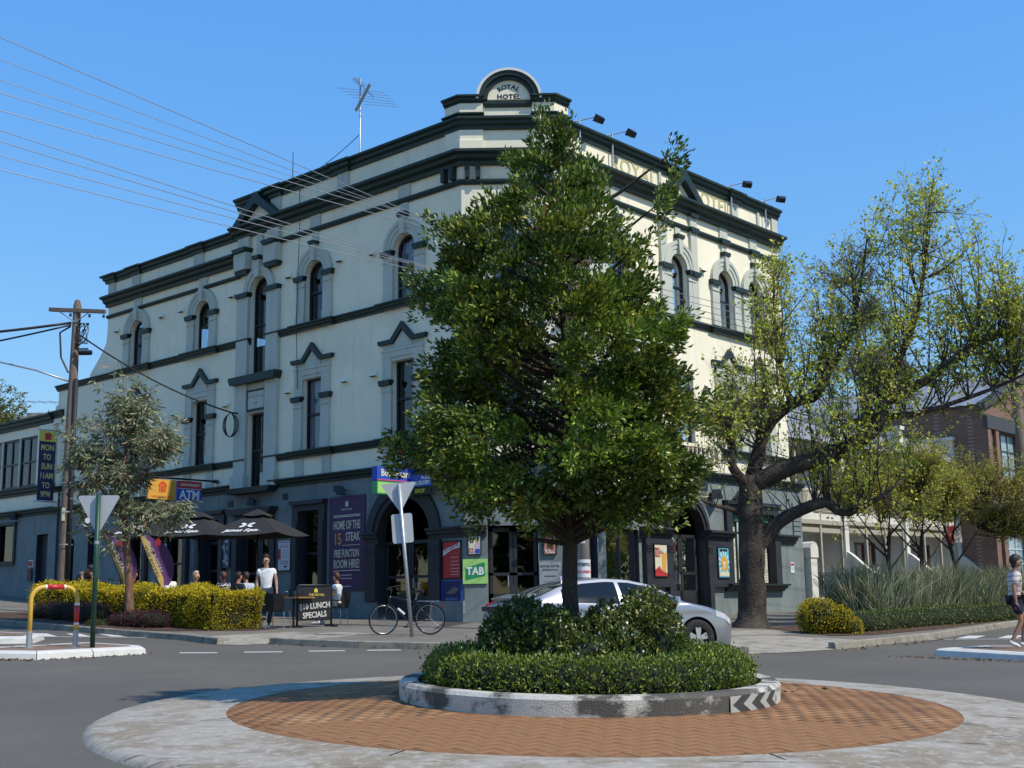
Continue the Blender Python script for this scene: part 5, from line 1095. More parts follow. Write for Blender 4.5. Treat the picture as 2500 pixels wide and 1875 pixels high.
# ---- branching trees
class Tree:
    def __init__(s, name, base, label, cat='tree', group=None): s.root = tag(empty(name, base), label, cat, group); s.mb = MB(); s.tw = MB(); s.P = []; s.D = []; s.nodes = []
    def limb(s, pts, rad, n=9, node=True):
        # smooth by Catmull-Rom
        P_ = [Vector(p) for p in pts]; out, rr = [], []
        for i in range(len(P_)-1):
            p0, p1, p2, p3 = P_[max(i-1, 0)], P_[i], P_[i+1], P_[min(i+2, len(P_)-1)]
            for q in range(3):
                t = q/3; out.append(.5*((2*p1)+(-p0+p2)*t+(2*p0-5*p1+4*p2-p3)*t*t+(-p0+3*p1-3*p2+p3)*t**3)); rr.append((rad[i]*(1-t)+rad[i+1]*t)*RNG.uniform(.93, 1.07))
        out.append(P_[-1]); rr.append(rad[-1]); s.mb.tube(out, rr, n)
        if node: s.nodes += [(p, r_) for p, r_ in zip(out, rr)][2:]
    def shoot(s, a, b, r0, bend=.35, ntw=9, leafy=True, lper=(5, 9), twl=(.25, .7), sides=5):
        a, b = Vector(a), Vector(b); m_ = a.lerp(b, .5)+Vector((0, 0, -bend*(b-a).length*.3))+Vector(RNG.normal(size=3)*.08*(b-a).length)
        pts = [a*(1-t)**2+m_*2*t*(1-t)+b*t*t for t in np.linspace(0, 1, 7)]; s.mb.tube(pts, [r0*(1-.85*i/6) for i in range(7)], sides, cap=False)
        for k in range(ntw):
            t = RNG.uniform(.25, 1); p = a*(1-t)**2+m_*2*t*(1-t)+b*t*t; d = (b-a).normalized()*.6+Vector(RNG.normal(size=3)*.6)+Vector((0, 0, .25)); L_ = RNG.uniform(*twl); e = p+d.normalized()*L_; mm = p.lerp(e, .5)+Vector(RNG.normal(size=3)*.05)
            s.tw.tube([p, mm, e], [r0*.28+.003, r0*.2+.002, .002], 3, cap=False)
            if leafy:
                for q in range(RNG.integers(*lper)):
                    f = RNG.uniform(.3, 1.05); s.P.append(p.lerp(e, f)+Vector(RNG.normal(size=3)*.045)); s.D.append(d.normalized()*.5+Vector(RNG.normal(size=3)*.7)+Vector((0, 0, .3)))
    def done(s, bark, leafm, size, cols, w, width=.7, droop=0., bname='trunk', cname='crown', jit=.25):
        for nm, b in ((bname, s.mb), ('twigs', s.tw)):
            if b.v: o = b.build(nm, bark if nm != 'twigs' else M_TWIG, s.root, world=True, smooth=True)
        if s.tw.v: tag(o, kind='stuff')
        P_ = np.array(s.P); D_ = np.array(s.D); col = pick(len(P_), cols, w, jit)
        o = leaf_mesh(cname, P_, D_, RNG.uniform(.65, 1.3, len(P_))*size, leafm, col, s.root, width, droop=droop); o.location = -s.root.location; return s.root
T = Tree('plane_tree', (5.92, 32, gz(5.92, 32)+.14), 'large spreading plane tree with dark forked trunk and fresh sparse leaves')
T.limb([(5.9, 32, .8), (5.93, 32, 1.15), (5.97, 32, 1.9), (6.0, 32, 2.8), (6.02, 32, 3.7), (6.05, 32, 4.75)], [.58, .40, .33, .32, .31, .27], 14, False)
T.limb([(6.05, 32, 2.85), (6.6, 31.9, 3.45), (7.05, 31.8, 3.75), (7.86, 31.7, 4.02), (8.25, 31.6, 3.72), (8.9, 31.4, 3.95), (9.7, 31.2, 4.5)], [.24, .18, .165, .15, .09, .06, .02])
T.limb([(6.05, 32, 4.5), (7.01, 31.8, 4.92), (8.17, 31.6, 5.27), (9.02, 31.5, 5.72), (9.38, 31.4, 6.3), (9.52, 31.4, 6.75)], [.26, .225, .215, .19, .17, .15])
T.limb([(9.45, 31.4, 6.5), (10.53, 31.2, 7.07), (11.74, 31, 7.88), (13.2, 30.8, 8.35)], [.15, .12, .09, .035])
T.limb([(9.48, 31.4, 6.6), (9.78, 31.5, 7.4), (10.31, 31.6, 8.37), (10.75, 31.7, 9.8), (11.05, 31.8, 11.6)], [.14, .11, .08, .05, .02])
T.limb([(9.38, 31.4, 6.15), (10.27, 31.2, 6.19), (12.04, 31, 6.74), (13.3, 30.9, 7.3)], [.09, .07, .045, .02])
T.limb([(6.1, 32, 4.6), (6.52, 32.2, 5.9), (7.24, 32.4, 6.62), (7.9, 32.6, 6.85), (8.16, 32.6, 7.1), (8.46, 32.6, 7.69), (9, 32.7, 8.47), (9.4, 32.8, 9.8), (9.7, 32.9, 11.2)], [.2, .165, .15, .14, .12, .1, .07, .045, .02])
T.limb([(7.3, 32.4, 6.6), (7.15, 32.8, 7.8), (7.1, 33, 9.2), (7.2, 33.1, 10.5)], [.09, .065, .04, .02])
T.limb([(6.0, 31.95, 4.45), (5.58, 31.8, 4.95), (5.6, 31.8, 5.5), (5.36, 31.7, 6.0)], [.15, .13, .10, .04])
T.limb([(5.98, 32, 3.5), (5.62, 31.9, 3.85), (4.85, 31.8, 4.08), (4.3, 31.7, 4.6)], [.09, .07, .045, .02])
ENVX = [5.0, 6.0, 7.2, 8.5, 10, 11.1, 12, 12.6, 13.6]; ENVZ = [6.6, 8.6, 10.9, 11.5, 12.1, 12.7, 11.4, 9.8, 8.7]
nodes = [(p, r_) for p, r_ in T.nodes if p.z > 5.2 or p.x > 7.4]
for k in range(400):
    xt = RNG.uniform(5.3, 13.5); near = sorted(nodes, key=lambda q: abs(q[0].x-xt)+RNG.uniform(0, .7)); p, r_ = near[RNG.integers(6)]; x = xt*.5+p.x*.5+RNG.normal()*.55; zt = float(np.interp(x, ENVX, ENVZ)); z = p.z+RNG.uniform(.1, .95)*(zt-p.z)
    if z < p.z+.2 or z-p.z > 3.4: z = min(p.z+RNG.uniform(.4, 2.8), zt)
    if z < p.z: continue
    T.shoot(p, (x, p.y+RNG.normal()*.7, z), min(.026, r_*.5), .5, 11, True, (4, 7))
for k in range(110):   # shoots hanging and reaching to the right and below
    p, r_ = nodes[RNG.integers(len(nodes))]; 
    if p.x < 8: continue
    T.shoot(p, p+Vector((RNG.uniform(-.3, 1.3), RNG.normal()*.5, RNG.uniform(-1.0, .3))), .02, -.3, 8, True, (3, 6))
low = [(p, r_) for p, r_ in T.nodes if p.z < 6.6 and p.x < 7.6]
for k in range(60):    # bare twigs round the fork
    p, r_ = low[RNG.integers(len(low))]; T.shoot(p, p+Vector((RNG.normal()*.7-.2, RNG.normal()*.4, RNG.uniform(.1, 1.9))), .016, .3, 7, RNG.uniform() < .25, (1, 4), (.3, .8))
sb = MB()
for k in range(130):
    p = Vector(T.P[RNG.integers(len(T.P))]); q = MB(); q.lathe([(0, -.02), (.016, -.01), (.02, 0), (.016, .01), (0, .02)], 5); sb.add([(p.x+a, p.y+b, p.z-.1+c) for a, b, c in q.v], q.f)
o = sb.build('seed_balls', M_BARK, T.root, world=True); tag(o, kind='stuff')
T.done(M_BARKP, M_LEAFM, .092, [(.34, .39, .04), (.45, .48, .06), (.52, .50, .12), (.20, .24, .03)], [.34, .34, .16, .16], .75)
# gum tree in the hedge bed
gb = (-9.53, 31.45); GZ = gz(*gb)+.15
T = Tree('gum_tree', (*gb, GZ), 'slender young gum tree with grey green leaves and red brown trunk')
T.limb([(*gb, GZ-.05), (-9.56, 31.42, 2.2), (-9.66, 31.4, 3.2), (-9.78, 31.4, 4.1), (-9.85, 31.4, 4.7), (-9.78, 31.4, 5.4), (-9.75, 31.4, 6.2)], [.13, .105, .09, .075, .065, .045, .025], 10)
T.limb([(-9.75, 31.4, 3.9), (-10.3, 31.3, 4.6), (-10.8, 31.2, 5.1)], [.04, .03, .015]); T.limb([(-9.8, 31.4, 4.3), (-9.2, 31.3, 5.0), (-8.6, 31.3, 5.5)], [.04, .03, .015]); T.limb([(-9.7, 31.4, 3.6), (-9.1, 31.2, 3.9), (-8.5, 31.1, 4.1)], [.03, .02, .01]); T.limb([(-9.68, 31.4, 3.3), (-10.1, 31.3, 3.5), (-10.6, 31.2, 3.6)], [.03, .02, .01])
gn = T.nodes; cen = Vector((-9.75, 31.4, 5.3))
GE = [(-9.85, 31.4, 5.7, 1.2, 1.1, 1.4), (-10.5, 31.3, 4.85, .85, .9, .95), (-9.0, 31.3, 5.75, .7, .8, .45), (-8.85, 31.3, 4.0, .75, .6, .32), (-10.0, 31.3, 3.8, .75, .7, .32), (-9.7, 31.4, 6.75, .55, .55, .62)]
for k in range(215):
    e = GE[RNG.choice(len(GE), p=[.36, .2, .13, .10, .11, .10])]; d = sphere_dirs(1)[0]*RNG.uniform(.3, 1)**.5; b = Vector((e[0]+d[0]*e[3], e[1]+d[1]*e[4], e[2]+d[2]*e[5]))*1.0; b += Vector(RNG.normal(size=3)*.22 if RNG.uniform() < .3 else (0, 0, 0)); a = min(gn, key=lambda q: (q[0]-b).length+.5*max(0, q[0].z-b.z))[0]
    T.shoot(a, b, .012, -.25, 5, True, (6, 11), (.25, .5), 4)
_k = [i for i, p in enumerate(T.P) if not (p.x > -9.25 and 4.35 < p.z < 5.2)]; T.P = [T.P[i] for i in _k]; T.D = [Vector((T.D[i].x, T.D[i].y, T.D[i].z*.3-.55)) for i in _k]
T.done(M_BARKG, M_LEAFM, .19, [(.24, .27, .15), (.33, .35, .22), (.15, .175, .09), (.28, .20, .12)], [.4, .27, .24, .09], .13)
# small street trees on the right
def small_tree(name, label, x, y, h, env, n, cols, w, lean=0., size=.07, fork=True, tr=.07):
    z0 = gz(x, y)+.14; T = Tree(name, (x, y, z0), label)
    T.limb([(x, y, z0-.05), (x+lean*.3, y, z0+h*.2), (x+lean*.6, y, z0+h*.38), (x+lean, y, z0+h*.55)], [tr*1.4, tr, tr*.85, tr*.5])
    for k in range(6):
        a = k*1.05+.4; s_ = Vector((x+lean*.5, y, z0+h*(.3+.04*k))); T.limb([s_, s_+Vector((math.cos(a)*.5, math.sin(a)*.5, .5)), s_+Vector((math.cos(a)*1.1, math.sin(a)*1.0, 1.2))], [tr*.5, tr*.35, tr*.15], 6)
    for k in range(n):
        e = env[RNG.integers(len(env))]; d = sphere_dirs(1)[0]*RNG.uniform(.2, 1)**.5; b = Vector((e[0]+d[0]*e[3], e[1]+d[1]*e[4], e[2]+d[2]*e[5])); a = min(T.nodes, key=lambda q: (q[0]-b).length+.6*max(0, q[0].z-b.z))[0]
        T.shoot(a, b, .013, .2, 7, True, (7, 12), (.2, .5), 4)
    T.done(M_BARK, M_LEAFM, size, cols, w, .5)
OL = [(.27, .265, .04), (.38, .345, .055), (.18, .18, .033), (.34, .22, .06)]
small_tree('street_tree', 'fine leaved olive yellow tree in front of the brick warehouse', 14.3, 40.5, 5.2, [(13.9, 40.5, 5.3, 1.8, 1.4, 1.4), (15.6, 40.5, 5.0, 1.7, 1.4, 1.4), (12.7, 40.2, 4.9, 1.1, 1.0, 1.0), (16.8, 40.5, 4.5, 1.1, 1.0, 1.1)], 460, OL, [.36, .28, .24, .12], -.5, .075)
small_tree('street_tree', 'slight yellow green tree half hidden between the two other young trees', 12.2, 38.2, 4.8, [(12.0, 38.2, 5.2, 1.3, 1.1, 1.1), (13.0, 38.0, 4.8, 1.0, 1.0, .8), (11.2, 38, 5.6, .8, .8, .7)], 190, [(.33, .335, .045), (.43, .40, .065), (.21, .21, .035)], [.4, .35, .25], .15, .075)
small_tree('street_tree', 'thin yellow green street tree in front of the white terraces', 10.4, 35.6, 4.6, [(10.2, 35.6, 5.0, 1.3, 1.2, 1.0), (11.2, 35.6, 4.6, 1.2, 1.2, .9), (9.5, 35.4, 4.6, .9, .9, .7), (11.6, 35.2, 5.6, .7, .7, .6)], 230, [(.34, .35, .05), (.44, .42, .075), (.21, .22, .037)], [.4, .35, .25], .2, .075)
# background trees
def far_tree(name, label, x, y, env, n, cols, w, size, m=M_LEAFM, bark=M_BARK):
    z0 = gz(x, y); T = Tree(name, (x, y, z0), label); zt = max(e[2] for e in env); T.limb([(x, y, z0), (x+.1, y, (z0+zt)/2), (x, y, zt)], [.3, .22, .1]); sc = env[0][3]/3
    for k in range(n):
        e = env[RNG.integers(len(env))]; d = sphere_dirs(1)[0]*RNG.uniform(.15, 1)**.45; b = Vector((e[0]+d[0]*e[3], e[1]+d[1]*e[4], e[2]+d[2]*e[5])); a = min(T.nodes, key=lambda q: (q[0]-b).length+.6*max(0, q[0].z-b.z))[0]
        T.shoot(a, b, .03, .2, 6, True, (7, 12), (.4, .9), 4)
    T.done(bark, m, size, cols, w, .5)
far_tree('background_tree', 'yellow green tree behind the chimney at the left edge', -33.5, 78, [(-33.5, 78, 13.6, 3.2, 3, 3.0), (-30.2, 78, 12.0, 1.8, 2, 1.9), (-36, 78, 13, 2.6, 2, 2.6)], 300, [(.12, .14, .03), (.17, .18, .04), (.07, .085, .02)], [.4, .3, .3], .2)
far_tree('background_tree', 'grey green gum far behind the terrace roofs', 26, 79, [(24.6, 79, 14.5, 2.2, 2, 1.8), (27, 79, 14.2, 2, 2, 1.6), (22.5, 79, 16, 1.5, 1.5, 1.6)], 170, [(.09, .095, .06), (.13, .11, .075), (.06, .065, .04)], [.5, .25, .25], .2)
far_tree('background_tree', 'bare grey tree crown behind the right end of the hotel', 17.5, 62, [(17.2, 62, 17.5, 2.0, 2, 2.6), (18.0, 62, 14.5, 2.0, 2, 2.5)], 150, [(.14, .11, .085), (.11, .10, .06)], [.6, .4], .12)

# the leafy far sides of the two streets, out of frame: what the hotel windows mirror
def tree_mass(name, label, spots):
    P, D = [], []; b = MB()
    for (x, y, h) in spots:
        z0 = gz(x, y); b.tube([(x, y, z0), (x, y, z0+h*.5)], [.3, .15], 7); c = np.array([x, y, z0+h*.62]); d = sphere_dirs(2600); P.append(c+d*np.array([h*.36, h*.36, h*.40])*RNG.uniform(.35, 1, (2600, 1))**.4); D.append(d+RNG.normal(size=d.shape)*.5)
    P, D = np.concatenate(P), np.concatenate(D); root = tag(empty(name, (spots[0][0], spots[0][1], gz(*spots[0][:2]))), label, 'trees', kind='stuff')
    o = leaf_mesh('crown', P, D, RNG.uniform(.3, .6, len(P)), M_LEAFM, pick(len(P), [(.09, .11, .02), (.14, .16, .03), (.2, .2, .05)], [.4, .4, .2]), root, .6); o.location = -root.location; b.build('trunk', M_BARK, root, world=True)
tree_mass('street_trees', 'mass of leafy trees along the far side of the left street', [(*FL.xy(t, 24+3*math.sin(t)), 6.5+.8*math.sin(t*1.7)) for t in (6, 12.5, 19, 25.5, 32, 39, 46)])
tree_mass('street_trees', 'mass of leafy trees along the far side of the right street', [(*FRR.xy(t, 25+2*math.sin(t)), 6.5+.8*math.sin(t*1.3)) for t in (12, 18, 24.5, 31, 38, 45)])
# ================================================================ POLES, WIRES, SIGNS
RZL, RZR = math.atan2(-D1[1], -D1[0]), math.atan2(D2[1], D2[0])
def sag(a, b, s, n=24): a, b = Vector(a), Vector(b); return [a.lerp(b, k/n)-Vector((0, 0, s*4*(k/n)*(1-k/n))) for k in range(n+1)]
def wire(a, b, s, r_, name, label, m=M_WIRE, cat='wire', group=None, n=24):
    mb = MB(); mb.tube(sag(a, b, s, n), r_, 5); return tag(mb.build(name, m, smooth=True), label, cat, group)
# left power pole
px, py = -13.85, 38.9; pz = gz(px, py)+.14
pole = tag(empty('power_pole', (px, py, pz)), 'weathered timber power pole with crossarm standing behind the yellow hedge', 'power pole')
w = MB(); w.tube([(px-.05, py, pz-.1), (px-.03, py, 6), (px+.03, py, 11.2), (px+.03, py, 11.38)], [.17, .15, .125, .07], 12); autosmooth(w.build('post', M_TIMBER, pole, world=True))
w = MB(); a, b = Vector((-14.76, py+.15, 11.12)), Vector((-12.80, py-.35, 10.9)); d = (b-a).normalized(); u_ = Vector((0, 0, 1)); s_ = d.cross(u_)
w.hexa([tuple(p+s_*i*.05+u_*j*.06) for p, i, j in ((a, -1, -1), (b, -1, -1), (b, 1, -1), (a, 1, -1), (a, -1, 1), (b, -1, 1), (b, 1, 1), (a, 1, 1))]); w.build('crossarm', M_TIMBER, pole, world=True)
w = MB()
for f in (.18, .7): w.tube([a.lerp(b, f)-u_*.05, Vector((px+.03, py-.13, 10.62))], .018, 5)
w.build('brace', M_METAL, pole, world=True, split=True)
w = MB()
for f in (.38, .72, .97): c = a.lerp(b, f); w.lathe([(.03, 0), (.05, .03), (.03, .06), (.045, .09), (.0, .11)], 8, (c.x, c.y, c.z-.2))
w.build('insulator', mat('brown_ceramic', (.06, .03, .02), .3), pole, world=True, split=True)
w = MB()
for k in range(7):
    a_ = RNG.uniform(0, 6.28, 3); c = Vector((px+.28, py-.15, 10.25)); w.tube([Vector((px+.1, py-.14, 10.55))]+[c+Vector((.16*math.sin(t+a_[0])+.1*math.cos(2*t+a_[1])*.5, 0, .34*math.cos(t+a_[2]))) for t in np.linspace(0, 5, 10)]+[Vector((px+.08, py-.14, 9.8))], .012, 4)
w.tube([(px-.12, py-.1, 10.5), (px-.45, py-.1, 10.3), (px-.38, py-.1, 9.5), (px-.12, py-.12, 9.0)], .03, 6); tag(w.build('cable_loops', M_BLKCABLE, pole, world=True), kind='stuff')
w = MB()
for k in range(3): w.lathe([(0, -.12), (.075, -.1), (.085, 0), (.075, .1), (0, .12)], 8, (px+.32+k*.1, py-.2, 9.62), axis='x')
w.box(px+.1, px+.5, py-.24, py-.16, 9.72, 9.76); w.build('fuse_box', M_BLKMETAL, pole, world=True)
w = MB(); w.tube([(px+.16, py-.12, pz), (px+.14, py-.12, 8.8)], .07, 8); w.build('conduit', mat('black_conduit', (.02, .02, .022), .6), pole, world=True, smooth=True)
w = MB()
for z in (3.6, 4.6, 5.5, 6.2): w.lathe([(.2, 0), (.205, .02), (.2, .04)], 12, (px+.02, py-.02, z))
w.build('strap', M_METAL, pole, world=True, split=True)
w = MB(); w.box(px-.09, px+.0, py-.19, py-.16, 4.35, 4.75); w.build('tag_plate', flat('cream_tag', (.6, .58, .4)), pole, world=True)
w = MB(); w.tube([(px-.1, py-.05, 8.74), (-15, py-.1, 9.1), (-16.3, py-.1, 9.42), (-16.9, py-.1, 9.5)], [.035, .03, .028, .028], 7); w.lathe([(.0, .0), (.10, .05), (.13, .25), (.12, .55), (0, .68)], 10, (-17.4, py-.1, 9.52), axis='x'); w.build('lamp_arm', M_METAL, pole, world=True, smooth=True)
wire((px-.1, py-.1, 10.62), (-27, 33, 9.3), .5, .045, 'power_cable', 'thick black twisted cable leaving the timber pole to the left, upper one', M_BLKCABLE); wire((px-.1, py-.1, 10.55), (-27, 34.5, 7.8), .4, .03, 'power_cable', 'black cable leaving the timber pole to the left, lower one', M_BLKCABLE)
ce = FL.p(10.6, .35, 8.15)
wire((px+.2, py-.15, 10.2), ce, .25, .028, 'service_cable', 'black service cable from the timber pole to the hotel wall', M_BLKCABLE)
w = MB()
for k in range(5):
    c = Vector(ce)+Vector((-.05, -.02, -.42)); w.tube([Vector(ce)]+[c+Vector((.15*math.sin(t)*(1+.2*k), .02*k, .4*math.cos(t))) for t in np.linspace(.3, 6, 14)]+[Vector(ce)], .012, 4)
w.tube([ce, FL.p(10.55, 0, 8.15)], .03, 5); tag(w.build('cable_coil', M_BLKCABLE), 'hanging coil of black cable on the hotel wall by the plaque', 'cable')
# hub pole behind the roundabout tree, with posters
hx, hy = 1.62, 30.0; hz = gz(hx, hy)+.14
hub = tag(empty('power_pole', (hx, hy, hz)), 'grey pole with pasted posters behind the roundabout tree trunk', 'power pole'); w = MB(); w.tube([(hx, hy, hz-.1), (hx-.02, hy, 5), (hx-.03, hy, 10.1)], [.175, .16, .13], 14); w.build('post', mat('grey_timber', (.25, .235, .21), .9, .25, 4, .3, 30, stretch=(5, 5, .8)), hub, world=True, smooth=True)
LV = (9.9, 9.1)
for z in LV: w = MB(); w.box(hx-1.15, hx+1.15, hy-.2, hy-.1, z-.06, z+.06); w.build('crossarm', M_TIMBER, hub, world=True)
w = MB(); cyl = lambda a0_, a1_, z0, z1, r_: [((hx+r_*math.sin(a), hy-r_*math.cos(a), z0), (hx+r_*math.sin(a), hy-r_*math.cos(a), z1)) for a in np.linspace(a0_, a1_, 9)]
def wrap(z0, z1, m, name, a0_=-1.2, a1_=1.25, r_=.18, par=hub):
    q = cyl(a0_, a1_, z0, z1, r_); mb = MB(); mb.add([p for ab in q for p in ab], [(2*k, 2*k+2, 2*k+3, 2*k+1) for k in range(8)]); return mb.build(name, m, par, world=True, smooth=True)
wrap(1.75, 2.62, flat('poster_paper', (.62, .60, .60)), 'poster')
for k, (s_, c_) in enumerate((('INTERPOL', (.02, .03, .06)), ('BLOC PARTY', (.5, .03, .05)), ('INTERPOL', (.02, .03, .06)), ('BLOC PARTY', (.5, .03, .05)))):
    e = text(s_, .105 if k % 2 == 0 else .085, hub, (0, -.186, 2.5-k*.17-hz), flat('poster_ink_%d' % (k % 2), c_), off=.002, sx=.72); e.location.x = .0
    me = e.data
    for v in me.vertices: v.co.z -= .0; v.co.z += .18*(math.cos(v.co.x*.72/.18)-1) if abs(v.co.x*.72/.18) < 1.5 else -.18
wrap(3.0, 3.3, flat('pale_plate', (.5, .55, .52)), 'number_plate', -.35, .3, .176); text('H', .16, hub, (-.01, -.18, 3.18-hz), flat('plate_green', (.05, .2, .12)), off=.003)
# right pole
rx, ry = 18.4, 45.0; rpz = gz(rx, ry); rpole = tag(empty('power_pole', (rx, ry, rpz)), 'timber power pole at the right edge beyond the brick warehouse corner', 'power pole')
w = MB(); w.tube([(rx, ry, rpz), (rx-.05, ry, 6), (rx-.08, ry, 11.4)], [.19, .17, .13], 12); w.build('post', M_TIMBER, rpole, world=True, smooth=True)
for z in (10.2, 9.25): w = MB(); w.box(rx-1.3, rx+1.3, ry-.2, ry-.1, z-.06, z+.06); w.build('crossarm', M_TIMBER, rpole, world=True)
# wires from upper left to the hub pole (direction read from the sky part of the photo)
WL = [.456/.935, .440/.938, .425/.941, .416/.942, .403/.944, .389/.947, .381/.948, .371/.95, .361/.952]
HB = [(-1.0, LV[0]+.15), (-.5, LV[0]+.15), (0, LV[0]+.25), (.6, LV[0]+.15), (1.0, LV[0]+.1), (-1.0, LV[1]+.12), (-.5, LV[1]+.1), (.4, LV[1]+.05), (.9, LV[1]-.05)]
names = ['topmost', 'second from top', 'third from top', 'fourth from top', 'fifth from top', 'sixth from top', 'third from bottom', 'second from bottom', 'lowest']
for k, (sl, (dx, z)) in enumerate(zip(WL, HB)):
    Y = 20.; A_ = Vector((-.4315*Y, Y, 1.6+sl*Y)); B_ = Vector((hx+dx*.6, hy-.15, z-.4)); E_ = B_+(A_-B_)*1.9
    wire(E_, B_, .10+.02*k, .0065 if k in (1, 2) else .0085, 'overhead_wire', f'thin overhead wire crossing the sky left of the hotel, {names[k]} of nine', group='overhead wires from the left')
for k in range(5):
    wire((hx+(-.8+.4*k), hy-.1, LV[0]+.15-.28*k), (rx-1+.5*k, ry-.1, 10.5-.3*k), .35, .009, 'overhead_wire', 'thin overhead wire passing in front of the right hotel wall, %s' % ['highest', 'second highest', 'middle', 'second lowest', 'lowest'][k], group='overhead wires to the right pole')
# TV antenna and rods on the hotel roof
aq = FL.p(5.2, -.6, 15.3); ant = tag(empty('tv_antenna', aq), 'tall television antenna on a mast above the hotel parapet', 'antenna'); ax, ay, _ = aq
w = MB(); w.tube([(ax, ay, 13.2), (ax, ay, 18.85)], .028, 7); w.build('mast', M_METAL, ant, world=True, smooth=True)
w = MB(); w.tube([(ax-.25, ay+.2, 18.95), (ax+.5, ay-.4, 18.0)], .016, 5); w.tube([(ax-.15, ay, 17.7), (ax+.35, ay-.3, 18.5)], .05, 6)
for k in range(6): c = Vector((ax-.05+.09*k, ay-.05*k, 18.45-k*.12)); w.tube([c+Vector((-.75+.1*k, .1, .12-.02*k)), c+Vector((.9, -.1, -.18))], .007, 4)
for k in range(7): c = Vector((ax-.22+k*.05, ay+.18-k*.04, 18.9-k*.06)); w.tube([c+Vector((-.12, 0, 0)), c+Vector((.13, 0, .02))], .008, 4)
w.build('elements', M_WIRE, ant, world=True)
wire((ax, ay, 16.9), FL.p(7.5, -.1, 15.8), .1, .012, 'guy_wire', 'dark stay wire from the antenna mast to the parapet', M_BLKCABLE)
q = FL.p(8.2, -.2, 15.5); w = MB(); w.tube([q, (q[0], q[1], 16.95)], [.02, .012], 5); tag(w.build('lightning_rod', M_BLKMETAL), 'thin dark rod standing on the parapet left of the antenna', 'rod')
# floodlights along the right wall
for k, t in enumerate((1.05, 2.66, 9.45, 11.75)):
    fq = FRR.p(t, .14, 14.72); fl_ = tag(empty('floodlight', fq), 'black floodlight on a bent pole above the right parapet, %s' % ['nearest the corner pediment', 'second from the corner', 'third from the corner', 'farthest from the corner'][k], 'floodlight', 'parapet floodlights')
    w = MB(); w.tube([fq, FRR.p(t, .14, 16.0)], .03, 6); w.tube([FRR.p(t-.4, -.1, 15.82), FRR.p(t, .14, 15.95), FRR.p(t+.36, .5, 16.08)], .02, 5); w.build('pole', M_METAL, fl_, world=True)
    w = MB(); c = Vector(FRR.p(t+.42, .58, 15.98)); q = MB(); q.hexa([(-.2, -.1, -.14), (.2, -.1, -.14), (.14, .12, -.1), (-.14, .12, -.1), (-.2, -.1, .14), (.2, -.1, .14), (.14, .12, .1), (-.14, .12, .1)])
    lamp = q.build('lamp_head', M_BLKMETAL, fl_); lamp.location = c-fl_.location; lamp.scale = (.85,)*3; lamp.rotation_euler = (R(-35), 0, RZR+R(180) if k < 2 else RZR+R(150)); g = MB(); g.add([(-.17, -.102, -.11), (.17, -.102, -.11), (.17, -.102, .11), (-.17, -.102, .11)], [(0, 1, 2, 3)]); g.build('lens', mat('lamp_lens', (.35, .38, .35), .15), lamp)
# ---- sign construction helper: local x right, z up, viewer at -y
def board(name, label, w_, h_, loc, rz, m, th=.03, cat='sign', parent_rz=0., group=None, frame=None):
    e = empty(name, loc, rz, label, cat, group); b = MB(); b.box(-w_/2, w_/2, 0, th, 0, h_); b.build('board', m, e)
    if frame:
        f = MB()
        for (a, b_, c, d) in ((-w_/2-.03, w_/2+.03, -.03, 0), (-w_/2-.03, w_/2+.03, h_, h_+.03), (-w_/2-.03, -w_/2, 0, h_), (w_/2, w_/2+.03, 0, h_)): f.box(a, b_, -.012, th, c, d)
        f.build('frame', frame, e)
    return e
def shape(e, poly, m, y=-.004, name='print'):
    b = MB(); b.prism(poly, y-.002, y+.002); return b.build(name, m, e)
def R4(x0, x1, z0, z1): return [(x0, z0), (x1, z0), (x1, z1), (x0, z1)]
def onL(t, o, z): return FL.p(t, o, z)
C_ = lambda n, c, r_=.5: flat('ink_'+n, c, r_)
WHT, BLK, RED, YEL_, NAVY, BLUE, GRN, LIME, PURP, CRM = C_('white', (.72, .72, .70)), C_('black', (.015, .015, .018)), C_('red', (.45, .035, .035)), C_('yellow', (.62, .50, .07)), C_('navy', (.022, .022, .085)), C_('blue', (.025, .075, .40)), C_('green', (.02, .22, .09)), C_('lime', (.32, .58, .16)), C_('purple', (.055, .022, .075)), C_('cream', (.62, .57, .42))
ORG, PINK, TEAL, SKIN, BRN = C_('orange', (.62, .33, .05)), C_('pinkish', (.50, .40, .46)), C_('teal', (.10, .42, .55)), C_('skin', (.42, .22, .14)), C_('brown', (.13, .04, .025))
def blocks(e, x0, x1, zs, m, h=.018, wob=.25):
    b = MB()
    for z in zs: l = (x1-x0)*RNG.uniform(1-wob, 1); c = (x0+x1)/2; b.box(c-l/2, c+l/2, -.006, -.003, z, z+h)
    return tag(b.build('print_lines', m, e), kind='stuff')
# purple steak banner
e = board('wall_banner', 'tall purple wall banner advertising home of the 15 steak', 1.65, 2.88, onL(4.955, .05, 2.08), RZL, PURP, cat='banner')
for s_, z, h, x in (('HOME OF THE', 1.98, .37, 0), ('STEAK', 1.62, .37, .28), ('15', 1.56, .50, -.42), ('FREE FUNCTION', 1.12, .33, 0), ('ROOM HIRE!', .80, .37, 0)): text(s_, h, e, (x, -.004, z), CRM if s_ != '15' else ORG, sx={'HOME OF THE': .52, 'STEAK': .62, '15': .75, 'FREE FUNCTION': .47, 'ROOM HIRE!': .58}[s_], off=.004)
for z in (2.28, 2.24, .60): shape(e, R4(-.62, .62, z, z+.022), CRM)
shape(e, R4(-.2, .62, 1.37, 1.385), CRM); text('THE ROYAL', .10, e, (0, -.004, 2.47), CRM); shape(e, [(-.07, 2.56), (.07, 2.56), (.07, 2.64), (.045, 2.74), (0, 2.70), (-.045, 2.74), (-.07, 2.64)], CRM); blocks(e, -.3, .3, (.46, .36, .12), PINK, .03)
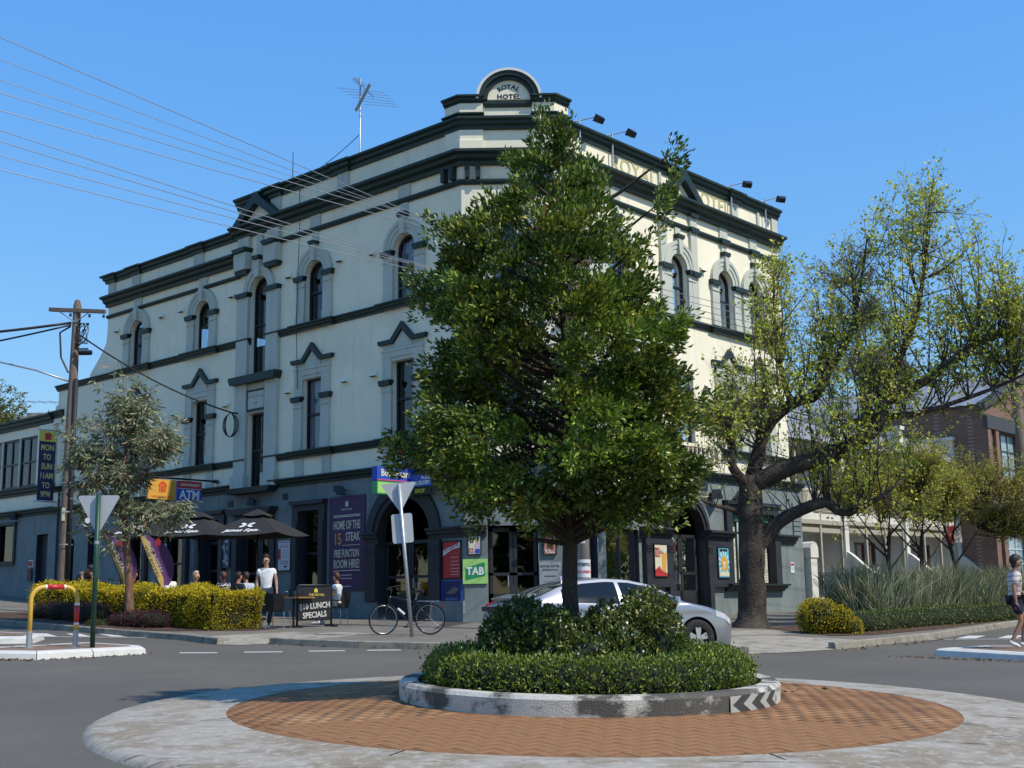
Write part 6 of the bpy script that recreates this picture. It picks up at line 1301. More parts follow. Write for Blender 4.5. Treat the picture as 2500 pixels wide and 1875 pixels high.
# menu board
e = board('menu_board', 'white menu board with red text on the wall beside the purple banner', .62, .95, onL(8.03, .04, 2.79), RZL, C_('paper', (.62, .6, .64)), frame=M_BLKMETAL); shape(e, R4(-.3, -.17, .35, .68), RED); text('WHATS ON AT THE ROYAL', .05, e, (0, -.005, .89), RED, off=.001, sx=.8); blocks(e, -.25, .25, (.80, .76, .72), RED, .012); blocks(e, -.12, .27, (.62, .56, .50, .44, .38), C_('grey', (.25, .25, .28)), .012); blocks(e, -.25, .25, (.27, .2), C_('grey', (.25, .25, .28)), .03); shape(e, R4(.02, .14, .08, .15), NAVY)
# poster frames near the chamfer
e = board('lunch_poster', 'red lunch menu poster with white swoosh beside the arched door', .68, 1.0, onL(.46, .04, 2.36), RZL, RED, frame=M_BLKMETAL)
shape(e, [(-.33, .62), (-.33, .78), (.33, .98), (.33, .84), (0, .78), (-.25, .66)], WHT); text('$15 LUNCHES', .13, e, (0, -.008, .835), RED, rot=R(-17), off=.002, sx=.75); blocks(e, -.05, .3, (.56, .45, .35, .25, .16, .08), C_('pinkpaper', (.62, .45, .42)), .016)
e = board('liquor_poster', 'blue framed liquor shop poster below the red lunch menu', .70, .96, onL(.46, .04, 1.30), RZL, NAVY, frame=BLUE); text('Bottlemart', .11, e, (0, -.005, .48), C_('skyblue', (.15, .25, .55))); shape(e, [(-.25, .62), (.1, .62), (.28, .75), (.1, .82), (-.1, .7)], C_('dusk', (.16, .12, .12)))
e = board('tab_sign', 'square lime green betting sign on the corner pier', .69, .68, (-1.10, 35.2-.05, 2.18), 0, LIME); shape(e, [(-.27, .10), (.27, .22), (.27, .58), (.2, .58), (-.27, .44)], GRN); text('TAB', .29, e, (.0, -.008, .34), WHT, off=.008, sx=.92)
e = board('people_poster', 'framed poster of two people above the lime green sign', .33, .48, (-1.115, 35.2-.05, 3.0), 0, WHT, frame=M_BLKMETAL)
for cx, hc, sc_ in ((-.075, (.05, .03, .02), CRM), (.085, (.5, .42, .25), WHT)): shape(e, [(cx-.07, .02), (cx+.07, .02), (cx+.075, .28), (cx, .34), (cx-.075, .28)], sc_ if cx < 0 else PINK, -.004); shape(e, [(cx-.05, .30), (cx+.05, .30), (cx+.06, .40), (cx, .45), (cx-.06, .40)], flat('hair_%d' % (cx > 0), hc), -.006); shape(e, [(cx-.025, .32), (cx+.025, .32), (cx+.028, .39), (cx-.028, .39)], SKIN, -.008)
shape(e, R4(.02, .15, .02, .14), BLUE, -.008); text('$15', .09, e, (-.09, -.012, .13), RED, off=.002); text('LUNCHES', .04, e, (-.08, -.012, .06), RED, off=.001)
e = board('ribs_poster', 'framed red steak poster on the pier right of the corner door', .33, .50, (.985, 35.2-.05, 2.97), 0, C_('posterpink', (.45, .2, .17)), frame=M_BLKMETAL)
for k in range(4): shape(e, [(-.1+.01*k, .14+.07*k), (.09, .12+.07*k), (.11, .18+.07*k), (-.06, .20+.07*k)], BRN, -.004-.001*k)
text('$15', .10, e, (-.06, -.012, .09), WHT, off=.002); blocks(e, -.12, .12, (.44,), RED, .03); blocks(e, -.12, .12, (.03,), WHT, .02)
e = board('name_plaque', 'grey metal plaque with the hotel name on the corner pier', .6, .9, (.98, 35.2-.05, 1.85), 0, mat('brushed_plate', (.34, .35, .36), .5, .1, 8, metal=.3)); text('ROYAL HOTEL', .085, e, (0, -.003, .78), BLK, off=.001, sx=.95); text('DARLINGTON', .07, e, (0, -.003, .68), BLK, sx=.95); blocks(e, -.2, .2, (.5,), BLK, .02); blocks(e, -.2, .2, (.36, .3, .24, .18, .12), C_('grey', (.25, .25, .28)), .012)
# right wall posters
e = board('beer_poster', 'beer glass poster on the dark pilaster left of the right arched door', .64, .94, FRR.p(4.40, .19, 2.38), RZR, CRM, frame=M_BLKMETAL); shape(e, [(.06, .1), (.24, .1), (.30, .72), (.04, .72)], ORG); shape(e, R4(.03, .30, .70, .80), WHT, -.006); shape(e, [(-.31, .0), (.31, 0), (.31, .08), (.05, .14), (-.1, .3), (-.31, .18)], RED, -.006)
for s_, z in (('PINTS', .80), ('SCHOONER', .70), ('PRICES', .60)): text(s_, .12, e, (-.3, -.006, z), RED, align='LEFT', sx=.7, off=.002)
e = board('burger_poster', 'turquoise sunburst poster on the dark pilaster right of the right arched door', .62, .94, FRR.p(7.88, .19, 2.36), RZR, TEAL, frame=M_BLKMETAL)
for k in range(12): a = k*math.pi/6; shape(e, [(0, .45), (.33*math.cos(a), .45+.40*math.sin(a)), (.33*math.cos(a+.25), .45+.40*math.sin(a+.25))], C_('paleteal', (.45, .65, .68)), -.004)
shape(e, [(-.15, .22), (.16, .22), (.2, .45), (.13, .62), (.02, .7), (-.12, .62), (-.19, .45)], ORG, -.008); shape(e, [(-.08, .3), (.1, .3), (.08, .5), (-.06, .5)], CRM, -.010); shape(e, R4(-.28, .28, .04, .16), CRM, -.006); blocks(e, -.28, .28, (.82,), BLK, .08)
e = board('warning_notice', 'small red and white notice on the pale wall at the hotel end', .24, .36, FRR.p(12.55, .02, 2.55), RZR, WHT, cat='notice'); shape(e, R4(-.1, .1, .24, .33), RED); blocks(e, -.08, .08, (.16, .12, .08), C_('grey', (.25, .25, .28)), .012)
e = board('liquor_banner', 'blue and yellow delivery banner on the wall above the arched door', 1.5, .36, onL(1.15, .28, 4.98), RZL, BLUE, cat='banner'); shape(e, R4(.28, .75, 0, .36), YEL_); text('HOUR', .15, e, (-.1, -.004, .25), WHT, off=.004, sx=.8); text('& DELIVERY', .16, e, (-.22, -.004, .1), WHT, off=.004, sx=.75); text('PICKUP', .15, e, (.51, -.008, .18), BLK, sx=.75)
e = board('shop_sign', 'small black shop sign hanging under the delivery banner', .9, .2, onL(1.5, .27, 4.75), RZL, BLK); text('SHOP', .16, e, (0, -.004, .1), YEL_, off=.002)
# projecting signs, perpendicular to the left wall: right direction = -N1
RZP = math.atan2(-N1[1], -N1[0])
def proj_sign(name, label, t, o0, o1, z0, z1, m, th=.1, cat='sign'):
    q = FL.xy(t, (o0+o1)/2); return board(name, label, o1-o0, z1-z0, (q[0], q[1], z0), RZP, m, th, cat)
e = proj_sign('projecting_sign', 'orange square hanging sign with red castle letter R', 11.8, 1.66, 2.72, 5.2, 5.86, ORG)
shape(e, [(-.12, .24), (.14, .24), (.14, .44), (.2, .44), (.12, .54), (.02, .62), (-.1, .54), (-.16, .44), (-.12, .44)], C_('signred', (.55, .06, .02))); text('R', .30, e, (.01, -.008, .36), ORG, off=.012); text('R', .27, e, (.01, -.012, .36), C_('signred', (.55, .06, .02)), off=.004); text('WWW.ROYAL.COM', .11, e, (0, -.006, .08), C_('signred', (.55, .06, .02)), sx=.78)
e = proj_sign('projecting_sign', 'red and blue hanging cash machine sign beside the orange sign', 11.8, .66, 1.60, 5.2, 5.86, BLUE); shape(e, R4(-.47, .47, .40, .66), RED); shape(e, R4(-.47, .47, .395, .41), WHT, -.006); text('CASHCONNECT', .115, e, (0, -.006, .53), CRM, off=.004, shear=.3, sx=.92); text('ATM', .40, e, (.0, -.006, .19), WHT, off=.014, sx=.95)
w = MB(); w.tube([FL.p(11.8, 0, 5.92), FL.p(11.8, 2.75, 5.92)], .035, 6); w.lathe([(.0, 0), (.12, .02), (.09, .12), (0, .14)], 8, FL.p(11.8, .1, 5.85)); tag(w.build('sign_bracket', M_BLKMETAL), 'black bracket arm carrying the orange and cash machine signs', 'bracket')
e = proj_sign('light_box', 'blue light box sign of the liquor shop above the arched door', 1.9, .1, 1.55, 5.12, 5.52, BLUE, .22); text('Bottlemart', .28, e, (-.02, -.006, .22), CRM, off=.008, sx=.92); shape(e, R4(-.725, .725, .0, .035), C_('magenta', (.5, .08, .2)), -.006)
e = proj_sign('light_box', 'lime green light box under the blue liquor sign', 1.9, .1, 1.55, 4.74, 5.10, C_('boxgreen', (.06, .36, .12)), .22); shape(e, R4(-.70, .70, .03, .33), LIME)
e = proj_sign('blade_banner', 'navy vertical banner with yellow opening hours on the annexe', 22.9, .14, .84, 5.98, 8.78, NAVY, .02, 'banner'); shape(e, R4(-.35, .35, 2.38, 2.8), YEL_); shape(e, [(-.13, 2.44), (.15, 2.44), (.14, 2.58), (.18, 2.64), (.06, 2.76), (0, 2.70), (-.08, 2.74), (-.16, 2.64), (-.12, 2.58)], RED, -.006)
for s_, z in (('MON', 2.12), ('TO', 1.74), ('SUN', 1.36), ('11AM', .98), ('TO', .60), ('9PM', .24)): text(s_, .33, e, (0, -.006, z), CRM if 0 else C_('palegold', (.60, .52, .18)), off=.006, sx=.72)
w = MB(); w.tube([FL.p(22.9, 0, 8.82), FL.p(22.9, .92, 8.82)], .03, 6); w.tube([FL.p(22.9, 0, 5.94), FL.p(22.9, .98, 5.94)], .03, 6); w.build('rail', M_METAL, e, smooth=True); o = bpy.data.objects[-1] if 0 else None
for ch in list(e.children):
    if ch.name.startswith('rail'): ch.matrix_parent_inverse = e.matrix_basis.inverted()
e = board('fire_notice', 'red and white notice above a red hose cabinet on the annexe wall', .4, .28, onL(24.72, .03, 3.4), RZL, WHT, cat='notice'); shape(e, R4(-.18, .18, .03, .25), RED); blocks(e, -.14, .14, (.16, .09), WHT, .03)
e = board('hose_cabinet', 'dark red hose cabinet on the annexe wall below the notice', .34, .5, onL(24.7, .08, 2.85), RZL, C_('darkred', (.10, .02, .025)), cat='cabinet'); shape(e, R4(-.13, .13, .05, .45), C_('darkred2', (.06, .02, .03)))
e = board('framed_poster', 'pale framed poster on the wall behind the feather flags', .72, .95, onL(15.2, .05, 2.95), RZL, C_('greypaper', (.3, .32, .34)), frame=WHT); shape(e, [(-.33, .6), (.33, .72), (.33, .92), (-.33, .82)], RED)
e = board('sticker_panel', 'dark door panel covered with torn pale stickers', .42, 1.0, onL(11.1, .12, 2.95), RZL, C_('slate', (.05, .055, .07)), cat='panel')
for k in range(14): x, z, a = RNG.uniform(-.12, .12), RNG.uniform(.1, .9), RNG.uniform(.04, .08); shape(e, [(x-a, z-a*.8), (x+a*.8, z-a), (x+a, z+a*.7), (x-a*.6, z+a)], C_('torn', (.33, .35, .38)), -.004-.0006*k)
# bus-stop style sign in the grass
bx, by = 14.6, 42.0; bz = gz(bx, by); e = tag(empty('parking_sign', (bx, by, bz)), 'small red and white parking sign on a pole in the tall grass', 'sign'); w = MB(); w.tube([(0, 0, 0), (0, 0, 3.05)], .03, 6); w.build('post', M_METAL, e); w = MB(); w.box(-.2, .02, -.06, -.04, 2.45, 3.0); w.build('plate', RED, e); w = MB(); w.box(.05, .27, -.06, -.04, 2.45, 3.0); w.build('plate', WHT, e); text('P', .2, e, (-.09, -.065, 2.75), WHT)
# ---- give way signs seen from behind
M_ALU = mat('sign_back_aluminium', (.48, .49, .50), .5, .05, 4, metal=.25)
def rounded_tri(w_, h_, r_=.05, n=5):
    P_ = [Vector((-w_/2, h_)), Vector((w_/2, h_)), Vector((0, 0))]; out = []
    for i in range(3):
        a, b, c = P_[i-1], P_[i], P_[(i+1) % 3]; p, q = b+(a-b).normalized()*r_*1.6, b+(c-b).normalized()*r_*1.6
        for k in range(n+1): t = k/n; s_ = p*(1-t)**2+b*2*t*(1-t)+q*t*t; out.append((s_.x, s_.y))
    return out
sx_, sy_ = -7.83, 23.63; sz = gz(sx_, sy_)+.13; e = tag(empty('give_way_sign', (sx_, sy_, sz)), 'back of a triangular sign on a dark green post on the left island', 'sign')
w = MB(); w.tube([(0, 0, 0), (0, 0, 2.84)], .045, 10); w.build('post', mat('dark_green_post', (.012, .055, .035), .45, .1, 6), e, smooth=True); w = MB(); w.prism(rounded_tri(.82, .76), .05, .065); o = w.build('plate', M_ALU, e); o.location = (-.01, 0, 2.06)
w = MB(); w.lathe([(0, 0), (.055, 0)], 14, (-.2, .046, 2.35), axis='y'); w.build('sticker', WHT, e)
w = MB(); w.lathe([(.047, 0), (.049, .03), (.047, .06)], 12, (0, 0, 1.9)); w.build('clamp', M_METAL, e)
gx, gy = -2.235, 27.55; gzz = gz(gx, gy)+.14; e = tag(empty('give_way_sign', (gx, gy, gzz)), 'back of a triangular sign on a leaning silver post beside the bicycle', 'sign')
w = MB(); w.tube([(0, 0, -.05), (-.29, 0, 3.31)], .04, 10); w.build('post', M_METAL, e, smooth=True); w = MB(); w.prism(rounded_tri(.80, .66), .045, .06); o = w.build('triangle_plate', M_ALU, e); o.location = (-.26, 0, 2.68); o.rotation_euler = (0, R(-4), 0)
w = MB(); P_ = [(-.225+.05*(1-math.cos(a)) if sx < 0 else .225-.05*(1-math.cos(a)), 0) for sx in () for a in ()]
def rrect(w_, h_, r_=.05, n=4): return [(sx*(w_/2-r_)+r_*math.cos(a+k*math.pi/2/n), sz_*(h_/2-r_)+r_*math.sin(a+k*math.pi/2/n)) for sx, sz_, a in ((1, 1, 0), (-1, 1, math.pi/2), (-1, -1, math.pi), (1, -1, 1.5*math.pi)) for k in range(n+1)]
w.prism(rrect(.46, .64), .045, .058); o = w.build('rectangular_plate', M_ALU, e); o.location = (-.215, 0, 2.34); o.rotation_euler = (0, R(-4), 0)
# hooped rail
e = tag(empty('bollard_rail', (-8.60, 23.7, gz(-8.6, 23.7)+.13)), 'yellow hooped safety rail with red bands on the left island', 'rail'); M_YR = mat('yellow_rail_paint', (.60, .37, .05), .45, .1, 5); M_RR = mat('red_band', (.50, .03, .03), .4, .08, 6)
A_, B_ = Vector((-.16, -.62, 0)), Vector((.16, .62, 0)); A_, B_ = Vector((-.30, -.35, 0)), Vector((.36, .2, 0)); d = (B_-A_).normalized(); hh, rr = 1.10, .24
hp = [A_, A_+Vector((0, 0, hh-rr))]+[A_+Vector((0, 0, hh-rr))+d*rr*(1-math.cos(t))+Vector((0, 0, rr*math.sin(t))) for t in np.linspace(.2, math.pi/2, 7)]
bp2 = [B_, B_+Vector((0, 0, hh-rr))]+[B_+Vector((0, 0, hh-rr))-d*rr*(1-math.cos(t))+Vector((0, 0, rr*math.sin(t))) for t in np.linspace(.2, math.pi/2, 7)]
w = MB(); w.tube(hp+bp2[::-1], .043, 12); w.build('hoop', M_YR, e, smooth=True)
w = MB(); mid = (hp[-1]+bp2[-1])/2; w.tube([hp[-1].lerp(bp2[-1], .08), hp[-1].lerp(bp2[-1], .92)], .0455, 12); w.build('red_band', M_RR, e, smooth=True)
w = MB(); w.tube([B_+Vector((0, 0, .44)), B_+Vector((0, 0, .76))], .0455, 12); w.build('red_band', M_RR, e, smooth=True)
for z in (.40, .76): w = MB(); w.tube([B_+Vector((0, 0, z)), B_+Vector((0, 0, z+.04))], .046, 12); w.build('white_band', WHT, e)
for f in (.02, .94): w = MB(); c = hp[-1].lerp(bp2[-1], f); w.tube([c, c+d*.03], .046, 12); w.build('white_band', WHT, e)
for q in (A_, B_): w = MB(); w.tube([q-Vector((0, 0, .02)), q+Vector((0, 0, .30))], .052, 12); w.lathe([(0, .0), (.12, .0), (.12, .015), (.0, .02)], 12, q); w.build('steel_sleeve', M_METAL, e, smooth=False)
# wall lantern on the corner
e = tag(empty('wall_lantern', (-1.09, 34.95, 4.1)), 'black wall lantern with white globe above the corner pier', 'lantern'); w = MB(); w.lathe([(.03, -.1), (.05, .0), (.1, .08), (.03, .12), (.03, .42), (.08, .46)], 10, (0, 0, 0)); w.lathe([(.16, .88), (.12, .95), (.03, 1.06), (.05, 1.1), (.0, 1.2)], 10); w.tube([(0, 0, .1), (0, .25, .0)], .02, 6); w.build('bracket', M_BLKMETAL, e, smooth=True)
w = MB(); w.lathe([(.05, .46), (.13, .55), (.16, .68), (.14, .82), (.12, .88)], 14); w.build('globe', mat('opal_glass', (.75, .75, .72), .2), e, smooth=True)
w = MB()
for k in range(4): a = k*math.pi/2+.4; w.tube([(.09*math.cos(a), .09*math.sin(a), .46), (.175*math.cos(a), .175*math.sin(a), .68), (.14*math.cos(a), .14*math.sin(a), .9)], .01, 4)
w.build('cage', M_BLKMETAL, e)
# small black fittings on the ground floor wall
for fr, t, z, lab in ((FL, 5.05, 5.15, 'small black spotlight under the cornice right of the steak banner'), (FL, 9.6, 5.12, 'small black spotlight under the balcony sill of the stair bay'), (FL, 26.0, 5.55, 'small silver spotlight on the annexe wall'), (FRR, 7.55, 5.05, 'black speaker box under the right cornice near the plane tree'), (FRR, 9.0, 4.95, 'black speaker box beside the dark framed window')):
    e = tag(empty('wall_light', fr.p(t, 0, z)), lab, 'wall light'); w = MB(); w.tube([(0, 0, 0), tuple(np.append(fr.n*.18, -.02))], .02, 5); c = fr.n*.22; k = .13 if fr is FL else .2
    w.hexa([(c[0]-k, c[1]-k, -.1-k*.4), (c[0]+k, c[1]-k, -.1-k*.4), (c[0]+k, c[1]+k, -.1-k*.4), (c[0]-k, c[1]+k, -.1-k*.4), (c[0]-k*.6, c[1]-k*.6, .06+k*.3), (c[0]+k*.6, c[1]-k*.6, .06+k*.3), (c[0]+k*.6, c[1]+k*.6, .06+k*.3), (c[0]-k*.6, c[1]+k*.6, .06+k*.3)]); w.build('housing', M_BLKMETAL, e)
for t, z in ((11.05, 5.0), (8.05, 5.05), (5.5, 5.12)):
    v = MB(); FL.box(v, t-.14, t+.14, 0, .02, z, z+.2); o = hb(v, 'air_brick', M_GDARK)
# ================================================================ CAR AND BICYCLES
M_CAR = mat('silver_car_paint', (.34, .35, .38), .3, .02, 3, metal=.65, coat=.6); M_CARG = mat('dark_car_glass', (.010, .012, .014), .06, 0, spec=.45); M_PLAST = mat('black_plastic', (.014, .014, .016), .5, .1, 20)
M_ALLOY = mat('alloy_wheel', (.55, .56, .58), .25, .03, 5, metal=.9); M_TAIL = mat('tail_lamp', (.30, .015, .015), .15, .05, 5, coat=.6); M_HEADL = mat('head_lamp', (.5, .52, .55), .08, .05, 5, coat=.8)
def car():
    L_, W2 = 4.50, .90; root = tag(empty('hatchback_car', (0, 0, 0)), 'silver hatchback car turning behind the roundabout hedge', 'car')
    xr, xf, wr = .86, 3.56, .335
    top = lambda x: float(np.interp(x, [0, .04, .12, .30, .52, .9, 1.35, 1.85, 2.3, 2.7, 3.05, 3.32, 3.8, 4.15, 4.38, 4.47, 4.5], [.50, .80, .98, 1.06, 1.13, 1.28, 1.395, 1.43, 1.41, 1.33, 1.17, 1.02, .93, .83, .70, .58, .42]))
    belt = lambda x: min(top(x)-.012, float(np.interp(x, [0, .15, .5, 1.2, 2.2, 3.2, 3.4, 4.5], [.60, .93, 1.0, .97, .93, .93, .95, .60])))
    def bot(x):
        z = float(np.interp(x, [0, .15, .5, 4.0, 4.3, 4.5], [.36, .26, .2, .18, .2, .24]))
        for c in (xr, xf):
            d = abs(x-c)
            if d < .40: z = max(z, wr+math.sqrt(max(0, .40**2-d*d))*.98-.005)
        return z
    plan = lambda x: float(np.interp(x, [0, .04, .15, .45, 1.0, 2.2, 3.4, 3.9, 4.2, 4.38, 4.47, 4.5], [.60, .70, .79, .86, .895, .90, .885, .86, .80, .68, .5, .36]))
    def side_y(x, z):   # body section below the belt, with a crease
        p = plan(x); f = np.interp(z, [.15, .35, .55, .75, .85, 1.0], [.93, .985, 1.0, .985, .99, .955]); return p*f
    NL, NU, NT = 9, 6, 5; X = sorted(set(list(np.linspace(0, L_, 76))+[xr-.4, xr+.4, xf-.4, xf+.4])); rows = []
    def section(x):
        b, m_, t = bot(x), belt(x), top(x); pts = []
        for i in range(NL): z = b+(m_-b)*i/(NL-1); pts.append((side_y(x, z), z))
        y0 = pts[-1][0]; yt = max(.30, y0-.62*(t-m_)) if t-m_ > .03 else y0-.04; yt = min(yt, y0)
        for i in range(1, NU+1): f = i/NU; pts.append((y0+(yt-y0)*(f**1.25), m_+(t-.035-m_)*f if t-m_ > .05 else m_+(t-m_)*f*.6))
        for i in range(1, NT+1): f = i/NT; a, z0 = pts[NL+NU-1]; pts.append((a*(1-f), z0+(t-z0)*math.sin(f*math.pi/2)))
        return pts
    S = [section(x) for x in X]; n = len(S[0]); mb = MB()
    for sg in (1, -1):
        base = len(mb.v)
        for x, s in zip(X, S): mb.v += [(x, sg*y, z) for y, z in s]
        for i in range(len(X)-1):
            for j in range(n-1):
                a = base+i*n+j; f = (a, a+n, a+n+1, a+1); mb.f.append(f if sg > 0 else f[::-1]); mb.m.append(0)
    # close the ends
    for i in (0, len(X)-1):
        loop = [(X[i], y, z) for y, z in S[i]]+[(X[i], -y, z) for y, z in S[i][::-1][1:]]; mb.add(loop, [tuple(range(len(loop)))])
    body = mb.build('body', M_CAR, root); bm = bmesh.new(); bm.from_mesh(body.data); bmesh.ops.remove_doubles(bm, verts=bm.verts, dist=.0005); bmesh.ops.recalc_face_normals(bm, faces=bm.faces); bm.to_mesh(body.data); bm.free(); autosmooth(body, 40)
    def upper(x, f, off):   # point on the greenhouse side, f 0 at belt .. 1 at roof edge
        b, m_, t = bot(x), belt(x), top(x); y0 = side_y(x, m_); yt = max(.30, y0-.62*(t-m_)) if t-m_ > .03 else y0-.04; return (y0+(yt-y0)*f**1.25+off, m_+(t-.035-m_)*f)
    for sg in (1, -1):
        for (xa, xb, nm) in ((.95, 2.02, 'rear_side_window'), (2.10, 3.16, 'front_side_window')):
            g = MB(); xs_ = np.linspace(xa, xb, 16); fs = np.linspace(.06, .90, 6)
            for x in xs_:
                hi = .90; tt = top(x)-belt(x); fm = min(hi, max(.07, (tt-.05)/tt if tt > .1 else .07)); shr = 1.0
                for f in fs: y, z = upper(x, .06+(fm-.06)*(f-.06)/.84, .006); g.v.append((x, sg*y, z))
            for i in range(15):
                for j in range(5): a = i*6+j; g.f.append((a, a+6, a+7, a+1)); g.m.append(0)
            g.build(nm, M_CARG, root, smooth=True)
        m_ = MB(); m_.hexa([(2.98, sg*.90, .95), (3.14, sg*.90, .95), (3.12, sg*1.08, .98), (3.0, sg*1.08, .98), (3.0, sg*.92, 1.07), (3.12, sg*.92, 1.07), (3.10, sg*1.06, 1.08), (3.02, sg*1.06, 1.08)]); m_.build('wing_mirror', M_CAR, root)
        for xh in (1.25, 2.28): h = MB(); h.box(xh, xh+.2, min(sg*.895, sg*.93), max(sg*.895, sg*.93), .86, .89); h.build('door_handle', M_CAR, root)
        for xl in (1.02, 2.06, 3.14):
            h = MB(); P_ = [(xl-.004, sg*(side_y(xl, z)+.003), z) for z in np.linspace(.3, .9, 6)]+[(xl+.004, sg*(side_y(xl, z)+.003), z) for z in np.linspace(.9, .3, 6)]; h.add(P_, [tuple(range(12))]); h.build('door_gap', M_PLAST, root)
        t_ = MB()
        for (x0, x1) in ((.02, .42),):
            xs_ = np.linspace(x0, x1, 7); P_ = []
            for x in xs_:
                zc = .90+.10*x/.42; hh = .06 if x < .3 else .06*(.42-x)/.12+.01
                for z in (zc-hh, zc+hh): z = min(z, top(x)-.02); P_.append((x-.012, sg*(side_y(x, min(z, .99))+.008), z))
            t_.add(P_, [(2*k, 2*k+2, 2*k+3, 2*k+1) for k in range(6)])
        t_.build('tail_light', M_TAIL, root)
        h = MB(); xs_ = np.linspace(3.95, 4.40, 7); P_ = []
        for x in xs_:
            for z in (top(x)-.16, top(x)-.06): P_.append((x+.006, sg*(side_y(x, z)+.006), z))
        h.add(P_, [(2*k, 2*k+2, 2*k+3, 2*k+1) for k in range(6)]); h.build('headlight', M_HEADL, root)
        sl = MB(); sl.box(1.26, 3.16, min(sg*.82, sg*.885), max(sg*.82, sg*.885), .15, .22); sl.build('side_skirt', M_PLAST, root)
        for cx, nm in ((xr, 'wheel'), (xf, 'wheel')):
            wroot = empty('wheel', (cx, sg*.80, wr)); wroot.parent = root
            ty = MB(); pr = [(.20, -.10), (.235, -.105), (.30, -.108), (wr-.008, -.09), (wr, -.06), (wr, .06), (wr-.008, .09), (.30, .108), (.235, .105), (.20, .10)]; ty.lathe(pr, 32, axis='y'); ty.build('tyre', M_RUBBER, wroot, smooth=True)
            rm = MB(); rm.lathe([(.225, sg*.10), (.215, sg*.085), (.205, sg*.02), (.20, -.09)], 32, axis='y'); yo = sg*.085
            for k in range(5):
                a = k*2*math.pi/5+.3
                for da in (-.17, .17):
                    p0 = (.05*math.cos(a+da*1.2), .05*math.sin(a+da*1.2)); p1 = (.215*math.cos(a+da), .215*math.sin(a+da)); d = Vector((-(p1[1]-p0[1]), p1[0]-p0[0])).normalized()*.026
                    rm.hexa([(p0[0]-d.x, yo-.02*sg, p0[1]-d.y), (p0[0]+d.x, yo-.02*sg, p0[1]+d.y), (p0[0]+d.x, yo+.004*sg, p0[1]+d.y), (p0[0]-d.x, yo+.004*sg, p0[1]-d.y), (p1[0]-d.x, yo-.03*sg, p1[1]-d.y), (p1[0]+d.x, yo-.03*sg, p1[1]+d.y), (p1[0]+d.x, yo-.002*sg, p1[1]+d.y), (p1[0]-d.x, yo-.002*sg, p1[1]-d.y)])
            rm.lathe([(0, sg*.092), (.045, sg*.09), (.06, sg*.075), (.06, 0)], 16, axis='y'); rm.build('rim', M_ALLOY, wroot)
            dk = MB(); dk.lathe([(0, sg*.02), (.205, sg*.02)], 24, axis='y'); dk.build('brake_disc', M_PLAST, wroot)
            ar = MB(); ar.lathe([(.395, -.30*sg), (.395, .06*sg)], 20, (cx, sg*.80, wr), axis='y', a0=-.1, a1=math.pi+.1); ar.build('wheel_arch_liner', M_PLAST, root)
    # windscreen and rear window panels
    def glass_across(xa, xb, inset_, nm, nx_=8):
        g = MB(); ny = 9
        for x in np.linspace(xa, xb, nx_):
            s = section(x); yE = s[NL+NU-1][0]-inset_
            for y in np.linspace(-yE, yE, ny):
                ys_ = [p[0] for p in s[NL+NU-1:]][::-1]; zs_ = [p[1] for p in s[NL+NU-1:]][::-1]; g.v.append((x, y, float(np.interp(abs(y), ys_, zs_))+.008))
        for i in range(nx_-1):
            for j in range(ny-1): a = i*ny+j; g.f.append((a, a+ny, a+ny+1, a+1)); g.m.append(0)
        g.build(nm, M_CARG, root, smooth=True)
    glass_across(2.62, 3.30, .03, 'windscreen'); glass_across(.50, 1.22, .05, 'rear_window')
    sp_ = MB(); sp_.hexa([(.22, -.66, 1.045), (.50, -.66, 1.125), (.50, .66, 1.125), (.22, .66, 1.045), (.20, -.66, 1.085), (.50, -.66, 1.155), (.50, .66, 1.155), (.20, .66, 1.085)]); sp_.build('spoiler', M_CAR, root)
    b_ = MB(); b_.box(-.02, .06, -.62, .62, .28, .42); b_.build('rear_bumper_insert', M_PLAST, root); b_ = MB(); b_.box(-.012, .03, -.2, .2, .62, .73); b_.build('number_plate', flat('plate_white', (.6, .58, .5)), root)
    b_ = MB(); b_.box(.005, .05, -.62, .62, .86, .94); b_.build('tail_light_bar', M_PLAST, root); f_ = MB(); f_.box(4.36, 4.49, -.42, .42, .28, .46); f_.build('grille', M_PLAST, root)
    an = MB(); an.hexa([(1.28, -.03, 1.36), (1.46, -.025, 1.39), (1.46, .025, 1.39), (1.28, .03, 1.36), (1.26, -.006, 1.46), (1.30, -.006, 1.46), (1.30, .006, 1.46), (1.26, .006, 1.46)]); an.build('roof_antenna', M_CAR, root)
    it = MB(); it.box(.6, 3.9, -.7, .7, .22, .75); it.build('floor_pan', M_PLAST, root)
    return root
c_ = car(); th = R(23); fx, fy = 3.22, 22.85     # near front wheel contact
ox, oy = 3.56*math.cos(th)+.80*math.sin(th), 3.56*math.sin(th)-.80*math.cos(th)
cx_, cy_ = fx-ox, fy-oy; c_.location = (cx_, cy_, gz(cx_+2*math.cos(th), cy_+2*math.sin(th)) - .0); 
sl = (gz(cx_+3.56*math.cos(th), cy_+3.56*math.sin(th))-gz(cx_+.86*math.cos(th), cy_+.86*math.sin(th)))/2.7
c_.rotation_euler = (0, -math.atan(sl), th); c_.location.z = gz(cx_, cy_)+.005
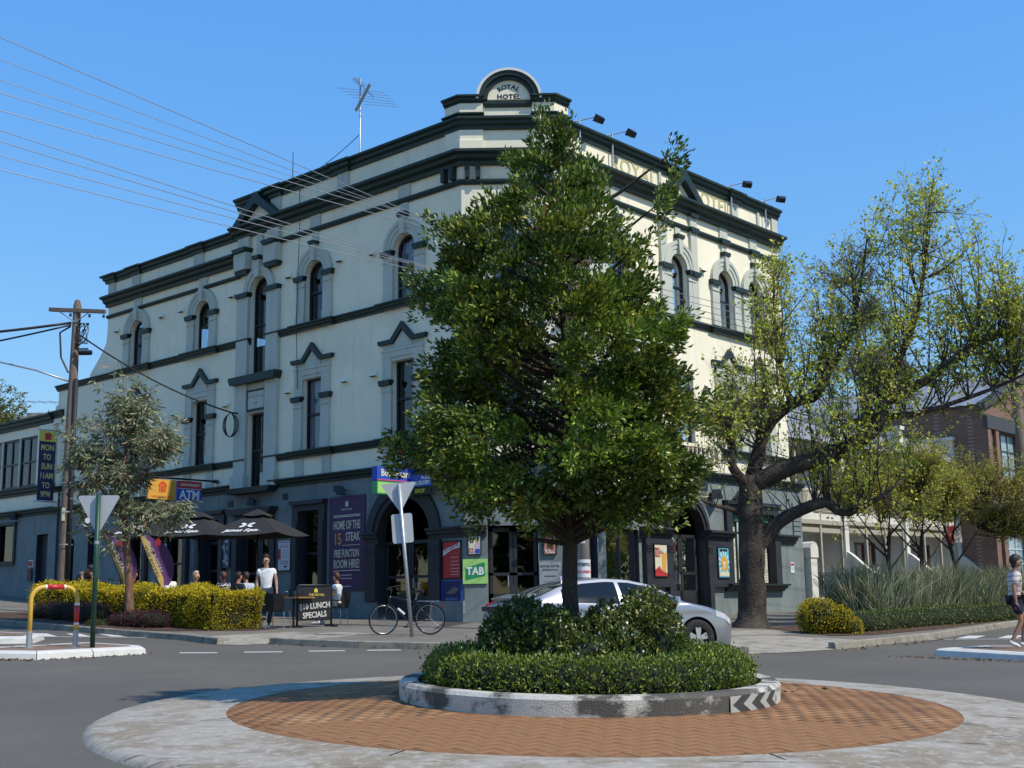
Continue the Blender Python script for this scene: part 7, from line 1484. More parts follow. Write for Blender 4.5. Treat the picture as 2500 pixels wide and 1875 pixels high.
# ---- bicycles
M_BFR = mat('bike_frame_black', (.012, .012, .014), .3, .05, 10, coat=.3); M_SPOKE = mat('spoke_steel', (.45, .46, .48), .3, 0, metal=.9)
def bicycle(label, loc, rz, framem, lean=0., basket=False):
    root = tag(empty('bicycle', loc, rz), label, 'bicycle'); root.rotation_euler = (lean, 0, rz); wr = .345; xa, xb = -.53, .53     # rear at -x, front +x
    for x in (xa, xb):
        wroot = empty('wheel', (x, 0, wr)); wroot.parent = root
        t = MB(); t.lathe([(wr-.03, -.012), (wr-.012, -.018), (wr, 0), (wr-.012, .018), (wr-.03, .012), (wr-.03, -.012)], 40, axis='y'); t.build('tyre', M_RUBBER, wroot, smooth=True)
        t = MB(); t.lathe([(wr-.045, -.01), (wr-.03, -.011), (wr-.03, .011), (wr-.045, .01), (wr-.045, -.01)], 40, axis='y'); t.build('rim', M_SPOKE, wroot, smooth=True)
        t = MB()
        for k in range(28): a = k*2*math.pi/28; t.tube([(.018*math.cos(a+.5*(-1)**k), .025*(-1)**k, .018*math.sin(a+.5*(-1)**k)), ((wr-.04)*math.cos(a), 0, (wr-.04)*math.sin(a))], .0016, 3, cap=False)
        t.lathe([(0, -.04), (.02, -.04), (.02, .04), (0, .04)], 10, axis='y'); tag(t.build('spokes', M_SPOKE, wroot), kind='stuff')
        if x == xb:
            wroot.rotation_euler = (0, 0, R(32 if not basket else 0))
    BB, ST, HT, HB_ = Vector((-.07, 0, .29)), Vector((-.22, 0, .78)), Vector((.36, 0, .86)), Vector((.40, 0, .70)); f = MB()
    for a, b, r_ in ((BB, ST, .017), (ST-Vector((-.02, 0, .06)), HT, .016), (BB, HB_, .019), (HT, HB_, .02)): f.tube([a, b], r_, 8)
    for s in (-1, 1): f.tube([BB+Vector((0, s*.03, 0)), (xa, s*.06, wr)], .010, 6); f.tube([ST+Vector((.015, s*.02, -.04)), (xa, s*.06, wr)], .009, 6)
    f.build('frame', framem, root, smooth=True)
    f = MB()
    for s in (-1, 1): f.tube([HB_, HB_+Vector((.03, s*.05, -.06)), (xb, s*.055, wr)], .012, 6)
    f.build('fork', framem, root, smooth=True)
    f = MB(); f.tube([HT, HT+Vector((-.03, 0, .12)), HT+Vector((.06, 0, .16))], .014, 6); c = HT+Vector((.06, 0, .16)); f.tube([c+Vector((-.12, -.31, .03)), c+Vector((-.02, -.2, .02)), c, c+Vector((-.02, .2, .02)), c+Vector((-.12, .31, .03))], .012, 6); hb_ = f.build('handlebar', M_BLKMETAL, root, smooth=True)
    for s in (-1, 1): g = MB(); g.tube([c+Vector((-.10, s*.28, .025)), c+Vector((-.19, s*.37, .035))], .017, 6); g.build('grip', M_RUBBER, root)
    f = MB(); f.tube([ST, ST+Vector((-.04, 0, .14))], .013, 6); f.build('seat_post', M_SPOKE, root); f = MB(); s0 = ST+Vector((-.04, 0, .15)); f.hexa([tuple(s0+Vector(v)) for v in ((-.14, -.08, 0), (.16, -.02, 0), (.16, .02, 0), (-.14, .08, 0), (-.13, -.07, .06), (.14, -.015, .04), (.14, .015, .04), (-.13, .07, .06))]); f.build('saddle', M_RUBBER, root)
    f = MB(); f.lathe([(.09, -.055), (.095, -.05), (.09, -.045)], 20, tuple(BB), axis='y'); f.tube([BB+Vector((0, -.06, 0)), BB+Vector((.12, -.07, -.12))], .009, 5); f.tube([BB+Vector((0, .06, 0)), BB+Vector((-.12, .07, .12))], .009, 5); f.box(BB.x+.07, BB.x+.17, -.17, -.07, BB.z-.135, BB.z-.11); f.box(BB.x-.17, BB.x-.07, .07, .17, BB.z+.11, BB.z+.135); f.build('crankset', M_BLKMETAL, root)
    f = MB(); f.tube([(xa, -.05, wr+.01), (BB.x, -.05, BB.z+.09)], .004, 4); f.tube([(xa, -.05, wr-.03), (BB.x, -.05, BB.z-.09)], .004, 4); f.build('chain', M_BLKMETAL, root)
    f = MB()
    for s in (-1, 1): f.tube([(-.25, s*.05, .745), (xa-.22, s*.06, .73)], .006, 5); f.tube([(xa-.05, s*.06, .735), (xa, s*.06, wr)], .006, 5)
    for k in range(4): f.tube([(-.35-k*.12, -.06, .735), (-.35-k*.12, .06, .735)], .006, 5)
    f.build('rear_rack', M_SPOKE, root)
    f = MB(); f.lathe([(wr+.02, -.022), (wr+.026, 0), (wr+.02, .022)], 18, (xa, 0, wr), axis='y', a0=.6, a1=3.3); f.build('mudguard', framem, root, smooth=True); f = MB(); f.box(xa-.30, xa-.27, -.03, .03, .60, .66); f.build('reflector', M_TAIL, root)
    f = MB(); d_ = (HB_-BB).normalized(); m_ = BB.lerp(HB_, .45)+Vector((-.02, 0, .045)); f.tube([m_-d_*.1, m_+d_*.1], .028, 8); f.build('frame_pump', flat('white_label', (.6, .6, .6)), root)
    return root
bx0, by0 = -2.42, 28.4; bicycle('black bicycle with rear rack leaning at the silver sign post', (bx0, by0, gz(bx0, by0)+.14), math.pi+R(-8), M_BFR, R(-6))
q = FL.xy(10.6, 4.6); bicycle('bicycle held by the bending man in the cap behind the hedge', (q[0], q[1], gz(*q)+.14), RZL+R(10), mat('silver_bike_frame', (.35, .36, .38), .35, 0, metal=.6), 0, True)
# ================================================================ CAFE FURNITURE AND PEOPLE
M_CANV = mat('black_canvas', (.022, .022, .023), .85, .15, 5, .15, 60); M_TTOP = mat('oak_table_top', (.30, .16, .065), .5, .2, 5, stretch=(1, 8, 1)); M_WICK = mat('black_wicker', (.014, .013, .013), .7, .2, 60, .6, 90); M_CHROME = mat('chair_leg_steel', (.5, .5, .52), .25, 0, metal=.9)
def umbrella(label, t, o, sz=1.12, ze=2.42, zt=3.05, rot=R(0), txt=True):
    q = FL.xy(t, o); g = gz(*q)+.14; root = tag(empty('cafe_umbrella', (q[0], q[1], g), R(-14)+rot), label, 'umbrella', 'black cafe umbrellas')
    w = MB(); w.tube([(0, 0, 0), (0, 0, zt+.05)], .025, 8); w.build('pole', M_BLKMETAL, root, smooth=True); w = MB(); w.lathe([(0, 0), (.3, 0), (.3, .06), (.05, .08), (.04, .2), (0, .2)], 16); w.build('base', M_BLKMETAL, root)
    n = 8; c = MB(); cs = [(-1, -1), (1, -1), (1, 1), (-1, 1)]; m_ = 6
    for k in range(4):
        a, b = Vector((*cs[k], 0))*sz, Vector((*cs[(k+1) % 4], 0))*sz; base = len(c.v)
        for i in range(m_+1):
            f = i/m_; z = zt-.02+(ze-zt)*f**1.08
            for j in range(n+1): u = j/n; p = a.lerp(b, u)*max(f, .12); sagz = -.07*math.sin(math.pi*u)*f; c.v.append((p.x, p.y, z+sagz))
        for i in range(m_):
            for j in range(n): a_ = base+i*(n+1)+j; c.f.append((a_, a_+1, a_+n+2, a_+n+1)); c.m.append(0)
    canopy = c.build('canopy', M_CANV, root); autosmooth(canopy, 20)
    c = MB()
    for k in range(4):
        a, b = Vector((*cs[k], 0))*.34, Vector((*cs[(k+1) % 4], 0))*.34; c.add([(0, 0, zt+.09), (a.x, a.y, zt-.10), ((a.x+b.x)/2, (a.y+b.y)/2, zt-.13), (b.x, b.y, zt-.10)], [(0, 1, 2, 3)])
    c.build('vent_cap', M_CANV, root)
    for k in range(4): w = MB(); a = Vector((*cs[k], 0))*sz; w.tube([(0, 0, zt-.12), (a.x*.98, a.y*.98, ze-.02)], .012, 5); w.tube([(0, 0, ze-.2), (a.x*.55, a.y*.55, ze+.16)], .01, 5); w.build('rib', M_BLKMETAL, root)
    if txt:
        sl = math.atan2(zt-ze, sz)
        e = text('James Squire', .24, root, (0, -sz*.80-.012, ze+(zt-ze)*.2+.0), WHT, shear=.35, off=.006, sx=.95); e.rotation_euler = (sl, 0, R(1)); e.location.z = zt-.02+(ze-zt)*.80**1.08-.045
        x = MB()
        for a in (.55, -.55):
            for s in (-1, 1):
                d = Vector((s*math.cos(a), 0)) if 0 else Vector((s*math.cos(a), s*math.sin(a))); nrm = Vector((-d.y, d.x)); P_ = [d*.02, d*.10+nrm*.05, d*.2+nrm*.045, d*.24, d*.2-nrm*.045, d*.10-nrm*.05]; x.add([(p.x, p.y, 0) for p in P_], [tuple(range(6))])
        o = x.build('emblem', WHT, root); f = .60; o.location = (0, -sz*f-.01, zt-.02+(ze-zt)*f**1.08-.02); o.rotation_euler = (sl, 0, 0)
    return root
umbrella('black cafe umbrella with white script lettering nearest the menu board', 5.05, 3.3); umbrella('black cafe umbrella with white script, partly behind the gum leaves', 7.95, 3.3); umbrella('black cafe umbrella mostly hidden behind the gum tree foliage', 10.8, 3.3)
def table(label, x, y, rz=0., w_=.7, l_=.7, h=.75):
    root = tag(empty('cafe_table', (x, y, gz(x, y)+.14), rz), label, 'table'); t = MB(); t.box(-w_/2, w_/2, -l_/2, l_/2, h-.035, h); t.build('table_top', M_TTOP, root); t = MB(); t.tube([(0, 0, .04), (0, 0, h-.04)], .03, 8); t.build('pedestal', M_BLKMETAL, root); t = MB(); t.lathe([(0, 0), (.24, 0), (.24, .02), (.04, .05), (0, .05)], 14); t.build('foot', M_BLKMETAL, root); return root
def chair(label, x, y, rz):
    """faces +y"""
    root = tag(empty('cafe_chair', (x, y, gz(x, y)+.14), rz), label, 'chair', 'black cafe chairs'); t = MB(); t.box(-.24, .24, -.22, .24, .42, .47); t.build('seat', M_WICK, root)
    t = MB(); P_ = []
    for z, yy, ww in ((.44, -.23, .24), (.6, -.25, .25), (.75, -.28, .25), (.85, -.30, .22)): P_ += [(-ww, yy, z), (0, yy-.05, z), (ww, yy, z)]
    V_ = P_+[(a, b-.025, c) for a, b, c in P_]; F_ = []
    for i in range(3):
        for j in range(2): a = i*3+j; F_ += [(a, a+1, a+4, a+3), (12+a, 12+a+3, 12+a+4, 12+a+1)]
    F_ += [(9, 10, 22, 21), (10, 11, 23, 22), (0, 3, 15, 12), (3, 6, 18, 15), (6, 9, 21, 18), (2, 14, 17, 5), (5, 17, 20, 8), (8, 20, 23, 11)]; t.add(V_, F_); t.build('backrest', M_WICK, root)
    for sx in (-1, 1):
        for sy in (-1, 1): t = MB(); t.tube([(sx*.21, sy*.2, .43), (sx*.235, sy*.235, 0)], .012, 6); t.build('leg', M_CHROME, root)
        t = MB(); t.tube([(sx*.24, -.25, .62), (sx*.26, .1, .65), (sx*.25, .2, .62), (sx*.22, .2, .45)], .015, 6); t.build('armrest', M_WICK, root)
    return root
TA = (-5.55, 31.85); ta = table('small wooden cafe table with beer glasses beside the standing man', *TA, R(-20), .75, .8)
tz = gz(*TA)+.14+.752
def glass_(label, x, y, beer):
    root = tag(empty('beer_glass', (x, y, tz)), label, 'glass'); g = MB(); g.lathe([(0, 0), (.032, 0), (.043, .15), (.041, .15), (.031, .01), (0, .01)], 14); g.build('tumbler', glass_mat('clear_glass', (.9, .92, .92), .08), root, smooth=True)
    if beer: g = MB(); g.lathe([(0, .012), (.030, .012), (.038, .11), (0, .11)], 14); g.build('beer', mat('amber_beer', (.35, .10, .02), .2), root, smooth=True); g = MB(); g.lathe([(.038, .11), (.040, .135), (0, .138)], 14); g.build('foam', WHT, root)
glass_('full beer glass with foam on the small cafe table', -5.70, 31.62, True); glass_('empty glass on the small cafe table next to the beer', -5.48, 31.65, False); glass_('empty glass at the right corner of the small cafe table', -5.32, 31.68, False)
chair('black wicker chair in front of the small cafe table', -5.78, 31.05, R(-10)); chair('black wicker chair under the seated man in white', -4.72, 33.5, R(75))
q = FL.xy(5.15, 4.5); table('wooden cafe table between the seated women', q[0], q[1], RZL, 1.2, .75); q2 = FL.xy(8.3, 4.4); table('wooden cafe table behind the feather flags', q2[0], q2[1], RZL, 1.2, .75)
# cafe barrier banner
a, b = np.array([-5.47, 31.9]), np.array([-4.72, 32.5]); dr = b-a; L_ = np.linalg.norm(dr); e = tag(empty('cafe_barrier', (a[0], a[1], gz(*a)+.14), math.atan2(dr[1], dr[0])), 'black cafe barrier banner with chalk style lunch special lettering', 'barrier')
L_ = .98; w = MB(); w.box(.02, L_-.02, -.015, .015, .16, 1.0); w.build('panel', BLK, e); w = MB(); w.tube([(0, 0, .0), (0, 0, .98), (.04, 0, 1.04), (L_-.04, 0, 1.04), (L_, 0, .98), (L_, 0, 0)], .028, 8); w.build('frame', M_BLKMETAL, e, smooth=True)
for x in (0, L_): w = MB(); w.box(x-.05, x+.05, -.25, .25, 0, .05); w.build('foot', M_BLKMETAL, e)
text('$10 LUNCH', .20, e, (L_/2, -.018, .52), C_('chalk', (.55, .54, .48)), sx=.85, off=.006, rot=R(-4)); text('SPECIALS', .20, e, (L_/2, -.018, .30), C_('chalk', (.55, .54, .48)), sx=.85, off=.006, rot=R(-4)); text('THE ROYAL', .085, e, (L_/2+.05, -.018, .80), YEL_, off=.001); shape(e, [(.47, .86), (.57, .86), (.57, .93), (.52, .97), (.47, .93)], YEL_, -.018)
# feather flags
def feather(label, t, o, k):
    q = FL.xy(t, o); g = gz(*q)+.14; root = tag(empty('feather_flag', (q[0], q[1], g), R(-8)), label, 'flag', 'feather flags behind the hedge')
    N_ = 16; ptsL = []; ptsR = []; lean = -.62
    H0, H1 = .95, 2.55
    for i in range(N_+1):
        f = i/N_; z = H0+(H1-H0)*f; xl = -.02-.75*f**.9; wd = .08+.62*math.sin(math.pi*min(1, (f*.92+.04)))**.8*(1.0 if f < .7 else (1.02-f)/.32 if f < 1 else 0); ptsL.append((xl, z)); ptsR.append((xl+max(.03, wd), z))
    wv = lambda x, z: .05*math.sin(x*9+z*4+k)
    def strip(A_, B_, m, name, n=6, y0=0.):
        mb = MB()
        for (x0, z0), (x1, z1) in zip(A_, B_):
            for j in range(n+1): u = j/n; x = x0+(x1-x0)*u; mb.v.append((x, wv(x, z0)+y0, z0+(z1-z0)*u))
        for i in range(len(A_)-1):
            for j in range(n): a_ = i*(n+1)+j; mb.f.append((a_, a_+1, a_+n+2, a_+n+1)); mb.m.append(0)
        return mb.build(name, m, root, smooth=True)
    mids = [(l[0]+min(.17, (r_[0]-l[0])*.4), l[1]) for l, r_ in zip(ptsL, ptsR)]
    strip(ptsL, mids, C_('flaggold', (.55, .36, .10)), 'gold_edge', 2); strip(mids, ptsR, C_('flagpurple', (.10, .035, .12)), 'flag_cloth')
    w = MB(); w.tube([(.0, 0, 0), (0, 0, .5), (-.02, 0, H0)]+[(x-.015, wv(x, z), z) for x, z in ptsL], .012, 6); w.build('pole', M_BLKMETAL, root); w = MB(); w.lathe([(0, 0), (.2, 0), (.2, .04), (0, .06)], 12); w.build('base', M_BLKMETAL, root)
    e_ = text('THE ROYAL', .19, root, (-.22, -.085, 1.72), CRM, off=.003, rot=R(62)); shape(root, [(-.22, 2.05), (-.06, 2.05), (-.04, 2.18), (-.12, 2.28), (-.2, 2.2)], RED, -.09)
feather('purple and gold feather flag left of the gum trunk', 8.35, 5.5, 0.); feather('purple and gold feather flag right of the gum trunk', 6.42, 5.5, 1.3)
# ---------------------------------------------------------------- people
M_SKIN = mat('skin_light', (.42, .24, .17), .55, .08, 12, spec=.3); M_SKIN2 = mat('skin_tan', (.33, .17, .105), .55, .08, 12, spec=.3)
def cloth(n, c, **k): return mat('cloth_'+n, c, .9, .08, 14, .25, 30, **k)
def skin_obj(name, V, E, Rd, m, parent, sub=2, root_i=0):
    me = bpy.data.meshes.new(name); me.from_pydata([tuple(v) for v in V], E, []); me.materials.append(m); o = bpy.data.objects.new(name, me); link(o, parent)
    md = o.modifiers.new('skin', 'SKIN'); md.use_smooth_shade = True; md.branch_smoothing = .4
    for i, sv in enumerate(me.skin_vertices[0].data):
        r_ = Rd[i]; sv.radius = r_ if isinstance(r_, tuple) else (r_, r_); sv.use_root = (i == root_i)
    s_ = o.modifiers.new('sub', 'SUBSURF'); s_.levels = sub-1; s_.render_levels = sub; return o
STAND = dict(pel=(0, 0, .95), wai=(0, .01, 1.08), che=(0, .0, 1.28), nek=(0, 0, 1.46), jaw=(0, .03, 1.54), hed=(0, .03, 1.62), top=(0, .02, 1.70),
             shL=(-.19, 0, 1.40), elL=(-.24, -.03, 1.12), wrL=(-.25, .05, .87), shR=(.19, 0, 1.40), elR=(.24, -.03, 1.12), wrR=(.25, .05, .87),
             hiL=(-.10, 0, .90), knL=(-.11, .02, .49), anL=(-.12, -.02, .09), hiR=(.10, 0, .90), knR=(.11, .02, .49), anR=(.12, -.02, .09))
SIT = dict(STAND, pel=(0, 0, .55), wai=(0, -.02, .68), che=(0, .0, .90), nek=(0, .03, 1.07), jaw=(0, .07, 1.15), hed=(0, .07, 1.22), top=(0, .06, 1.31), shL=(-.18, .02, 1.01), elL=(-.24, .06, .76), wrL=(-.14, .28, .74), shR=(.18, .02, 1.01), elR=(.24, .06, .76), wrR=(.14, .28, .74),
           hiL=(-.10, .0, .53), knL=(-.13, .43, .50), anL=(-.13, .40, .09), hiR=(.10, .0, .53), knR=(.13, .43, .50), anR=(.13, .40, .09))
def person(label, loc, rz, J, shirt, trousers, shoes, hair, skin=None, hairlen=0., sleeve=.5, leg=1., cap=None, scale=1., shades=False, female=False):
    skin = skin or M_SKIN; root = tag(empty('person', loc, rz), label, 'person'); root.scale = (scale,)*3; V = {k: Vector(v) for k, v in J.items()}
    pts, Rd, E, ix = [], [], [], {}
    def nd(k, r_, p=None): ix[k] = len(pts); pts.append(Vector(p) if p is not None else V[k]); Rd.append(r_); return ix[k]
    def ed(a, b): E.append((ix[a], ix[b]))
    sw = .88 if female else 1.
    for k, r_ in (('pel', (.11, .085)), ('wai', (.10*sw, .075)), ('che', (.105*sw, .078)), ('nek', .054), ('jaw', (.064, .072)), ('hed', (.084, .098)), ('top', (.064, .074))): nd(k, r_)
    for a, b in (('pel', 'wai'), ('wai', 'che'), ('che', 'nek'), ('nek', 'jaw'), ('jaw', 'hed'), ('hed', 'top')): ed(a, b)
    up = (V['top']-V['jaw']).normalized(); sdv = Vector(J.get('side', (1, 0, 0))); face = up.cross(sdv); face = face if face.dot(Vector(J.get('look', (0, 1, 0)))) > 0 else -face; face.normalize(); sdv = face.cross(up).normalized()
    nd('nose', .012, V['jaw'].lerp(V['hed'], .5)+face*.10); ed('hed', 'nose')
    for k, s in enumerate((-1, 1)): nd('ear%d' % k, (.012, .02), V['jaw'].lerp(V['hed'], .7)+sdv*s*.088); ed('hed', 'ear%d' % k)
    for s in 'LR':
        for k, r_ in (('sh', .048), ('el', .042), ('wr', .027), ('hi', .078), ('kn', .052), ('an', .036)): nd(k+s, r_)
        ed('che', 'sh'+s); ed('sh'+s, 'el'+s); ed('el'+s, 'wr'+s); ed('pel', 'hi'+s); ed('hi'+s, 'kn'+s); ed('kn'+s, 'an'+s)
        d = (V['wr'+s]-V['el'+s]).normalized(); sd = Vector((1, 0, 0)); sd = sd-d*sd.dot(d); sd = sd.normalized() if sd.length > .2 else Vector((0, 0, 1)); fd = d.cross(sd).normalized()
        fd = fd if fd.y > 0 else -fd; inn = -sd if s == 'R' else sd; pa = V['wr'+s]+d*.06; nd('pa'+s, (.034, .02), pa); ed('wr'+s, 'pa'+s)
        for f in range(4):
            off = fd*(-.03+.02*f); nd('f1', .0095, pa+d*.045+off); E.append((ix['pa'+s], ix['f1'])); nd('f2', .008, pa+d*(.088 if f in (1, 2) else .07)+off+inn*.016); ed('f1', 'f2')
        nd('t1', .011, pa+d*.0+fd*.042); E.append((ix['pa'+s], ix['t1'])); nd('t2', .009, pa+d*.04+fd*.055+inn*.015); ed('t1', 't2')
        fdir = Vector(J.get('foot'+s, (0, .15, -.05))); nd('to'+s, (.035, .025), V['an'+s]+fdir); ed('an'+s, 'to'+s)
    skin_obj('body', pts, E, Rd, skin, root)
    # shirt
    P, Rr, EE = [], [], []
    def q(p, r_): P.append(p); Rr.append(r_); return len(P)-1
    lo = V['pel']+(V['pel']-V['wai'])*.25
    i0 = q(lo, (.170*sw, .130)); i1 = q(V['wai'], (.152*sw, .122)); i2 = q(V['che'], (.178*sw, .130)); i3 = q(V['che'].lerp(V['nek'], .80), (.105, .088)); EE += [(i0, i1), (i1, i2), (i2, i3)]
    for s in 'LR':
        sh, el, wr = V['sh'+s], V['el'+s], V['wr'+s]; a = q(sh, .084); EE.append((i2, a)); f = min(sleeve, 1.); b = q(sh.lerp(el, f), .078 if sleeve < .95 else .060); EE.append((a, b))
        if sleeve > 1: c = q(el.lerp(wr, sleeve-1), .042); EE.append((b, c))
    skin_obj('shirt', P, EE, Rr, shirt, root, root_i=1)
    # trousers
    P, Rr, EE = [], [], []; i0 = q(V['pel']+(V['wai']-V['pel'])*.15, (.142, .112)); 
    for s in 'LR':
        a = q(V['hi'+s], .105); EE.append((i0, a)); kn, an = V['kn'+s], V['an'+s]
        if leg <= .5: b = q(V['hi'+s].lerp(kn, leg*1.7), .095); EE.append((a, b))
        else: b = q(kn, .075); c = q(kn.lerp(an, min(1, (leg-.5)*2)*.97), .062); EE += [(a, b), (b, c)]
    skin_obj('trousers' if leg > .5 else 'shorts', P, EE, Rr, trousers, root)
    for s in 'LR':
        an = V['an'+s]; fdir = Vector(J.get('foot'+s, (0, .15, -.05))); h = Vector((fdir.x, fdir.y, fdir.z)).normalized(); skin_obj('shoe', [an-h*.06+Vector((0, 0, -.02)), an+Vector((0, 0, -.035)), an+fdir*.75, an+fdir*1.25+Vector((0, 0, .008))], [(0, 1), (1, 2), (2, 3)], [(.042, .045), (.046, .046), (.046, .038), (.032, .026)], shoes, root)
    # hair: shell over the back and top of the skull, optional long fall
    if hair:
        c = V['hed']+up*.012; P = [c+face*.06+up*.06, c+up*.088, c-face*.045+up*.06, c-face*.06-up*.01, c-face*.045-up*.06]; Rr = [.062, .080, .092, .085, .055]
        if hairlen: 
            for k in range(1, 4): P.append(c-face*(.055+.01*k)-up*(.06+hairlen*k/3)); Rr.append(.062-.008*k)
        skin_obj('hair', P, [(i, i+1) for i in range(len(P)-1)], [(r_*1.12, r_) for r_ in Rr], hair, root)
    if cap:
        c = V['hed']+up*.045; b = MB(); n = 16; ring_ = []
        for (r_, h) in ((.098, .0), (.10, .03), (.085, .065), (.05, .088), (.0, .095)):
            for k in range(n): a = 2*math.pi*k/n; p = c+(sdv*math.cos(a)*.9+face*math.sin(a)*1.1)*r_+up*h; b.v.append(tuple(p))
        for i in range(4):
            for k in range(n): b.f.append((i*n+k, i*n+(k+1) % n, (i+1)*n+(k+1) % n, (i+1)*n+k)); b.m.append(0)
        V0 = [c+sdv*x*.075+face*(.09+yy)+up*(.012-.25*yy) for x, yy in ((-1, 0), (-.8, .06), (0, .095), (.8, .06), (1, 0))]; b.add([tuple(p) for p in V0]+[tuple(p-up*.008) for p in V0], [(0, 1, 2, 3, 4), (9, 8, 7, 6, 5), (0, 5, 6, 1), (1, 6, 7, 2), (2, 7, 8, 3), (3, 8, 9, 4)]); b.build('cap', cap, root, smooth=False)
    e0 = V['jaw'].lerp(V['hed'], .75)
    if shades:
        b = MB()
        for s in (-1, 1):
            cc = e0+sdv*s*.034+face*.088; b.add([tuple(cc+sdv*x+up*z-face*.004*abs(x)*50*0) for x, z in ((-.027, -.016), (.027, -.016), (.03, .016), (-.03, .016))]+[tuple(cc+sdv*x+up*z-face*.01) for x, z in ((-.027, -.016), (.027, -.016), (.03, .016), (-.03, .016))], [(0, 1, 2, 3), (7, 6, 5, 4), (0, 4, 5, 1), (1, 5, 6, 2), (2, 6, 7, 3), (3, 7, 4, 0)]); b.tube([cc+sdv*s*.03, cc+sdv*s*.045-face*.08], .004, 4)
        b.build('sunglasses', M_BLKMETAL, root)
    else:
        b = MB()
        for s in (-1, 1): b.lathe([(0, .012), (.010, .008), (.012, 0), (.010, -.008), (0, -.012)], 8, tuple(e0+sdv*s*.03+face*.078))
        b.build('eyes', M_BLKMETAL, root)
    b = MB(); mo = V['jaw']+face*.072-up*.0; b.tube([mo-sdv*.022, mo+face*.006, mo+sdv*.022], .005, 5); b.build('mouth', mat('lip', (.25, .08, .07), .5), root)
    return root
H_DK, H_BR, H_BL = mat('dark_brown_hair', (.025, .016, .011), .5, .3, 40, .5, 80), mat('auburn_hair', (.075, .028, .014), .5, .3, 40, .5, 80), mat('blonde_hair', (.48, .38, .24), .5, .3, 40, .5, 80)
TEE, JEAN, SHOEW, NAVYC = cloth('white_tee', (.72, .72, .71)), cloth('dark_denim', (.035, .05, .07)), cloth('white_shoe', (.65, .64, .62)), cloth('navy', (.012, .014, .03))
gp3 = lambda x, y, dz=.14: (x, y, gz(x, y)+dz)
# standing man: weight on one leg, right hand reaching down to the table edge
person('man in white t-shirt and sunglasses standing beside the yellow hedge', gp3(-6.15, 31.35), R(180+12), dict(STAND, che=(0, .02, 1.28), nek=(.0, .03, 1.46), jaw=(.02, .06, 1.54), hed=(.02, .06, 1.62), top=(.02, .04, 1.70), side=(.93, -.35, 0), look=(-.3, 1, -.1), shL=(-.175, .02, 1.39), shR=(.175, 0, 1.40), elL=(-.235, .02, 1.13), wrL=(-.25, .12, .90), elR=(.22, -.02, 1.12), wrR=(.22, .07, .88), hiL=(-.09, 0, .9), knL=(-.10, .05, .49), anL=(-.08, -.02, .09), hiR=(.1, 0, .9), knR=(.15, .08, .49), anR=(.17, .06, .09), footL=(.02, .15, -.05), footR=(.08, .13, -.05)), TEE, JEAN, SHOEW, H_DK, shades=True, hairlen=.02, scale=1.02, sleeve=.55)
person('man in white t-shirt sitting on a chair by the purple banner', gp3(-4.76, 33.45), R(75), dict(SIT, wai=(0, -.06, .68), che=(0, -.1, .90), nek=(0, -.08, 1.07), jaw=(0, -.03, 1.15), hed=(0, -.03, 1.22), top=(0, -.04, 1.31), shL=(-.18, -.08, 1.01), shR=(.18, -.08, 1.01), elL=(-.24, -.06, .76), elR=(.24, -.06, .76), wrL=(-.2, .16, .64), wrR=(.2, .16, .64), look=(0, 1, 0)), TEE, cloth('pale_shorts', (.5, .48, .43)), SHOEW, H_BR, M_SKIN2, leg=.5, shades=True)
def at_table(label, t, o, rz, *a, **k): q = FL.xy(t, o); return person(label, gp3(q[0], q[1]), rz, *a, **k)
TALK = dict(SIT, elL=(-.22, .12, .78), wrL=(-.10, .36, .80), elR=(.22, .12, .78), wrR=(.10, .36, .82))
at_table('blonde woman in an olive top sitting behind the yellow hedge', 5.95, 4.75, RZL+R(-80), TALK, cloth('olive', (.09, .075, .035)), JEAN, SHOEW, H_BL, hairlen=.16, sleeve=1.5, female=True)
at_table('woman with long auburn hair and patterned top at the cafe table', 4.62, 4.7, RZL+R(95), SIT, mat('cloth_patterned', (.02, .02, .022), .9, .1, 10, c2=(.6, .6, .6), c2s=22, c2t=(.54, .56)), JEAN, SHOEW, H_BR, hairlen=.24, sleeve=.8, female=True)
at_table('bearded man in pale blue t-shirt beside the auburn haired woman', 4.35, 4.15, RZL+R(80), SIT, cloth('pale_blue', (.42, .46, .55)), JEAN, SHOEW, H_DK, M_SKIN2)
at_table('person in navy jumper seated with their back to the hedge', 3.75, 4.9, RZL+R(10), SIT, NAVYC, JEAN, SHOEW, H_DK, M_SKIN2, sleeve=1.8)
at_table('dark haired person seated left of the gum trunk behind the hedge', 8.95, 4.9, RZL+R(-60), SIT, cloth('black', (.015, .015, .017)), JEAN, SHOEW, H_DK, M_SKIN2, sleeve=.7)
at_table('person in white shirt seated between the feather flags', 7.45, 4.6, RZL+R(90), SIT, TEE, JEAN, SHOEW, H_DK, M_SKIN2, sleeve=1.6)
BEND = dict(STAND, pel=(0, -.05, .93), wai=(0, .03, 1.05), che=(0, .22, 1.19), nek=(0, .38, 1.27), jaw=(0, .45, 1.28), hed=(0, .50, 1.32), top=(0, .53, 1.39), shL=(-.18, .32, 1.22), shR=(.18, .32, 1.22), elL=(-.2, .42, .98), elR=(.2, .42, .98), wrL=(-.2, .62, .84), wrR=(.2, .62, .84), knL=(-.11, .04, .49), knR=(.11, -.06, .49), anR=(.12, -.12, .09), look=(0, 1, -.5))
at_table('man in grey t-shirt and black cap bending over a bicycle', 11.3, 5.3, RZL+R(-82), BEND, cloth('grey_tee', (.11, .11, .11)), cloth('dark_trousers', (.02, .02, .024)), SHOEW, H_DK, cap=cloth('black_cap', (.015, .015, .016)), skin=M_SKIN2)
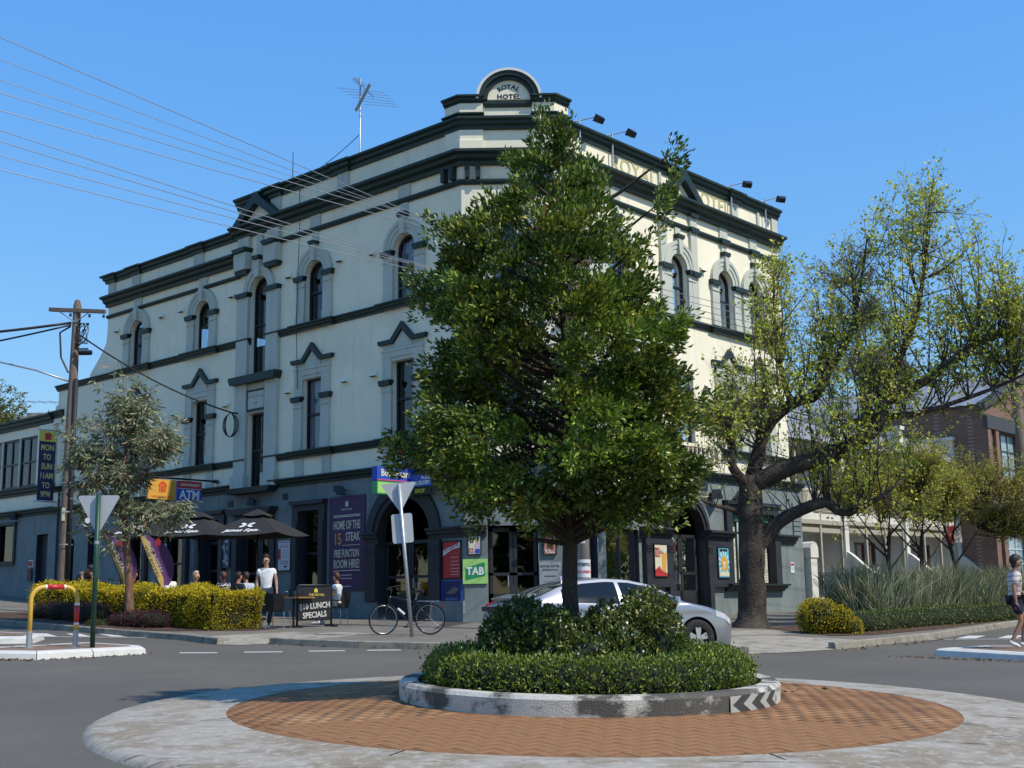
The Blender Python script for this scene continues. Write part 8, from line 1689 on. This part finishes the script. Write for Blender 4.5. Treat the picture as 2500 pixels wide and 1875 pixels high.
WALK = dict(STAND, che=(0, .03, 1.28), nek=(0, .05, 1.46), jaw=(0, .09, 1.53), hed=(0, .09, 1.61), top=(0, .075, 1.69), shL=(-.19, .04, 1.40), shR=(.19, .02, 1.40), elL=(-.26, .12, 1.13), wrL=(-.22, .30, 1.0), elR=(.25, -.10, 1.13), wrR=(.27, -.08, .86), hiL=(-.1, .02, .9), hiR=(.1, -.01, .9), knL=(-.1, .20, .53), anL=(-.1, .13, .10), knR=(.1, .05, .49), anR=(.1, -.15, .13), footR=(0, .12, -.09))
M_CHECK = mat('cloth_checked_shirt', (.60, .52, .47), .9, .05, 10)
def add_check():
    nt = M_CHECK.node_tree; L = nt.links; b = nt.nodes['Principled BSDF']; src = b.inputs['Base Color'].links[0].from_socket; tc = _n(nt, 'ShaderNodeTexCoord'); wv = _n(nt, 'ShaderNodeTexWave', bands_direction='Z'); wv.inputs['Scale'].default_value = 3.4; wv.inputs['Distortion'].default_value = .6; L.new(tc.outputs['Object'], wv.inputs['Vector']); r_ = _n(nt, 'ShaderNodeMapRange'); r_.inputs[1].default_value = .78; r_.inputs[2].default_value = .9; r_.inputs[4].default_value = .7; L.new(wv.outputs['Fac'], r_.inputs[0])
    mx = _n(nt, 'ShaderNodeMix', data_type='RGBA'); L.new(r_.outputs[0], mx.inputs[0]); L.new(src, mx.inputs[6]); mx.inputs[7].default_value = (.20, .15, .17, 1); L.new(mx.outputs[2], b.inputs['Base Color'])
add_check()
wk = person('man in checked shirt, navy shorts and cap walking at the right edge', gp3(9.30, 23.72, .137), R(-90), WALK, M_CHECK, NAVYC, SHOEW, H_DK, leg=.42, sleeve=.85, cap=cloth('grey_cap', (.06, .062, .058)), shades=True, hairlen=.06, scale=.985, skin=M_SKIN2)
b = MB(); hp_ = Vector((.27, -.075, .79)); d_ = Vector((.1, .45, -.75)).normalized(); b.tube([hp_-d_*.10, hp_-d_*.02, hp_+d_*.14, hp_+d_*.16], [.018, .036, .036, .03], 10)
o = b.build('water_bottle', M_BLKMETAL, None, smooth=True); m4 = Matrix.Translation(wk.location) @ Matrix.Rotation(R(-90), 4, 'Z') @ Matrix.Scale(.985, 4); o.matrix_world = m4; tag(o, 'black drink bottle in the hand of the walking man', 'bottle')
